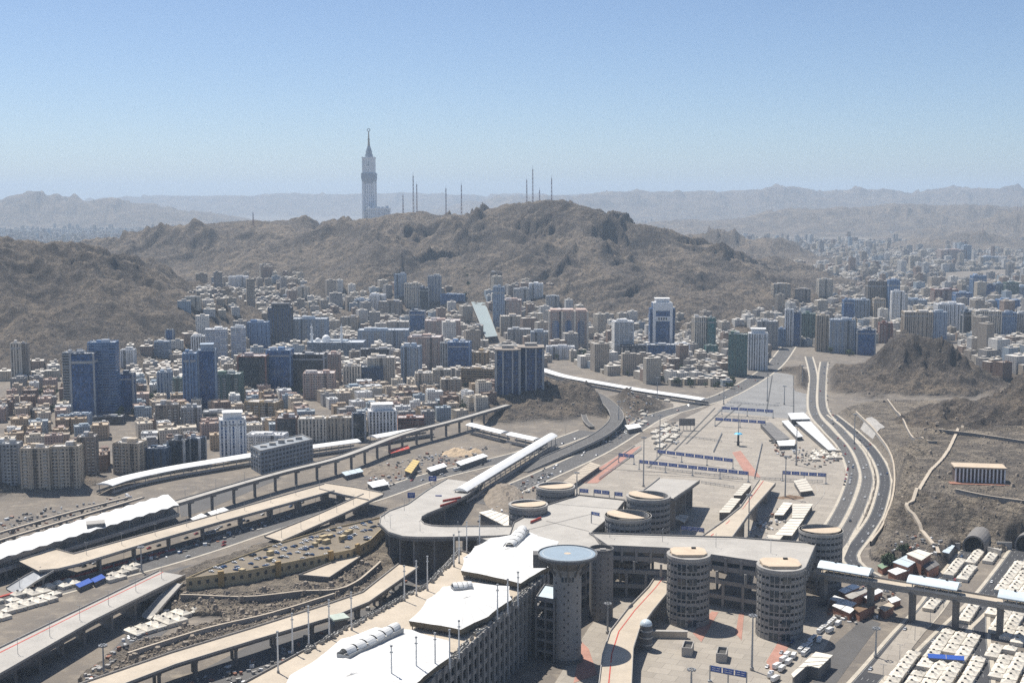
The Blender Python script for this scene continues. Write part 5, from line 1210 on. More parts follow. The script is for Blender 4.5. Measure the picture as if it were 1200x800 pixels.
for px, h, rm, lab in [
    ([(923, 484), (942, 483), (950, 490.5), (927, 491)], 9, white_m, 'tall white front shed at the head of the highway side tents'),
    ([(932, 493), (948, 491), (980, 526.5), (971, 527)], 6, white_m, 'longest white strip roof along the highway side'),
    ([(916, 493), (924, 492), (941, 511), (934, 512)], 5, white_m, 'narrow white strip roof parallel to the longest one'),
    ([(890, 495), (903, 494.5), (926, 513.5), (909, 515)], 6, concrete_grey, 'grey roofed shed on the esplanade edge beside white strips'),
    ([(910, 516), (932, 515), (931, 521.5), (913, 522)], 5, white_m, 'white square shed below the grey roofed shed'),
    ([(930, 563), (944, 560), (953, 574), (938, 576)], 5, tent_m, 'cream flat roofed shed beyond the brown planting bed'),
    ([(929, 590), (953, 590), (942, 606.5), (928, 606.5)], 6, tent_m, 'cream long roof, upper half of the pair by the round tower'),
    ([(926, 607.5), (942, 607.5), (928, 627), (908, 626)], 6, tent_m, 'cream long roof, lower half of the pair by the round tower'),
    ([(918, 588), (929, 589), (918, 603), (907, 603)], 5, tent_m, 'narrow cream roof next to the brown planting bed'),
    ([(891, 635), (900, 626), (918, 627), (910, 636)], 6, tent_m, 'cream roof half hidden behind the transverse bridge'),
    ([(842, 600), (855, 600), (868, 584), (857, 583)], 8, tent_m, 'cream roof beside the sloping ramp, nearer piece'),
    ([(859, 580), (869, 580), (881, 567), (872, 566)], 8, tent_m, 'cream roof beside the sloping ramp, farther piece'),
    ([(790, 606), (797, 602), (807, 604), (802, 612)], 6, tent_m, 'small cream booth beyond the tall open topped tower'),
    ([(650, 571), (672, 567), (704, 545), (692, 541)], 5, deck_tan, 'long tan flat roof on the edge of the valley road'),
    ([(1058, 472), (1093, 471), (1095, 477), (1060, 478)], 8, white_m, 'long white roofed shed at the foot of the dark hill'),
    ([(1114, 474), (1133, 473), (1136, 478), (1116, 479)], 7, tent_m, 'small pale roofed house near the dark hill'),
    ([(927, 789), (956, 763), (976, 767), (960, 782), (946, 779), (930, 793)], 8, tent_m, 'flat roofed cream building stepped in plan beside the truck yard'),
    ([(88, 684), (104, 677), (109, 681), (93, 688)], 4, blue_m, 'blue roofed tent in the row beside the red barrier, nearer one'),
    ([(106, 678), (119, 672), (124, 676), (111, 682)], 4, blue_m, 'blue roofed tent in the row beside the red barrier, farther one'),
    ([(1087, 765), (1130, 768), (1130, 773), (1088, 770)], 5, blue_m, 'blue awning lying between tent rows below the walkway'),
    ([(223, 607), (236, 601), (243, 604), (230, 611)], 5, white_m, 'white roof under the rail viaduct near the station end'),
    ([(243, 600), (262, 594), (268, 597), (249, 604)], 5, white_m, 'white roof under the rail viaduct, second from the station'),
    ([(455, 527), (478, 521), (480, 525), (458, 531)], 5, red_m, 'red awning between the rail viaduct piers'),
    ([(430, 565), (450, 561), (456, 567), (437, 571)], 5, white_m, 'white roofed hut between footbridge bend and valley road'),
    ([(500, 548), (520, 542), (524, 546), (505, 552)], 6, white_m, 'white roofed hut near the sand heap'),
    ([(534, 541), (566, 531), (572, 534), (540, 545)], 6, white_m, 'long white roof between sand heap and valley road'),
    ([(474, 551), (484, 538), (492, 540), (482, 554)], 7, simple('yellow_roof', (.55, .4, .14), .7), 'tilted yellow ramp roof below the rail viaduct'),
    ([(400, 553), (422, 548), (426, 552), (405, 557)], 5, pale_sheet, 'pale sheet roof above the footbridge bend'),
    ([(1104, 646), (1112, 637), (1119, 639), (1112, 648)], 9, pale_sheet, 'pale blue roofed house at the end of the tunnel road'),
    ([(732, 498), (748, 496), (752, 500), (736, 503)], 6, white_m, 'white shed beneath the outside of the road bend'),
    ([(738, 478), (756, 474), (762, 478), (744, 483)], 5, tent_m, 'cream shed between the winding canopy and the road bend'),
    ([(600, 620), (561, 600), (575, 597), (612, 608)], 12, tent_m, 'cream flat roof inside the loop below the open round tower'),
]: shed('shed', lab, 'shed', px, h, rm)
n_ = 0
for px in [[(982, 691), (1000, 683), (1008, 687), (990, 695)], [(972, 701), (978, 697), (1004, 706), (998, 711)], [(990, 697), (1012, 688), (1018, 692), (997, 702)], [(1010, 697), (1030, 689), (1035, 692), (1016, 701)], [(975, 709), (981, 705), (1002, 713), (996, 718)], [(1000, 712), (1020, 704), (1026, 708), (1007, 717)], [(1040, 701), (1050, 698), (1056, 702), (1045, 706)], [(1030, 711), (1042, 705), (1048, 709), (1037, 716)]]:
    shed('market_stall', ['white roofed stall block nearest the round tower foot', 'white roofed stall strip under the first walkway roof', 'brown stall block with a pale roof behind the stall strips', 'white stall roof beside the second walkway pier', 'lowest white stall strip below the walkway', 'brown stall roof between two walkway piers', 'small white stall next to the camp fence', 'tan stall roof beside the tunnel road kerb'][n_], 'stall', px, 5 + n_ % 3, [white_m, white_m, concrete, white_m, white_m, brown_m, white_m, deck_tan][n_], rust_m); n_ += 1
n_ = 0
for px, h in [([(1046, 658), (1062, 650), (1078, 655), (1064, 664)], 10), ([(1062, 648), (1076, 643), (1092, 648), (1080, 656)], 14), ([(1080, 662), (1096, 656), (1101, 661), (1088, 668)], 8), ([(1040, 668), (1058, 662), (1066, 667), (1050, 673)], 7), ([(1028, 662), (1040, 656), (1046, 660), (1034, 666)], 5)]:
    shed('hillside_house', ['pale blue sheet roofed house below the retaining wall', 'cream flat roofed house, tallest at the end of the retaining wall', 'low brick house with a dark roof by the tunnel road', 'white roofed house half behind the middle walkway roof', 'small green roofed hut at the last highway bend'][n_], 'house', px, h, [pale_sheet, tent_m, concrete_dark, white_m, simple('green_sheet', (.2, .28, .18), .7)][n_], rust_m); n_ += 1
# billboard scaffold
x, y, _ = G(805, 504); t = thing('billboard', 'grey billboard frame standing beside the diagonal road', 'billboard', (x, y, 0)); b = MB(); b.box(x, y, 6, 20, 1.2, 9); b.build('panel', concrete_grey, t)
for i in range(5): b = MB(); b.box(x - 9 + i * 4.5, y + .9, 0, .6, .6, 15); b.build('post', steel, t)
# brown planting bed, sand heap
def heap(name, label, cat, px, py, rx, ry, h, mat, seed, kind=None):
    x, y, _ = G(px, py); b = MB(); n, K = 36, 10
    def P(i, j):
        f = j / K; a = 2 * math.pi * i / n; rr = 1 - f; u = rr * math.cos(a); v_ = rr * math.sin(a)
        X, Y = x + u * rx, y + v_ * ry
        nz = float(fbm(np.array([X]), np.array([Y]), 9, 4, seed, True)[0]) - .5
        return (X, Y, -.3 + h * (1 - rr ** 1.6) * (1 + .5 * nz) + min(1, f * 4) * nz * 1.6)
    g = [[P(i, j) for i in range(n)] for j in range(K + 1)]
    for j in range(K):
        for i in range(n): b.face([g[j][i], g[j][(i + 1) % n], g[j + 1][(i + 1) % n], g[j + 1][i]])
    return tag(b.build(name, mat, org=(x, y, 0)), label, cat, kind=kind)
heap('planting_bed', 'raised oval bed of brown earth round a floodlight mast', 'planting bed', 925, 583, 16, 8, 2.2, brown_m, 3)
heap('sand_heap', 'big tan heap of sand and rubble behind the valley road', 'sand heap', 536, 532, 19, 17, 7, simple('sand', (.5, .38, .25), .95, .2, .2, 1, bump=.4), 4)
heap('sand_heap', 'smaller tan heap next to the big sand heap', 'sand heap', 556, 530, 10, 10, 4.5, simple('sand', (.5, .38, .25)), 5)
heap('rock_heap', 'grey brown rubble mound inside the footbridge bend', 'rubble mound', 445, 553, 26, 20, 6, simple('rubble', (.24, .2, .155), .95, .35, .2, 1, bump=.5), 6)
heap('rock_heap', 'dark rubble mound below the loop deck edge', 'rubble mound', 424, 652, 20, 22, 7, simple('rubble', (.24, .2, .155)), 8)
heap('rock_heap', 'long rocky bank between the vaulted canopy and the open round towers', 'rubble mound', 590, 582, 20, 60, 8, simple('rubble', (.24, .2, .155)), 9)
# ------------------------------------------------------------------ tents
def make_tent(seed, s=8.0):
    r = random.Random(seed); root = thing('camp_tent', 'tent', 'tent', (0, 0, 0)); h = s / 2 - .15
    b = MB(); b.prism([(-h, -h), (h, -h), (h, h), (-h, h)], 0, 2.6, top=False); b.build('tent_wall', tent_m, root)
    b = MB(); h2 = h + .12; c = [(-h2, -h2, 2.5), (h2, -h2, 2.5), (h2, h2, 2.5), (-h2, h2, 2.5)]; k = .9; top = [(-k, -k, 4.5), (k, -k, 4.5), (k, k, 4.5), (-k, k, 4.5)]
    m = [tuple((c[i][j] * .55 + top[i][j] * .45) - (.25 if j == 2 else 0) for j in range(3)) for i in range(4)]
    for i in range(4):
        j = (i + 1) % 4; b.face([c[i], c[j], m[j], m[i]]); b.face([m[i], m[j], top[j], top[i]])
    b.face(top); b.build('roof', tent_m, root)
    b = MB(); b.box(0, 0, 4.45, 1.3, 1.3, .7); b.build('vent', dark_m, root)
    if seed % 2: b = MB(); b.box(h * .5, -h - .3, .9, 1.4, .7, 1.1); b.build('air_cooler', steel, root)
    return root
tents = [make_tent(i) for i in range(4)]; ti = 0
def put_tent(x, y, rz, lab, grp, sc_=None):
    global ti
    if ti < 4: o = tents[ti]; o.location = (x, y, .1); o.rotation_euler = (0, 0, rz); o['label'] = lab; o['group'] = grp; 
    else: o = copy_tree(tents[ti % 4], (x, y, .1), rz, lab, grp)
    if sc_: o.scale = sc_
    ti += 1
def inpoly(x, y, pl):
    ins = False
    for i in range(len(pl)):
        (x0, y0), (x1, y1) = pl[i], pl[(i + 1) % len(pl)]
        if (y0 > y) != (y1 > y) and x < (x1 - x0) * (y - y0) / (y1 - y0) + x0: ins = not ins
    return ins
def tent_field(px, lab, grp, dirpx, sx=8.3, sy=8.6, lane=0, drop=.04):
    pl = [G(a, c)[:2] for a, c in px]; d = Vector(G(*dirpx[1])[:2]) - Vector(G(*dirpx[0])[:2]); d.normalize(); n = Vector((-d.y, d.x)); o = Vector(pl[0]); rz = math.atan2(d.y, d.x)
    for i in range(-40, 41):
        for j in range(-30, 31):
            off = j * sx + (math.floor(j / 3) * lane if lane else 0); p = o + d * (i * sy + .5 * sy) + n * (off + sx / 2)
            if inpoly(p.x, p.y, pl) and random.random() > drop: put_tent(p.x, p.y, rz + random.uniform(-.04, .04), lab, grp, (random.uniform(.96, 1.04), random.uniform(.97, 1.05), random.uniform(.85, 1.1)))
TD = ((1060, 745), (1139, 646))
tent_field([(1100, 740), (1142, 744), (1147, 776), (1146, 850), (985, 850), (1040, 798)], 'cream pyramid tent in the big block below the walkway', 'tents in the block below the walkway', TD, lane=2.4)
tent_field([(1104, 676), (1117, 680), (1152, 649), (1166, 637), (1157, 633), (1146, 641)], 'cream pyramid tent in the row between the tunnel road and the camp road, tunnel side', 'tents in the row beside the tunnel road', TD)
tent_field([(1120, 681), (1132, 683), (1180, 640), (1194, 629), (1186, 626)], 'cream pyramid tent in the row beside the camp road kerb', 'tents in the row beside the camp road', TD)
tent_field([(1080, 716), (1094, 702), (1108, 705), (1092, 720)], 'cream tent in the short row under the middle walkway roof', 'tents under the walkway', TD)
tent_field([(1121, 730), (1133, 706), (1146, 710), (1140, 738)], 'cream tent between the walkway piers beside the service road', 'tents between the piers', TD)
tent_field([(1158, 714), (1172, 714), (1200, 724), (1200, 760), (1168, 748)], 'cream tent beyond the service road under the walkway end', 'tents beyond the service road', TD)
tent_field([(1160, 752), (1200, 770), (1240, 850), (1170, 850)], 'cream tent beyond the service road below the walkway shadow', 'tents below the walkway shadow', TD, lane=2)
tent_field([(1164, 694), (1186, 662), (1240, 664), (1240, 706)], 'cream tent above the walkway beside the second tunnel', 'tents beside the second tunnel', ((1150, 706), (1198, 642)))
LD = ((0, 711), (86, 687))
tent_field([(-40, 714), (0, 704), (84, 681), (90, 688), (0, 714), (-40, 726)], 'white tent in the upper row beside the pale bridge deck', 'tents in the upper row', LD, 8.2, 8.4)
tent_field([(-40, 730), (0, 717), (70, 693), (76, 700), (0, 727), (-40, 742)], 'white tent in the lower row beside the pale bridge deck', 'tents in the lower row', LD, 8.2, 8.4)
tent_field([(124, 676), (158, 663), (164, 669), (130, 684)], 'white tent in the short row beyond the blue roofs', 'tents beyond the blue roofs', LD, 8.2, 8.4)
tent_field([(143, 741), (190, 724), (236, 710), (246, 718), (196, 735), (150, 748)], 'white tent on the valley floor below the ochre car park', 'tents below the car park', ((143, 741), (240, 713)), 8.2, 8.4)
tent_field([(766, 505), (780, 497), (798, 505), (785, 524), (768, 526)], 'white booth tent between the diagonal road and esplanade', 'booth tents at the esplanade edge', ((713, 523), (771, 487)), 10, 11, drop=.35)
tent_field([(950, 530), (980, 528), (988, 537), (955, 540)], 'white tent at the foot of the longest strip roof', 'tents below the strip roofs', ((932, 493), (975, 527)), 9, 10, drop=.25)
tent_field([(735, 462), (790, 470), (750, 500), (735, 478)], 'white tent below the winding canopy', 'tents below the winding canopy', ((713, 523), (771, 487)), 16, 18, drop=.5)
# ------------------------------------------------------------------ vehicles
def make_car(col, name):
    root = thing('car', 'car', 'car', (0, 0, 0)); paint = simple('paint_' + name, col, .3, .05, .5, 2)
    b = MB(); prof = [(-2.2, .35), (2.2, .35), (2.25, .75), (2.0, .92), (.9, 1.0), (-1.9, 1.02), (-2.25, .8)]
    for s_ in (-.88, .88): b.face([(x, s_, z) for x, z in (prof if s_ < 0 else prof[::-1])])
    for (x0, z0), (x1, z1) in zip(prof, prof[1:] + prof[:1]): b.face([(x0, -.88, z0), (x0, .88, z0), (x1, .88, z1), (x1, -.88, z1)][::-1])
    b.build('body', paint, root)
    b = MB(); lo = [(-1.8, -.82), (.95, -.82), (.95, .82), (-1.8, .82)]; hi = [(-1.35, -.66), (.3, -.66), (.3, .66), (-1.35, .66)]
    for i in range(4): j = (i + 1) % 4; b.face([(*lo[i], 1.0), (*lo[j], 1.0), (*hi[j], 1.46), (*hi[i], 1.46)])
    b.build('window', glass_m, root)
    b = MB(); b.prism(hi, 1.46, 1.52); b.build('roof', paint, root)
    for x in (-1.35, 1.35):
        for y in (-.8, .8):
            b = MB(); n = 10; r = .34
            for i in range(n):
                a, c = 2 * math.pi * i / n, 2 * math.pi * (i + 1) / n
                b.face([(x + r * math.cos(a), y - .1, r + r * math.sin(a)), (x + r * math.cos(c), y - .1, r + r * math.sin(c)), (x + r * math.cos(c), y + .1, r + r * math.sin(c)), (x + r * math.cos(a), y + .1, r + r * math.sin(a))])
            for yy in (-.1, .1): b.face([(x + r * math.cos(2 * math.pi * i / n), y + yy, r + r * math.sin(2 * math.pi * i / n)) for i in range(n)])
            b.build('wheel', dark_m, root)
    return root
CARS = {n: make_car(c, n) for n, c in (('white', (.75, .75, .74)), ('silver', (.45, .46, .48)), ('black', (.02, .02, .022)), ('red', (.35, .03, .025)), ('blue', (.03, .08, .2)))}
used = set()
def put(P, key, proto, loc, rz, lab, grp):
    if key not in used: used.add(key); proto.location = loc; proto.rotation_euler = (0, 0, rz); proto['label'] = lab; proto['group'] = grp; return proto
    return copy_tree(proto, loc, rz, lab, grp)
def car(loc, rz, where, cols=None):
    n = random.choice(cols or ['white', 'white', 'white', 'silver', 'silver', 'black', 'red', 'blue'])
    put(None, n, CARS[n], loc, rz, f'{n} car {where}', f'{n} cars {where}'[:60])
def car_line(px, z, where, every, offs, jitter=.5, cols=None, keep=.7):
    P = smooth_line([G(a, c, z)[:2] for a, c in px], 8)
    for o_ in offs:
        Q = offset(P, o_); acc = random.uniform(0, every); L = 0
        for p, q in zip(Q[:-1], Q[1:]):
            l = math.dist(p, q)
            while acc < L + l:
                f = (acc - L) / l
                if random.random() < keep * .55: car((p[0] + (q[0] - p[0]) * f, p[1] + (q[1] - p[1]) * f, z + .22), math.atan2(q[1] - p[1], q[0] - p[0]) + (math.pi if o_ > 0 else 0), where, cols)
                acc += every * random.uniform(1 - jitter, 1 + jitter)
            L += l
car_line(RD['highway_near'], 0, 'driving on the inner highway carriageway', 90, (-2, 2.5))
car_line(RD['highway_mid'], 0, 'driving on the middle highway carriageway', 80, (-2, 2))
car_line(RD['highway_far'], 0, 'on the outer highway carriageway', 40, (-3.6, 3.2))
car_line(RD['highway_mid'][:4], 0, 'parked along the highway median', 26, (8.5,))
car_line(RD['diagonal_road'], 0, 'driving on the diagonal road', 85, (-9, -4, 5, 9))
car_line(RD['valley_road'][2:], 0, 'driving on the valley road', 38, (-9, -3, 5))
car_line([(100, 668), (200, 640), (300, 612), (370, 588)], 0, 'parked in shade below the tan footbridge', 9, (9, 13), .2, keep=.55)
car_line(RD['tunnel_road'], 0, 'driving on the tunnel road', 70, (-4, 3))
car_line(RD['camp_road'], 0, 'driving on the camp road', 70, (-3, 4))
car_line([(1085, 640), (1050, 668), (1020, 690)], 0, 'parked among the houses below the retaining wall', 9, (0, 6, -6))
car_line([(955, 528), (985, 536)], 0, 'parked at the foot of the strip roofs', 4, (0, 9), .2)
car_line([(990, 545), (984, 570)], 0, 'parked beside the inner highway kerb', 6, (4, 9), .3)
car_line([(904, 612), (880, 634), (870, 640)], 0, 'parked between the sloping ramp and cream roofs', 5, (0, -8), .2)
car_line([(700, 520), (745, 500), (735, 488)], 0, 'parked under the outside of the road bend', 8, (0, 6))
car_line([(906, 795), (940, 760), (960, 742)], 0, 'parked on the forecourt by the truck yard', 9, (9,), .3)
car_line([(520, 556), (470, 562), (440, 572)], 0, 'parked by the white roofed huts', 7, (0, 8), .3)
# parked rows on the car park roof
pl = [(cp[i][0], cp[i][1]) for i in range(10)]; d = (Vector(cp[2]) - Vector(cp[0])).normalized(); n = Vector((-d.y, d.x)); o = Vector(cp[0]); rz = math.atan2(d.y, d.x)
for j in range(-14, 15):
    for i in range(-10, 80):
        p = o + d * (i * 2.9) + n * (j * 6.6 + (3 if j % 2 else 0))
        q_ = Vector((sum(a[0] for a in pl) / 10, sum(a[1] for a in pl) / 10)); pp = q_ + (p - q_) * 1.06
        if inpoly(pp.x, pp.y, pl) and random.random() < .24: car((p.x, p.y, 17.0), rz + math.pi / 2 + random.uniform(-.03, .03), 'parked on the car park roof', ['white', 'white', 'white', 'silver', 'blue', 'blue', 'black'])
def make_bus(kind):
    root = thing(kind, kind, kind, (0, 0, 0)); L = 11.5 if kind == 'bus' else 8.5
    b = MB(); b.box(-.4 if kind == 'truck' else 0, 0, .9 if kind == 'truck' else .5, L - (2.4 if kind == 'truck' else 0), 2.5, 2.5); b.build('body', simple('bus_paint', (.72, .72, .7), .4, .06, .4, 2), root)
    if kind == 'bus':
        for s_ in (-1, 1): b = MB(); b.box(-.2, s_ * 1.26, 1.6, L - 1.4, .06, .95); b.build('window', glass_m, root)
        b = MB(); b.box(L / 2 + .02, 0, 1.3, .08, 2.2, 1.4); b.build('windscreen', glass_m, root)
        for x in (-2.5, 2.0): b = MB(); b.box(x, 0, 3.0, 2.0, 1.5, .3); b.build('roof_unit', concrete, root)
    else:
        b = MB(); b.box(L / 2 - .4, 0, .6, 2.0, 2.3, 2.1); b.build('cab', simple('cab_paint', (.5, .5, .48), .4), root)
        b = MB(); b.box(L / 2 + .62, 0, 1.6, .08, 2.0, .8); b.build('windscreen', glass_m, root)
    for x in (-L * .3, L * .3):
        for s_ in (-1.05, 1.05):
            b = MB(); n = 10; r = .5
            for i in range(n):
                a, c = 2 * math.pi * i / n, 2 * math.pi * (i + 1) / n
                b.face([(x + r * math.cos(a), s_ - .18, r + r * math.sin(a)), (x + r * math.cos(c), s_ - .18, r + r * math.sin(c)), (x + r * math.cos(c), s_ + .18, r + r * math.sin(c)), (x + r * math.cos(a), s_ + .18, r + r * math.sin(a))])
            for yy in (-.18, .18): b.face([(x + r * math.cos(2 * math.pi * i / n), s_ + yy, r + r * math.sin(2 * math.pi * i / n)) for i in range(n)])
            b.build('wheel', dark_m, root)
    return root
BUS, TRUCK = make_bus('bus'), make_bus('truck')
d = Vector(G(985, 728)[:2]) - Vector(G(905, 800)[:2]); d.normalize(); n = Vector((-d.y, d.x)); rz = math.atan2(d.y, d.x)
for i, (px, py) in enumerate([(940, 762), (944, 766), (952, 751), (947, 758), (962, 740), (968, 736), (975, 730)]): put(None, 'bus', BUS, (*G(px, py)[:2], .15), rz, 'white bus parked nose to tail beside the truck yard', 'buses beside the truck yard')
for i, (px, py) in enumerate([(918, 775), (924, 778), (930, 771), (910, 783), (916, 786), (903, 793), (908, 798), (922, 770), (960, 752), (972, 741), (982, 733)]): put(None, 'truck', TRUCK, (*G(px, py)[:2], .15), rz + .15 * (i % 3 - 1), 'white box truck parked on the forecourt edge by the round tower', 'trucks on the forecourt edge')
for px, py, lab in ((246, 612 + 14, 'white bus in shade under the tan footbridge'), (420, 597, 'white bus by the valley road near the loop deck'), (536, 551, 'white bus among the huts behind the valley road')): put(None, 'bus', BUS, (*G(px, py)[:2], .2), .9, lab, None) if 'bus' not in used else copy_tree(BUS, (*G(px, py)[:2], .2), .9, lab, 'single buses in the valley')
# ------------------------------------------------------------------ loose boulders on the near slopes
def boulders():
    b = MB(); r = random.Random(5); cnt = 0
    zones = [[(210, 690), (290, 692), (330, 684), (385, 682), (421, 656), (448, 648), (430, 690), (384, 704), (300, 730), (200, 762), (120, 785), (170, 735)], [(1040, 655), (1030, 600), (1050, 540), (1070, 500), (1110, 490), (1200, 500), (1200, 640), (1150, 628), (1120, 640)], [(0, 600), (0, 562), (60, 566), (128, 575), (128, 590)], [(600, 500), (600, 462), (640, 442), (700, 452), (715, 472), (680, 505), (640, 515)], [(985, 470), (1000, 440), (1070, 400), (1150, 440), (1200, 450), (1200, 500), (1100, 480)]]
    for zn, cnt_ in zip(zones, (2000, 1000, 600, 700, 400)):
        x0, x1 = min(p[0] for p in zn), max(p[0] for p in zn); y0, y1 = min(p[1] for p in zn), max(p[1] for p in zn); pts = []
        while len(pts) < cnt_:
            px, py = r.uniform(x0, x1), r.uniform(y0, y1)
            if inpoly(px, py, zn): pts.append(G(px, py, 10)[:2])
        X = np.array(pts); Z, K = terrain(X[:, 0], X[:, 1])
        for (x, y), z, k in zip(pts, Z, K):
            if k < .25 : continue
            s = r.uniform(.5, 1.3) * (1 + 1.8 * (r.random() > .95)); a0 = r.random() * 6; v = []
            for i in range(5): a = a0 + i * 2 * math.pi / 5; q = s * r.uniform(.7, 1.2); v.append((x + q * math.cos(a), y + q * math.sin(a)))
            h = s * r.uniform(.6, 1.1); t = [(x + (p[0] - x) * r.uniform(.4, .7), y + (p[1] - y) * r.uniform(.4, .7), z + h * r.uniform(.8, 1.1)) for p in v]
            for i in range(5): j = (i + 1) % 5; b.face([(*v[i], z - .5), (*v[j], z - .5), t[j], t[i]])
            b.face(t)
    tag(b.build('rubble', simple('boulder', (.27, .225, .175), .95, .5, .12, .6, bump=.3)), 'loose boulders strewn over the rocky slopes', 'boulders', kind='stuff')
boulders()
def clutter():
    b = MB(); r = random.Random(17)
    for px, n in (([(0, 640), (0, 606), (150, 580), (165, 586), (90, 612)], 160), ([(424, 575), (440, 545), (520, 528), (580, 522), (560, 540), (470, 562)], 190), ([(700, 520), (735, 470), (765, 478), (745, 500), (715, 522)], 130), ([(560, 612), (600, 575), (640, 548), (650, 556), (610, 590)], 90), ([(965, 718), (1000, 682), (1060, 690), (1040, 722), (1000, 735)], 110), ([(1030, 668), (1060, 640), (1110, 645), (1080, 680)], 90), ([(765, 528), (770, 500), (800, 492), (795, 520)], 80), ([(900, 515), (930, 522), (985, 540), (960, 548), (915, 540)], 120), ([(870, 640), (890, 612), (930, 585), (920, 640)], 70), ([(150, 835), (300, 765), (390, 738), (480, 684), (500, 660), (400, 745), (300, 815)], 150), ([(60, 845), (100, 800), (150, 745), (210, 702), (130, 792)], 80), ([(90, 672), (200, 642), (300, 614), (380, 590), (300, 622), (190, 655)], 120)):
        x0, x1 = min(p[0] for p in px), max(p[0] for p in px); y0, y1 = min(p[1] for p in px), max(p[1] for p in px); k = 0
        while k < n:
            u, v_ = r.uniform(x0, x1), r.uniform(y0, y1)
            if not inpoly(u, v_, px): continue
            x, y, _ = G(u, v_); z = hz(x, y); b.box(x, y, z, r.uniform(.8, 4), r.uniform(.8, 2.4), r.uniform(.4, 2.4), r.uniform(0, 3), r.choice([0, 0, 1, 2, 2, 3, 4]), bottom=False); k += 1
    tag(b.build('site_clutter', [concrete, white_m, concrete_dark, rust_m, steel]), 'stacked blocks, crates and pipes littering the construction edges', 'clutter', kind='stuff')
clutter()
# ------------------------------------------------------------------ the tower district
W_ = dict(beige=(.49, .41, .31), cream=(.6, .53, .43), white=(.78, .77, .75), grey=(.37, .37, .365), bluegrey=(.33, .39, .46), pink=(.48, .36, .3), brown=(.17, .11, .085), dark=(.1, .1, .105), navy=(.05, .08, .13), green=(.13, .19, .16), tan=(.4, .3, .18), red=(.25, .12, .085), steelblue=(.17, .26, .4), taupe=(.28, .24, .2))
GL = dict(b=(.02, .075, .19), d=(.02, .028, .038), t=(.03, .13, .13))
roofs_ = {}
def tower(xl, xr, yt, yb, style, wall, label, depth=.7, rot=0, glass='d', crown=None, podium=0, cat='tower', name='tower_block', lateral=0):
    """one building from its silhouette at its ground line: walls, ribs or slabs, parapet, roof rooms, tanks"""
    r = random.Random(int(xl * 7 + yt)); a = R(rot)
    px = (xl + xr) / 2; x0, y0, _ = G(px, yb)
    zt = max(0, hz(x0, y0 + 10));
    if zt > 3: x0, y0, zt = GT(px, yb, 1000, 5200)
    Wm = (xr - xl) / F * y0; c_, s_ = abs(math.cos(a)), abs(math.sin(a)); w_ = Wm / (c_ + depth * s_); d_ = depth * w_
    ex = (w_ * s_ + d_ * c_) / 2; x, y = x0 * (y0 + ex) / y0, y0 + ex
    h = A(px, yt, y - ex * .6)[2] - zt; roofh = h - (3.2 if h > 30 else 2)
    t = thing(name, label, cat, (x, y, zt)); wc, gc = W_[wall], GL[glass]
    P = rect(x, y, w_, d_, a); b = MB(); z1 = zt + roofh
    if style == 'grid': m = facade(wc, gc, 3.4, 3.4, .5, .48)
    elif style == 'v': m = facade(wc, gc, 3.6, 4.2, .48, .82)
    elif style == 'h': m = facade(wc, gc, 3.7, 9, .93, .52)
    elif style == 'glass': m = facade(tuple(g * 2.2 + .02 for g in gc), gc, 3.8, 2.2, .9, .86)
    else: m = facade(wc, gc, 3.3, 2.8, .42, .4)
    b.prism(P, zt - 6, z1); b.build('wall', [m], t)
    rm = simple('roof_' + wall, tuple(min(.6, .35 + c * .35) for c in wc), .9, .2, .15, 1)
    b = MB(); b.prism(rect(x, y, w_ - 1.0, d_ - 1.0, a), z1, z1 + .15); b.build('roof', rm, t)
    b = MB(); wm = simple('trim_' + wall, wc, .85, .15, .1, 1)
    for i in range(4): ribbon(b, [P[i], P[(i + 1) % 4]], -.15, .45, z1 + 1.3, 0, 1.6)
    b.build('parapet', wm, t)
    ca, sa = math.cos(a), math.sin(a); L2 = lambda u, v_: (x + u * ca - v_ * sa, y + u * sa + v_ * ca)
    if style in ('v', 'grid', 'small') and w_ > 14:  # projecting bays break the silhouette
        nb = max(2, int(w_ / 7.5)); b = MB()
        for i in range(nb + 1):
            u = -w_ / 2 + w_ * i / nb
            for sd in (-1, 1): p = L2(u * .985, sd * (d_ / 2 + .25)); b.box(p[0], p[1], zt - 4, 1.3 if style != 'v' else 1.7, 1.1, roofh + 4.2, a)
        nd = max(1, int(d_ / 8))
        for i in range(nd + 1):
            v_ = -d_ / 2 + d_ * i / nd
            for sd in (-1, 1): p = L2(sd * (w_ / 2 + .25), v_ * .97); b.box(p[0], p[1], zt - 4, 1.1, 1.3, roofh + 4.2, a)
        b.build('facade_rib', wm, t)
    if style in ('grid', 'small') and w_ > 12:     # a recessed-looking stair strip and stacks of balconies
        u0 = r.choice((-.22, 0, .22)) * w_; p = L2(u0, -d_ / 2 - .15); b = MB(); b.box(p[0], p[1], zt, 3.2, 1.5, roofh + .5, a)
        b.build('stair_strip', facade(tuple(c * .6 for c in wc), GL['d'], 3.4, 1.6, .8, .8), t)
        b = MB(); k = 1
        while k * 3.4 < roofh - 3:
            for u in (-.36, -.12, .12, .36):
                if abs(u * w_ - u0) < 4: continue
                p = L2(u * w_, -d_ / 2 - .5); b.box(p[0], p[1], zt + k * 3.4, w_ * .13, 1.5, 1.15, a); p = L2(-w_ / 2 - .5, u * d_); b.box(p[0], p[1], zt + k * 3.4, 1.5, d_ * .13, 1.15, a)
            k += 1
        if b.f: b.build('balcony', simple('trim_pale', (.5, .47, .42), .8), t)['kind'] = 'stuff'
    if style in ('v', 'glass') and h > 45 and r.random() < .7:
        b = MB(); b.prism(rect(x, y, w_ + .7, d_ + .7, a), zt + roofh * .86, zt + roofh * .9, bottom=True); b.build('service_band', simple('trim_grey', W_['grey'], .8), t)
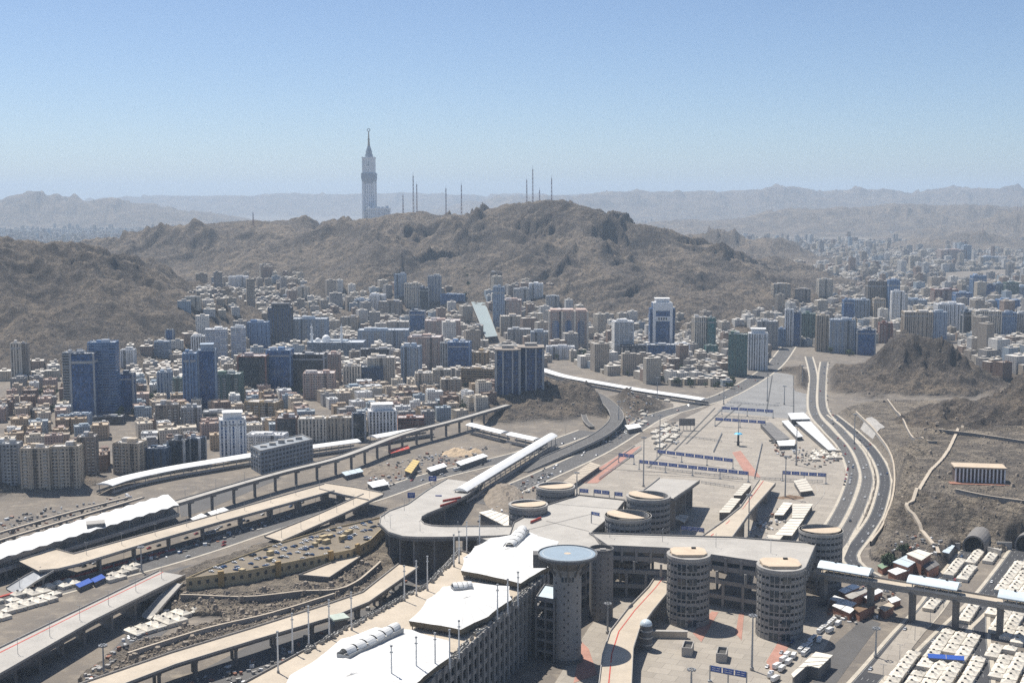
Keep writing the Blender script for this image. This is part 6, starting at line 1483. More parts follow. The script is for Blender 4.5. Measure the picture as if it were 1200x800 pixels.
    if h > 50 and r.random() < .5:
        p = L2(w_ * .2, 0); b = MB(); b.cyl(p[0], p[1], z1, z1 + 14, .45, .2, n=6); b.build('aerial', steel, t)
    if style == 'h':
        b = MB(); k = 0
        while k * 3.7 < roofh - 2: b.prism(rect(x, y, w_ + .9, d_ + .9, a), zt + k * 3.7 - .45, zt + k * 3.7 + .45, bottom=True); k += 1
        b.build('balcony_slab', wm, t)
    if style == 'glass' and w_ > 12:
        b = MB()
        for sd in (-1, 1):
            for se in (-1, 1): p = L2(sd * w_ / 2, se * d_ / 2); b.box(p[0], p[1], zt - 4, 2.2, 2.2, roofh + 4.6, a)
        b.build('corner_pier', simple('trim_' + ('grey' if wall in ('dark', 'navy') else wall), W_['grey'] if wall in ('dark', 'navy') else wc, .8), t)
    # roof rooms, tanks, plant
    hh = h - roofh + (1.5 if h > 30 else .6)
    for i in range(2 if w_ > 16 else 1):
        u, v_ = r.uniform(-.28, .28) * w_, r.uniform(-.2, .25) * d_; b = MB(); p = L2(u, v_)
        b.box(p[0], p[1], z1 + .15, r.uniform(.2, .36) * w_, r.uniform(.25, .45) * d_, hh * r.uniform(.7, 1.1), a); b.build('roof_room', wm if i else rm, t)
    if crown == 'cap':
        b = MB(); b.prism(rect(x, y, w_ * .72, d_ * .72, a), z1 + .2, z1 + hh + 3, bottom=False); b.prism(rect(x, y, w_ * .8, d_ * .8, a), z1 + hh + 3, z1 + hh + 4.2, bottom=True); b.build('crown', wm, t)
    for i in range(r.randint(2, 4)):
        u, v_ = r.uniform(-.42, .42) * w_, r.uniform(-.4, .4) * d_; p = L2(u, v_); b = MB(); b.cyl(p[0], p[1], z1 + .15, z1 + r.uniform(1.6, 2.6), r.uniform(.8, 1.3), n=8); b.build('water_tank', simple('tank', (.6, .6, .58), .5, .1, .3, 1, rand=.5), t)
    b = MB()
    for i in range(int(min(9, w_ * d_ / 70))): p = L2(r.uniform(-.44, .44) * w_, r.uniform(-.44, .44) * d_); b.box(p[0], p[1], z1 + .15, r.uniform(1, 2.5), r.uniform(1, 2), r.uniform(.7, 1.4), a)
    if b.f: b.build('roof_plant', steel, t).__setitem__('kind', 'stuff')
    if podium:
        b = MB(); b.prism(rect(x, y - d_ * .1, w_ * 1.5, d_ * 1.4, a), zt - 4, zt + podium); b.build('podium', [facade(wc, gc, 4.5, 5, .7, .5)], t)
    FOOT.append((x, y, max(w_, d_) * (.62 if not podium else .95))); LAND.append((x, y, label, wall))
    return t, (x, y, w_, d_, a, zt, z1)
FOOT, LAND = [], []
T = [
 # the near apartment belt
 (-6, 27, 517, 570, 'grid', 'grey', 'grey beige apartment tower cut by the picture edge beside the beige slab blocks', .6, 8), (28, 62, 522, 575, 'grid', 'beige', 'beige ribbed apartment slab, first of two joined above the dark slope', .6, 6), (63, 97, 520, 573, 'grid', 'beige', 'beige ribbed apartment slab, second of two joined above the dark slope', .6, 6),
 (92, 116, 509, 560, 'grid', 'taupe', 'taupe apartment tower standing behind the joined beige slabs', .9, 10), (136, 171, 516, 556, 'grid', 'beige', 'beige ribbed apartment block just above the curved end of the white canopy', .7, -8), (171, 199, 524, 553, 'v', 'navy', 'low navy block with a white grid beside the ribbed beige block', .7, -8),
 (199, 222, 513, 549, 'glass', 'dark', 'dark brown glass block joined to a blue one above the white canopy', .8, -10), (220, 240, 511, 546, 'glass', 'navy', 'blue side block joined to the dark brown glass block', 1, -10), (256, 291, 489, 537, 'v', 'white', 'white ribbed tower with a stepped top near the grey office block', .8, 14, 'b', 'cap'),
 (290, 337, 508, 528, 'small', 'white', 'low white block with arched roof rooms behind the grey office block', .5, -6), (324, 350, 487, 518, 'glass', 'brown', 'dark brown square block beside the long beige striped block', .9, 6), (350, 384, 489, 518, 'v', 'cream', 'cream striped block, first half of the long pair', .6, 4), (384, 415, 488, 517, 'v', 'beige', 'beige striped block, second half of the long pair', .6, 4),
 (413, 429, 482, 517, 'glass', 'navy', 'narrow navy glass slab next to the white striped office block', .8, 5), (430, 466, 479, 509, 'v', 'white', 'white office block with black vertical stripes by the rail viaduct', .7, 10, 'd', 'cap'), (465, 498, 488, 504, 'h', 'red', 'low round brown block beside the white striped office block', .7, 5),
 (182, 212, 472, 507, 'grid', 'taupe', 'taupe apartment block, first of the pair with water tanks', .7, 12), (212, 238, 475, 505, 'grid', 'grey', 'grey apartment block, second of the pair with water tanks', .7, 12), (238, 276, 481, 498, 'h', 'grey', 'low grey banded block behind the white ribbed tower', .5, 8), (288, 331, 470, 496, 'grid', 'tan', 'tan block with a sandy roof before the glass row', .6, -12),
 (83, 107, 484, 502, 'small', 'bluegrey', 'low blue grey block below the dark glass tower complex', .7, 6), (77, 89, 411, 482, 'h', 'grey', 'pale banded slab edging the dark glass tower complex', 1.4, 4), (87, 116, 412, 492, 'glass', 'navy', 'big dark blue glass tower reflecting the sky, front of the complex', .9, 6, 'b'), (107, 141, 399, 488, 'h', 'steelblue', 'tall dark banded tower, rear of the glass complex', .7, 6, 'b'),
 (139, 159, 436, 483, 'glass', 'navy', 'shorter blue glass block joined to the dark banded tower', .8, 6, 'b'), (108, 146, 487, 498, 'h', 'dark', 'dark podium at the foot of the glass complex', .5, 6), (15, 28, 400, 449, 'v', 'cream', 'slim sandy tower alone in front of the dark mountain slope', 1, 8), (27, 36, 401, 448, 'grid', 'taupe', 'shaded twin of the slim sandy tower', 1, 8), (143, 159, 408, 432, 'grid', 'white', 'slim white tower behind the glass complex', .9, 4),  # the sandy tower's shaded side is a second block in a darker colour
 (182, 200, 399, 419, 'h', 'bluegrey', 'blue grey banded block under the mountain beside a glass stub', .8, 3), (195, 204, 386, 402, 'glass', 'navy', 'small blue glass stub tower under the mountain', 1, 3, 'b'), (185, 203, 434, 466, 'v', 'bluegrey', 'blue grey block beside the tall blue glass tower', 1, 8, 'b'), (203, 215, 441, 470, 'grid', 'green', 'dark green block wedged beside the tall blue glass tower', 1, 8),
 (215, 234, 412, 480, 'v', 'steelblue', 'tall blue glass tower with a light pier, shaded half', 1.2, 10, 'b'), (233, 256, 408, 478, 'glass', 'bluegrey', 'tall blue glass tower with a curved crown, sunlit half', 1, 10, 'b', 'cap'), (255, 284, 436, 472, 'grid', 'green', 'block wrapped in green netting beside the tall blue glass tower', .8, 0), (282, 315, 415, 463, 'glass', 'red', 'red brown block wrapped in scaffolding', .8, 0),  # first two entries: one tower, its shaded and sunlit halves coloured apart
 (315, 343, 408, 460, 'glass', 'steelblue', 'bright blue glass block at the end of the scaffolded block', .8, 0, 'b'), (342, 382, 413, 457, 'glass', 'dark', 'long dark glass block behind the pink ribbed block', .6, 0), (225, 243, 392, 418, 'v', 'white', 'small white striped block before the white twin slabs', .9, 6), (241, 268, 384, 423, 'h', 'white', 'white banded slab, first of the twin slabs', .7, 8, 'b'), (271, 289, 382, 422, 'h', 'white', 'white banded slab, second of the twin slabs', .8, 8, 'b'),
 (291, 316, 376, 407, 'v', 'steelblue', 'light blue ribbed block below the grey twin tower', .7, 3, 'b'), (315, 344, 359, 405, 'v', 'dark', 'dark grey tower rising behind the mosque', .8, 5, 'b', 'cap'), (343, 385, 372, 404, 'grid', 'bluegrey', 'wide blue grey block behind the mosque minarets', .5, 2), (356, 394, 435, 468, 'grid', 'pink', 'pink ribbed block in front of the long dark glass block', .7, 4), (375, 400, 413, 450, 'grid', 'pink', 'pink tower rising behind the pink ribbed block', .8, 4),
 (402, 424, 427, 457, 'v', 'cream', 'cream ribbed block between pink tower and dark block', .9, 6), (423, 450, 428, 454, 'v', 'navy', 'navy striped block between two cream blocks', .8, 6, 'b'), (430, 464, 417, 453, 'grid', 'cream', 'cream block with a bulky roof behind the navy striped block', .7, 6), (422, 458, 408, 428, 'glass', 'dark', 'long low dark block with a white roof band', .5, 4), (420, 480, 385, 408, 'grid', 'bluegrey', 'long blue grey block on the slope above the dark low block', .4, 2),
 (471, 494, 404, 450, 'grid', 'bluegrey', 'slim pale blue slab before the pink arched tower', .8, -6), (479, 519, 393, 437, 'grid', 'pink', 'pink tower with a tall blue arch', .7, -4), (516, 526, 400, 440, 'v', 'grey', 'grey edge tower joined to the dark glass block', 1.5, -4), (525, 552, 399, 440, 'glass', 'steelblue', 'dark blue glass block joined to the grey edge tower', .7, -4, 'b'), (480, 499, 363, 396, 'glass', 'navy', 'navy glass tower under the mountain beside the pale canopy', .9, 2, 'b'), (498, 540, 374, 400, 'grid', 'pink', 'pinkish block with a dark glass bay below the navy tower', .6, 2),
 (475, 492, 331, 360, 'v', 'cream', 'cream tower on the mountain foot, first of three', .9, 0), (490, 503, 336, 360, 'glass', 'navy', 'dark tower on the mountain foot, between two pale ones', 1, 0), (502, 517, 322, 354, 'v', 'grey', 'tall grey tower on the mountain foot, last of three', .9, 0, 'b'), (463, 476, 320, 348, 'grid', 'bluegrey', 'blue grey slim tower on the mountain foot', .9, 0), (517, 545, 344, 356, 'glass', 'steelblue', 'low wide blue block by the top of the pale canopy', .5, 0, 'b'),
 (486, 508, 435, 464, 'grid', 'cream', 'white beige block with a stepped roof below the pale blue slab', .8, 6), (506, 529, 431, 457, 'grid', 'cream', 'cream block behind the white beige stepped one', .8, 6), (516, 541, 443, 467, 'grid', 'beige', 'beige block in the hollow before the rocky mound', .8, 6), (544, 573, 411, 432, 'v', 'tan', 'orange tan ribbed block beside the dark twin tower', .7, -6), (540, 581, 431, 454, 'h', 'tan', 'long tan block with a red roof beside the dark twin tower', .4, -12),
 (578, 591, 335, 388, 'v', 'bluegrey', 'slim blue white tower beside the pale canopy', .9, 0, 'b'), (585, 611, 350, 378, 'grid', 'pink', 'pinkish tower on the mountain foot behind the beige block', .8, 0), (586, 611, 369, 394, 'small', 'beige', 'plain beige block above the dark twin tower', .8, 3), (595, 622, 384, 404, 'grid', 'grey', 'grey block right above the dark twin tower', .7, 0), (622, 643, 387, 409, 'grid', 'bluegrey', 'blue grey block beside the triple arched tower', .8, 0), (602, 620, 337, 358, 'grid', 'grey', 'grey tower high on the mountain foot', .9, 0), (620, 636, 331, 350, 'grid', 'white', 'white tower highest on the mountain foot', .9, 0), (575, 588, 318, 338, 'grid', 'taupe', 'taupe tower at the top of the slim white row', .9, 0), (556, 572, 398, 412, 'small', 'cream', 'low cream block below the pale canopy', .9, 0),
 # along the straight road
 (717, 742, 375, 416, 'h', 'white', 'white tower with open balcony bays', .8, 6), (728, 761, 404, 418, 'grid', 'dark', 'low dark grey podium block beside the white balcony tower', .5, 4), (791, 807, 402, 420, 'small', 'white', 'small white cube block beside the blue bank tower', 1, 6), (811, 828, 370, 412, 'v', 'cream', 'cream slim tower with a teal glass neighbour', 1, 5), (827, 837, 371, 412, 'glass', 'green', 'teal glass slab attached to the cream slim tower', 1.3, 5, 't'), (826, 840, 404, 416, 'glass', 'green', 'low teal glass annex at the foot of the slim tower', .8, 5, 't'),
 (852, 876, 390, 441, 'v', 'green', 'grey green ribbed tower at the roadside, darker of the roadside pair', .8, -10, 't'), (875, 900, 389, 434, 'v', 'white', 'white ribbed tower at the roadside, paler of the roadside pair', .8, -10, 'd', 'cap'), (886, 911, 375, 409, 'grid', 'grey', 'grey green block behind the white roadside tower', .7, -6), (909, 920, 384, 406, 'v', 'steelblue', 'blue slim block behind the white roadside tower', 1, -6, 'b'), (919, 929, 361, 405, 'v', 'white', 'slim white tower at the head of the road', 1, -8), (928, 938, 365, 405, 'glass', 'navy', 'blue glass slim tower beside the slim white one', 1, -8, 'b'), (937, 955, 366, 402, 'v', 'green', 'grey green tower at the head of the road', .8, -8, 'd'),
 (955, 971, 368, 412, 'v', 'beige', 'beige tower where the highway meets the tower district', .9, -8), (970, 1001, 373, 414, 'grid', 'bluegrey', 'wide blue grey tower with a yellow edge', .7, -8), (997, 1003, 372, 413, 'small', 'tan', 'narrow yellow edge tower joined to the wide blue grey one', 2, -8), (1002, 1025, 385, 416, 'glass', 'navy', 'dark blue low glass tower by the small dark hill', .8, -8, 'b'), (1029, 1045, 377, 402, 'grid', 'red', 'red brown block by the small dark hill', .8, -6),
 (958, 974, 326, 347, 'grid', 'cream', 'far pale tower above the road head', .8, 0), (987, 1000, 350, 378, 'glass', 'steelblue', 'bright blue block in the far tower row', .8, -5, 'b'), (999, 1018, 350, 377, 'v', 'bluegrey', 'blue grey block joined to the bright blue one', .8, -5), (1014, 1040, 328, 376, 'v', 'taupe', 'tall taupe slab beside the tallest blue slab', .6, -5), (1039, 1052, 327, 378, 'v', 'steelblue', 'tallest blue slab in the far row', .9, -5, 'b'), (1022, 1036, 349, 379, 'v', 'beige', 'beige ribbed block in front of the tall taupe slab', .9, -5), (1043, 1058, 340, 383, 'grid', 'white', 'white grey plain slab in front of the tallest blue slab', .7, -5),
 (1056, 1091, 364, 401, 'v', 'beige', 'wide beige ribbed tower directly behind the small dark hill', .7, -8), (1090, 1108, 364, 401, 'v', 'bluegrey', 'blue grey end of the wide beige tower behind the small dark hill', .8, -8, 'b'), (1095, 1127, 355, 391, 'v', 'white', 'white tower with bold vertical stripes', .6, -4), (1126, 1140, 364, 396, 'glass', 'navy', 'dark glass tower beside the boldly striped one', .9, -4), (1092, 1120, 338, 358, 'grid', 'red', 'red brown tower behind the boldly striped one', .7, -4), (1117, 1137, 342, 364, 'glass', 'steelblue', 'blue glass tower behind the boldly striped one', .8, -4, 'b'),
 (1137, 1153, 322, 355, 'v', 'steelblue', 'tall light blue ribbed tower in the far row', .9, -4, 'b'), (1152, 1165, 333, 354, 'glass', 'navy', 'dark blue tower in the far row between two pale towers', .9, -4, 'b'), (1164, 1177, 331, 353, 'v', 'bluegrey', 'pale ribbed tower in the far row next to a grey green one', .9, -4), (1176, 1191, 330, 354, 'v', 'green', 'grey green ribbed tower in the far row', .9, -4), (1191, 1212, 335, 354, 'v', 'bluegrey', 'blue grey tower in the far row cut by the picture edge', .9, -4), (1139, 1171, 363, 399, 'v', 'cream', 'cream tower with four ribbed bays', .7, -8), (1171, 1189, 365, 395, 'v', 'steelblue', 'light blue tower joined to the cream four bay one', .8, -8, 'b'), (1188, 1212, 366, 395, 'v', 'grey', 'grey ribbed tower cut by the picture edge near the cream one', .8, -8),
 (1056, 1084, 350, 366, 'grid', 'bluegrey', 'low blue grey block in the far row behind the beige ribbed tower', .6, -4), (1149, 1168, 352, 365, 'grid', 'grey', 'low grey block in the far row behind the cream four bay tower', .8, -4), (1168, 1192, 350, 366, 'glass', 'steelblue', 'low blue and white block in the far row', .7, -4, 'b'), (1100, 1130, 292, 309, 'grid', 'pink', 'broad purple brown block far off in the hazy city', .5, 0), (1127, 1136, 287, 309, 'v', 'bluegrey', 'slim pale tower far off beside the broad purple block', 1, 0), (842, 870, 276, 291, 'grid', 'taupe', 'hazy broad block beyond the mountain shoulder', .5, 0),
 (268, 292, 323, 338, 'small', 'white', 'white block alone high in the mountain valley', .7, 8), (217, 236, 347, 362, 'small', 'cream', 'cream block lower in the mountain valley', .8, 8), (415, 434, 350, 366, 'grid', 'bluegrey', 'blue grey block on the slope, first of the two below the ridge', .7, 0), (434, 452, 344, 363, 'grid', 'white', 'white block on the slope, second of the two below the ridge', .8, 0), (350, 362, 335, 350, 'small', 'cream', 'small cream block on the mountain foot', .9, 0), (333, 347, 345, 356, 'small', 'bluegrey', 'small blue grey block on the mountain foot', .9, 0), (445, 471, 352, 372, 'grid', 'taupe', 'taupe block on the slope beside the cream foot tower', .7, 0), (400, 420, 370, 387, 'grid', 'beige', 'beige block on the slope behind the mosque', .7, 0), (454, 480, 376, 392, 'grid', 'cream', 'cream block on the slope before the navy glass tower', .7, 0),
 (548, 566, 380, 400, 'grid', 'taupe', 'taupe block close under the pale canopy', .9, 0), (640, 655, 346, 362, 'small', 'grey', 'grey house block above the triple arched tower', .9, 0), (1148, 1176, 300, 312, 'grid', 'bluegrey', 'hazy blue block far in the city', .5, 0), (1060, 1078, 300, 312, 'grid', 'beige', 'hazy beige block far in the city', .6, 0), (905, 925, 332, 347, 'grid', 'beige', 'beige block in the town below the pale hill', .7, 0), (930, 948, 338, 352, 'grid', 'taupe', 'taupe block in the town below the pale hill', .7, 0),
]
for e in T: tower(e[0], e[1], e[2], e[3], e[4], e[5], e[6], *e[7:9], *(e[9:11]))
# ---- landmark towers with their own shapes
def arched_tower():
    t, (x, y, w_, d_, a, zt, z1) = tower(643, 688, 363, 412, 'small', 'pink', 'pink tower with three tall blue arched windows above a white podium', .55, 0)
    bw = w_ / 3
    for i in range(3):
        cx = x - w_ / 2 + bw * (i + .5); b = MB(); r = bw * .27; yy = y - d_ / 2 - .9; H = z1 - zt
        pts = [(cx - r, yy, zt + H * .2), (cx + r, yy, zt + H * .2), (cx + r, yy, zt + H * .68)] + [(cx + r * math.cos(q), yy, zt + H * .68 + r * 1.3 * math.sin(q)) for q in [math.pi * k / 10 for k in range(1, 10)]] + [(cx - r, yy, zt + H * .68)]
        b.face(pts); b.face([(p[0], p[1] + .6, p[2]) for p in reversed(pts)])
        for p, q in zip(pts, pts[1:] + pts[:1]): b.face([p, (p[0], p[1] + .6, p[2]), (q[0], q[1] + .6, q[2]), q])
        b.build('arched_window', facade(tuple(v * 2 + .02 for v in GL['b']), GL['b'], 3.6, 2, .86, .85), t)
        b = MB(); b.box(x - w_ / 2 + bw * (i + .5), y, z1, bw * .82, d_ * .9, 4); b.build('crown', simple('trim_pink', W_['pink']), t)
    for i in range(4): b = MB(); b.box(x - w_ / 2 + bw * i, y - d_ / 2 - .8, zt - 3, 3.6, 2.6, z1 - zt + 4); b.build('pier', simple('trim_cream', W_['cream']), t)
    tower(640, 673, 405, 421, 'grid', 'white', 'white podium hall with glazed bays before the triple arched tower', .4, 0)
arched_tower()
def bank_tower():
    t, (x, y, w_, d_, a, zt, z1) = tower(764, 786, 353, 410, 'glass', 'white', 'white framed blue glass bank tower with a dark sign band', .9, 0, 'b', 'cap'); H = z1 - zt
    for s_ in (-1, 1):
        b = MB(); b.box(x + s_ * (w_ / 2 + 3.2), y + 1, zt, 5.6, d_ * .8, H * .88); b.build('side_wing', facade(tuple(v * 2 for v in GL['b']), GL['b'], 3.8, 1.8, .85, .85), t)
        b = MB(); b.box(x + s_ * (w_ / 2 - 2.2), y - d_ / 2 - .5, zt, 4.6, 1.4, H + 1); b.build('frame_pier', simple('trim_white', W_['white']), t)
    b = MB(); b.box(x, y - d_ / 2 - .6, zt + H * .84, w_ - 8.5, 1.3, H * .16); b.build('head_panel', simple('trim_white', W_['white']), t)
    b = MB(); b.box(x, y - d_ / 2 - .7, zt + H * .62, w_ - 9, 1.2, H * .1); b.build('sign_band', simple('trim_white', W_['white']), t)
    for i in range(4): b = MB(); b.box(x - w_ * .2 + i * w_ * .13, y - d_ / 2 - 1.4, zt + H * .645, w_ * .08, .3, H * .05); b.build('sign_mark', dark_m, t)
    tower(757, 792, 403, 419, 'glass', 'navy', 'wide blue glass podium at the foot of the white framed bank tower', .6, 0, 'b')
bank_tower()
def twin_glass():
    x0, y0, z0 = GT(608, 462, 1200, 2400); y0 += 0; zt = 0; h = A(608, 408, y0)[2]
    t = thing('twin_tower', 'dark glass double tower with overhanging roof eaves on the rocky mound', 'tower', (x0, y0 + 14, zt)); S = y0 / F
    for (xl, xr, dy, wall, g) in ((581, 609, 0, 'grey', 'b'), (608, 637, 10, 'grey', 'b')):
        cx = ((xl + xr) / 2 - 600) * S; w_ = (xr - xl) * S; yy = y0 + 16 + dy; hz_ = h - (0 if dy == 0 else -2)
        n = 10; P = [(cx - w_ / 2 + w_ * i / n, yy - 15 - 5 * math.sin(math.pi * i / n)) for i in range(n + 1)] + [(cx + w_ / 2, yy + 12), (cx - w_ / 2, yy + 12)]
        b = MB(); b.prism(P, zt - 3, hz_ - 3); b.build('wall', facade((.04, .07, .11), GL['b'], 3.8, 2.4, .92, .84), t)
        b = MB(); Q = [(cx + (p[0] - cx) * 1.1, yy + (p[1] - yy) * 1.12) for p in P]; b.prism(Q, hz_ - 3, hz_ - 1.4, bottom=True); b.build('roof', simple('trim_taupe', W_['taupe']), t)
        b = MB(); b.box(cx, yy, hz_ - 1.4, w_ * .5, 12, 4); b.build('roof_room', concrete, t)
        for i in (0, 3, 7, 10):
            p = P[i]; b = MB(); b.box(p[0], p[1] - .3, zt - 3, 3.4 if i in (0, 10) else 2.2, 2.4, hz_); b.build('fin', simple('trim_grey', W_['grey']), t)
    FOOT.append((x0, y0 + 16, 36))
twin_glass()
def mosque():
    t, (x, y, w_, d_, a, zt, z1) = tower(362, 428, 400, 418, 'h', 'bluegrey', 'long blue grey mosque with white dome and two minarets', .45, 0, cat='mosque', name='mosque'); S = y / F
    X = lambda px: (px - 600) * S
    b = MB(); b.cyl(X(381), y, z1, z1 + 4, 8, n=24); b.dome(X(381), y, z1 + 4, 8, 9); b.build('dome', white_m, t, smooth=True)
    b = MB(); b.cyl(X(371), y, z1, z1 + 2, 5, n=20); b.dome(X(371), y, z1 + 2, 5, 5.5); b.build('dome', white_m, t, smooth=True)
    for px, yt in ((364.5, 378), (399.5, 378)):
        h = A(px, yt, y)[2]; b = MB(); b.cyl(X(px), y - 6, zt, h * .62, 2.4, n=10); b.cyl(X(px), y - 6, h * .62, h * .66, 3.4, n=10, bottom=True); b.cyl(X(px), y - 6, h * .66, h * .86, 1.8, n=10); b.cyl(X(px), y - 6, h * .86, h * .88, 2.6, n=10, bottom=True); b.cyl(X(px), y - 6, h * .88, h, 1.3, .1, n=10); b.build('minaret', white_m, t)
mosque()
def clock_tower():
    Y = 6000.0; S = Y / F; Z = lambda py: A(434, py, Y)[2]; cx = (434 - 600) * S
    t = thing('clock_tower', 'giant clock tower with tapering spire beyond the mountain ridge', 'clock tower', (cx, Y, 0)); st = facade((.8, .8, .8), (.3, .34, .39), 14, 9, .45, .7); tr = simple('tower_stone', (.8, .8, .79), .8, .12, .01, .05)
    b = MB(); b.prism(rect(cx, Y, 56, 56), 0, Z(214)); b.build('shaft', st, t)
    b = MB()
    for sx in (-1, 1):
        for sy in (-1, 1): b.box(cx + sx * 27, Y + sy * 27, 0, 9, 9, Z(213))
    b.build('corner_pier', tr, t)
    lo, hi = rect(cx, Y, 58, 58), rect(cx, Y, 68, 68); b = MB()
    for i in range(4): j = (i + 1) % 4; b.face([(*lo[i], Z(215)), (*lo[j], Z(215)), (*hi[j], Z(209)), (*hi[i], Z(209))])
    b.prism(hi, Z(209), Z(203)); b.build('gallery', simple('tower_band', (.3, .33, .37), .6), t)
    b = MB(); b.prism(rect(cx, Y, 56, 56), Z(203), Z(186)); b.build('clock_stage', tr, t)
    for s_ in (-1, 1): b = MB(); b.box(cx + s_ * 27, Y - 27, Z(203), 6, 6, Z(184) - Z(203)); b.build('clock_pier', white_m, t)
    yy = Y - 28.6; zc_ = Z(194.5); r = 22
    b = MB(); b.face([(cx + r * math.cos(2 * math.pi * i / 32), yy, zc_ + r * math.sin(2 * math.pi * i / 32)) for i in range(32)]); f_ = b.build('clock_face', white_m, t)
    b = MB(); b.bar((cx, yy - .4, zc_), (cx + 3, yy - .4, zc_ + 17), 2.2, 1); b.bar((cx, yy - .4, zc_), (cx - 9, yy - .4, zc_ + 8), 2.6, 1)
    for i in range(12): q = math.pi * i / 6; b.bar((cx + 17 * math.cos(q), yy - .4, zc_ + 17 * math.sin(q)), (cx + 20.5 * math.cos(q), yy - .4, zc_ + 20.5 * math.sin(q)), 1.6, 1)
    b.build('clock_hand', simple('clock_mark', (.03, .12, .08), .6), f_)
    b = MB(); b.prism(rect(cx, Y, 62, 62), Z(186), Z(184.5), bottom=True); b.build('cornice', tr, t)
    b = MB(); b.cyl(cx, Y, Z(184.5), Z(181), 20, 18, n=8); b.cyl(cx, Y, Z(181), Z(177), 15, 15, n=8); b.cyl(cx, Y, Z(177), Z(171), 14, 6, n=8); b.build('crown', simple('tower_crown', (.22, .26, .3), .5), t)
    b = MB(); b.cyl(cx, Y, Z(171), Z(164), 6, 4, n=8); b.cyl(cx, Y, Z(164), Z(163), 6, n=8, bottom=True); b.cyl(cx, Y, Z(163), Z(154), 3.6, 2.4, n=8); b.build('spire', simple('gold', (.3, .24, .14), .5), t)
    b = MB(); b.ring(0, 0, -1, 1, 5, 8, 16); b.v = [(cx + p[0], Y + p[2], Z(152.5) + p[1]) for p in b.v]; b.build('crescent', simple('gold', (.3, .24, .14)), t)
    x2 = (446 - 600) * S; t2 = thing('hotel_block', 'white roofed hotel block beside the giant clock tower', 'hotel', (x2, Y - 60, 0))
    b = MB(); b.prism(rect(x2, Y - 60, 108, 50), 0, Z(245)); b.build('wall', st, t2); b = MB(); b.prism(rect(x2, Y - 60, 112, 54), Z(245), Z(243.5), bottom=True); b.build('roof', white_m, t2)
    for i in range(5): b = MB(); b.box(x2 - 40 + i * 20, Y - 60, Z(243.5), 12, 30, 5 + 5 * (i % 3 == 1)); b.build('roof_room', white_m, t2)
clock_tower()
# lattice masts on the ridges
def lattice(px, yt, yb, Y, lab):
    S = Y / F; x = (px - 600) * S; zb = max(0, hz(x, Y)) - 2; zt = A(px, yt, Y)[2]; H = zt - zb; t = thing('lattice_mast', lab, 'radio mast', (x, Y, zb)); w0 = 2.6; n = max(6, int(H / 11)); b = MB()
    rr = lambda f: w0 * (1 - .55 * f)
    for s in range(3):
        q = 2 * math.pi * s / 3; b.bar((x + rr(0) * math.cos(q), Y + rr(0) * math.sin(q), zb), (x + rr(1) * math.cos(q), Y + rr(1) * math.sin(q), zt), 1.0)
    for k in range(n):
        f0, f1 = k / n, (k + 1) / n
        for s in range(3):
            q0, q1 = 2 * math.pi * s / 3, 2 * math.pi * (s + 1) / 3
            b.bar((x + rr(f0) * math.cos(q0), Y + rr(f0) * math.sin(q0), zb + H * f0), (x + rr(f1) * math.cos(q1), Y + rr(f1) * math.sin(q1), zb + H * f1), .5)
    b.build('lattice', simple('mast_paint', (.3, .16, .14), .6), t); b = MB()
    for f in (.55, .72, .88): b.box(x, Y - 2, zb + H * f, 3.4, 1.4, 4)
    b.build('antenna', white_m, t); b = MB(); b.cyl(x, Y, zt - 1, zt + H * .1, .5, .2, n=6); b.build('whip', steel, t)
for px, yt, Y, lab in ((473, 229, 4050, 'shortest radio mast beside the tall pair near the clock tower'), (485, 206, 4050, 'tallest radio mast of the cluster near the clock tower'), (489, 216, 4060, 'radio mast close behind the tallest one near the clock tower'), (523, 221, 4000, 'radio mast midway along the ridge, shorter of two'), (541, 217, 3950, 'radio mast midway along the ridge, taller of two'), (617, 211, 3830, 'radio mast just before the main summit, shorter one'), (624, 198, 3830, 'tallest radio mast by the main summit'), (632, 223, 3830, 'stub radio mast between the summit masts'), (646, 209, 3820, 'radio mast next to the dark summit rocks'), (298, 249, 4300, 'lone radio mast on the far hilltop'), (1189, 239, 8600, 'radio mast on the hazy plateau at the picture edge'), (1193, 240, 8620, 'second radio mast on the hazy plateau'), (1150, 262, 7200, 'radio mast above the small hazy hill')): lattice(px, yt, 0, Y, lab)
shed('ridge_hut', 'small station hut by the masts on the ridge', 'hut', [(533, 251), (545, 251), (545, 252), (533, 252)], 20, concrete, z0=max(0, A(539, 256, 3950)[2]) - 8) if False else None
# ------------------------------------------------------------------ low town houses, far city, trees
COLS = [('cream', (.6, .53, .43)), ('white', (.72, .7, .66)), ('beige', (.48, .4, .31)), ('grey', (.32, .31, .3)), ('tan', (.4, .3, .2)), ('brown', (.22, .15, .115)), ('pale blue', (.34, .4, .45)), ('pink', (.42, .31, .26))]
AREAS = [
 [(0, 560), (0, 440), (60, 425), (130, 412), (200, 395), (230, 365), (300, 345), (420, 355), (560, 345), (575, 400), (640, 400), (640, 440), (585, 470), (590, 478), (470, 505), (300, 528), (130, 560), (60, 562)],
 [(560, 345), (590, 335), (650, 345), (690, 375), (730, 375), (860, 372), (1000, 350), (1200, 350), (1230, 400), (1150, 400), (1060, 398), (1000, 410), (940, 405), (905, 425), (850, 455), (760, 450), (690, 438), (640, 425), (640, 400), (575, 400)],
 [(1160, 440), (1130, 415), (1120, 400), (1230, 395), (1230, 440)],
 [(205, 372), (215, 350), (262, 330), (330, 322), (400, 332), (470, 338), (640, 332), (660, 352), (620, 372), (460, 372), (330, 372)],
]
HOUSES = []
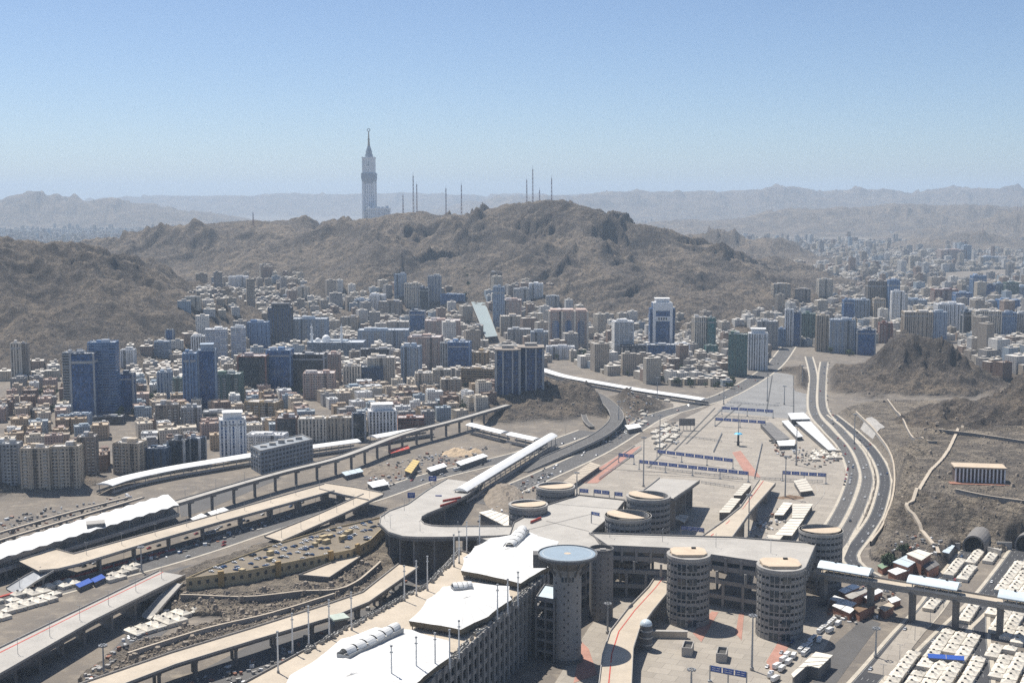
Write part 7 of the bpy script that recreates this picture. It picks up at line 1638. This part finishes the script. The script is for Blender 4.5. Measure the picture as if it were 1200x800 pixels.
def collect():
    r = random.Random(21)
    lines = [(pts, hw + 9) for pts, hw in ROAD_CL] + [([G(a, c)[:2] for a, c in [(118, 568), (200, 548), (300, 532), (420, 516), (504, 501)]], 20), ([G(a, c)[:2] for a, c in [(206, 600), (330, 565), (470, 525), (596, 490)]], 20), ([G(a, c)[:2] for a, c in [(634, 433), (690, 447), (750, 457), (826, 470)]], 22), ([G(559, 351, 42)[:2], G(568, 373, 26)[:2], G(576, 394, 13)[:2]], 24), ([G(a, c)[:2] for a, c in [(576, 396), (572, 410)]], 25)]
    X, Y = np.meshgrid(np.arange(-1500, 2100, 25.0), np.arange(1250, 4400, 27.0)); a = .31
    X = X.ravel(); Y = Y.ravel(); gx = X * math.cos(a) - (Y - 2500) * math.sin(a); gy = X * math.sin(a) + (Y - 2500) * math.cos(a) + 2500
    ok = np.ones(len(X), bool)
    col_i = np.round((X + 1500) / 25).astype(int); row_i = np.round((Y - 1250) / 27).astype(int)
    ok &= (col_i % 10 != 0) & (row_i % 7 != 0)
    Z, K = terrain(gx, gy); ok &= (Z < 90)
    for pts, hw in lines: ok &= dist_line(gx, gy, [tuple(p[:2]) for p in pts])[0] > hw
    for x, y, rr in FOOT: ok &= np.hypot(gx - x, gy - y) > rr + 9
    for i in np.nonzero(ok)[0]:
        px, py = proj(gx[i], gy[i], Z[i])
        if not (-30 < px < 1230) or not any(inpoly(px, py, p) for p in (AREAS if Z[i] < 40 else AREAS[3:])): continue
        if r.random() < .1: continue
        HOUSES.append((gx[i] + r.uniform(-3.5, 3.5), gy[i] + r.uniform(-3.5, 3.5), Z[i], px, py))
    HOUSES.sort(key=lambda h: h[1])
collect()
def nearest_land(x, y):
    return min(LAND, key=lambda l: math.hypot(l[0] - x, (l[1] - y) * .8))
LABELS = set(); NUM = ['two', 'three', 'four', 'five', 'six', 'seven', 'eight', 'nine']
def short(lab):
    w_ = lab.split()
    for stop in (' beside', ' behind', ' before', ' with', ' on ', ' of ', ' in ', ' under', ' joined', ' next', ' between', ' alone', ' above', ' below', ' standing', ' edging', ' reflecting', ' wedged', ' wrapped', ' at ', ' rising', ' cut', ',', ' just', ' by ', ' where', ' directly', ' far ', ' close', ' lower', ' high', ' right', ' beyond', ' attached', ' who'):
        if stop in lab: lab = lab[:lab.index(stop)]
    return ' '.join(lab.split()[:5])
ONES = 'zeroth first second third fourth fifth sixth seventh eighth ninth tenth eleventh twelfth thirteenth fourteenth fifteenth sixteenth seventeenth eighteenth nineteenth'.split()
TENS = {2: 'twent', 3: 'thirt', 4: 'fort', 5: 'fift', 6: 'sixt', 7: 'sevent', 8: 'eight', 9: 'ninet'}
def ordinal(n):
    if n < 20: return ONES[n]
    if n > 99: return 'farthest'
    return TENS[n // 10] + ('ieth' if n % 10 == 0 else 'y-' + ONES[n % 10])
RANK = {}
def rank_houses():
    by = {}
    for i, h in enumerate(HOUSES):
        l = nearest_land(h[0], h[1]); by.setdefault(l[2], []).append((math.hypot(l[0] - h[0], l[1] - h[1]), i, l))
    for v in by.values():
        for k, (d, i, l) in enumerate(sorted(v, key=lambda q: q[0])): RANK[i] = (l, k + 1)
rank_houses()
def house(i, x, y, z):
    r = random.Random(i * 13 + 5); cn, cc = r.choice(COLS); fl = r.choice([3, 3, 4, 4, 5, 5, 6, 7]) if y < 3000 else r.choice([3, 4, 5]); low = y < 2150 and x < 60; fl = min(fl, 5) if low else fl; mid = r.random() < .2 and not low; fl = fl if not mid else r.choice([7, 8, 9]); H = fl * 3.4 * (1.45 if mid else 1); w_, d_ = r.uniform(12, 23), r.uniform(13, 23); a = .31 + (math.pi / 2 if r.random() < .5 else 0) + r.uniform(-.16, .16)
    feat = r.choice(['white water tanks', 'roof stair room', 'bare roof terrace', 'half roof storey', 'dark roof units'])
    l, rank = RANK[i]; rel = ('behind' if y > l[1] else 'before')
    lab = f'{cn} {NUM[fl - 2]} storey house with {feat}, {ordinal(rank)} nearest to the {short(l[2])}'
    if lab in LABELS: lab = lab.replace('nearest to', 'nearest ' + rel)
    if len(lab.replace('-', ' ').split()) > 16: lab = lab.replace(' storey house with ', ' storey house, ')
    if len(lab.replace('-', ' ').split()) > 16: lab = lab.replace(' to the ', ' ')
    LABELS.add(lab)
    t = thing('town_house', lab, 'house', (x, y, z), 'low flat roofed houses of the town')
    wm = facade(cc, (.03, .04, .05), 3.3, 3.0, .36, .42); rm = simple('houseroof_' + cn, tuple(min(.6, c * .7 + r_ ) for c, r_ in zip(cc, (.17, .155, .13))), .9, .25, .2, 1, rand=.3)
    b = MB(); P = rect(x, y, w_, d_, a); b.prism(P, z - 6, z + H, 0, 0); b.build('wall', wm, t)
    b = MB(); b.prism(rect(x, y, w_ - .7, d_ - .7, a), z + H, z + H + .15); b.build('roof', rm, t)
    b = MB()
    for k in range(4): ribbon(b, [P[k], P[(k + 1) % 4]], -.1, .3, z + H + 1.1, 0, 1.3)
    b.build('parapet', simple('trimh_' + cn, cc, .9, .15, .1, 1), t)
    ca, sa = math.cos(a), math.sin(a); L2 = lambda u, v_: (x + u * ca - v_ * sa, y + u * sa + v_ * ca)
    p = L2(r.uniform(-.25, .25) * w_, r.uniform(-.25, .25) * d_); b = MB()
    if feat == 'half roof storey': b.box(p[0], p[1], z + H + .15, w_ * .5, d_ * .6, 3.1, a)
    else: b.box(p[0], p[1], z + H + .15, 3.6, 4.6, 2.7, a)
    b.build('stair_room', wm, t)
    for k in range(2 if feat != 'white water tanks' else 3): p = L2(r.uniform(-.42, .42) * w_, r.uniform(-.42, .42) * d_); b = MB(); b.cyl(p[0], p[1], z + H + .15, z + H + 1.9, .95, n=8); b.build('water_tank', MATS['tank'] if feat != 'dark roof units' else steel, t)
NH = 290
for i, (x, y, z, px, py) in enumerate(HOUSES[:NH]): house(i, x, y, z)
def mass(name, lab, cat, pts, seed, big=0.0, hscale=1.0, zf=None):
    """many far houses as one mesh: five faces each with a window-band shader"""
    r = random.Random(seed); b = MB()
    for (x, y, z) in pts:
        low = y < 2150 and x < 60
        w_, d_ = r.uniform(11, 24), r.uniform(11, 24); h = r.choice([7, 10, 10, 13, 13, 16, 20]) * hscale
        if low: h = min(h, 17)
        if not low and r.random() < big: h *= r.uniform(1.8, 3.2); w_ *= 1.3
        a = .31 + r.uniform(-.2, .2); k = r.choices(range(6), [4, 3, 3, 2, 2, 1])[0]
        b.prism(rect(x, y, w_, d_, a), z - 8, z + h, k, 6 + k % 2)
        b.prism(rect(x + r.uniform(-3, 3), y + r.uniform(-3, 3), w_ * .35, d_ * .4, a), z + h, z + h + 2.8, k, 6)
    ms = [facade(c, (.03, .04, .05), 3.4, 3.4, .4, .42) for c in ((.5, .44, .35), (.4, .34, .27), (.6, .58, .54), (.32, .3, .28), (.3, .22, .17), (.34, .4, .45))] + [simple('far_roof', (.6, .56, .5), .9, .3, .03, .1), simple('far_roof_dark', (.36, .33, .29), .9, .3, .03, .1)]
    tag(b.build(name, ms), lab, cat, kind='stuff')
mass('distant_houses', 'dense mass of low houses filling the town behind the near streets', 'houses', [h[:3] for h in HOUSES[NH:]], 4, .16)
def far_city():
    r = random.Random(8); pts = []; Y = rng.uniform(0, 1, 60000) ** 1.25; yy = 3500 * (14500 / 3500) ** Y; px = rng.uniform(-20, 1220, 60000)
    xx = (px - 600) / F * yy; Z, K = terrain(xx, yy); far = np.clip((yy - 3500) / 4000, 0, 1); Z2 = Z + far * 22 * (fbm(xx, yy, 1500, 4, 91) - .5)
    den = fbm(xx, yy, 900, 4, 55); vis = ((px < 440) & (yy > 5200)) | ((px > 740) & (yy > 3700 + np.clip(1000 - px, 0, 300) * 1.5))
    keep = (K < .35) & (den > .36) & vis
    pts = list(zip(xx[keep], yy[keep], Z2[keep])); pts = pts[:19000]
    mass('distant_city', 'hazy far city of countless small buildings beyond the mountain', 'city', pts, 9, .07, 1.1)
far_city()
# trees
def make_tree(seed):
    r = random.Random(seed); root = thing('street_tree', 'tree', 'tree', (0, 0, 0)); h = 2.6
    b = MB(); b.cyl(0, 0, -.5, h, .32, .2, n=7, cap=False)
    for i in range(5): q = 2 * math.pi * i / 5 + r.random(); b.bar((0, 0, h - .4), (1.7 * math.cos(q), 1.7 * math.sin(q), h + 1.6), .16)
    b.build('trunk', simple('bark', (.12, .085, .06), .95), root)
    b = MB(); blobs = [(r.uniform(-2, 2), r.uniform(-2, 2), h + r.uniform(.6, 3.0), r.uniform(1.0, 1.9)) for _ in range(9)]
    for i in range(520):
        cx, cy_, cz, rr = r.choice(blobs); d = Vector((r.gauss(0, 1), r.gauss(0, 1), r.gauss(0, .8))); d.normalize(); d *= rr * r.random() ** .4; p = Vector((cx, cy_, cz)) + d; s = r.uniform(.22, .5)
        u = Vector((r.gauss(0, 1), r.gauss(0, 1), r.gauss(0, 1))).normalized(); v_ = u.orthogonal().normalized() * s; w_ = u.cross(v_) * .7
        b.face([tuple(p - v_ - w_), tuple(p + v_ - w_), tuple(p + v_ + w_), tuple(p - v_ + w_)])
    b.build('crown', simple('leaf', (.055, .085, .035), .8, .35, .3, 1.2, rand=.5), root)
    return root
trees = [make_tree(i) for i in range(4)]; tn = 0
def plant(px0, py0, rx, ry, n, where):
    global tn
    r = random.Random(int(px0 * 3 + py0))
    for _ in range(n):
        x, y, _z = G(px0 + r.uniform(-rx, rx), py0 + r.uniform(-ry, ry)); z = hz(x, y); lab = f'dark green tree {where}'; s = r.uniform(1.0, 1.9)
        if tn < 4: o = trees[tn]; o.location = (x, y, z); o['label'] = lab; o['group'] = f'trees {where}'[:60]
        else: o = copy_tree(trees[tn % 4], (x, y, z), r.uniform(0, 6), lab, f'trees {where}'[:60])
        o.scale = (s, s, s * r.uniform(.85, 1.15)); tn += 1
for a_ in ((170, 468, 12, 8, 14, 'between the glass complex and the tall blue tower'), (152, 490, 14, 8, 10, 'at the foot of the dark glass complex'), (300, 482, 10, 8, 9, 'beside the tan block with sandy roof'), (472, 478, 14, 8, 14, 'in the hollow above the rail viaduct'), (345, 462, 40, 5, 12, 'along the street below the glass row'), (520, 462, 16, 6, 9, 'on the slope before the beige hollow block'), (690, 418, 22, 7, 14, 'around the triple arched tower'), (760, 440, 40, 10, 14, 'in the walled gardens above the winding canopy'), (850, 452, 14, 5, 8, 'at the foot of the roadside towers'), (985, 414, 16, 3, 9, 'at the highway bend by the towers'), (60, 475, 20, 12, 8, 'between houses before the slim sandy tower'), (650, 418, 6, 4, 4, 'beside the white podium hall'), (1165, 425, 25, 8, 10, 'behind the small dark hill'), (545, 370, 6, 14, 10, 'lining the pale canopy'), (1045, 664, 14, 4, 6, 'by the last highway bend'), (555, 450, 15, 5, 7, 'under the long tan block'), (180, 541, 40, 3, 10, 'behind the long curved walkway canopy'), (400, 512, 30, 3, 8, 'between the striped blocks and the short canopy'), (530, 486, 30, 5, 10, 'beside the rail viaduct end'), (250, 505, 30, 6, 8, 'round the white ribbed tower'), (800, 448, 30, 6, 10, 'along the diagonal road gardens')): plant(*a_)
for o in list(C.objects):                      # protos that never found a place
    if o.parent is None and o.get('label') in ('car', 'tent', 'tree', 'bus', 'truck', 'grey roof air unit'):
        for ch in list(o.children): bpy.data.objects.remove(ch)
        bpy.data.objects.remove(o)
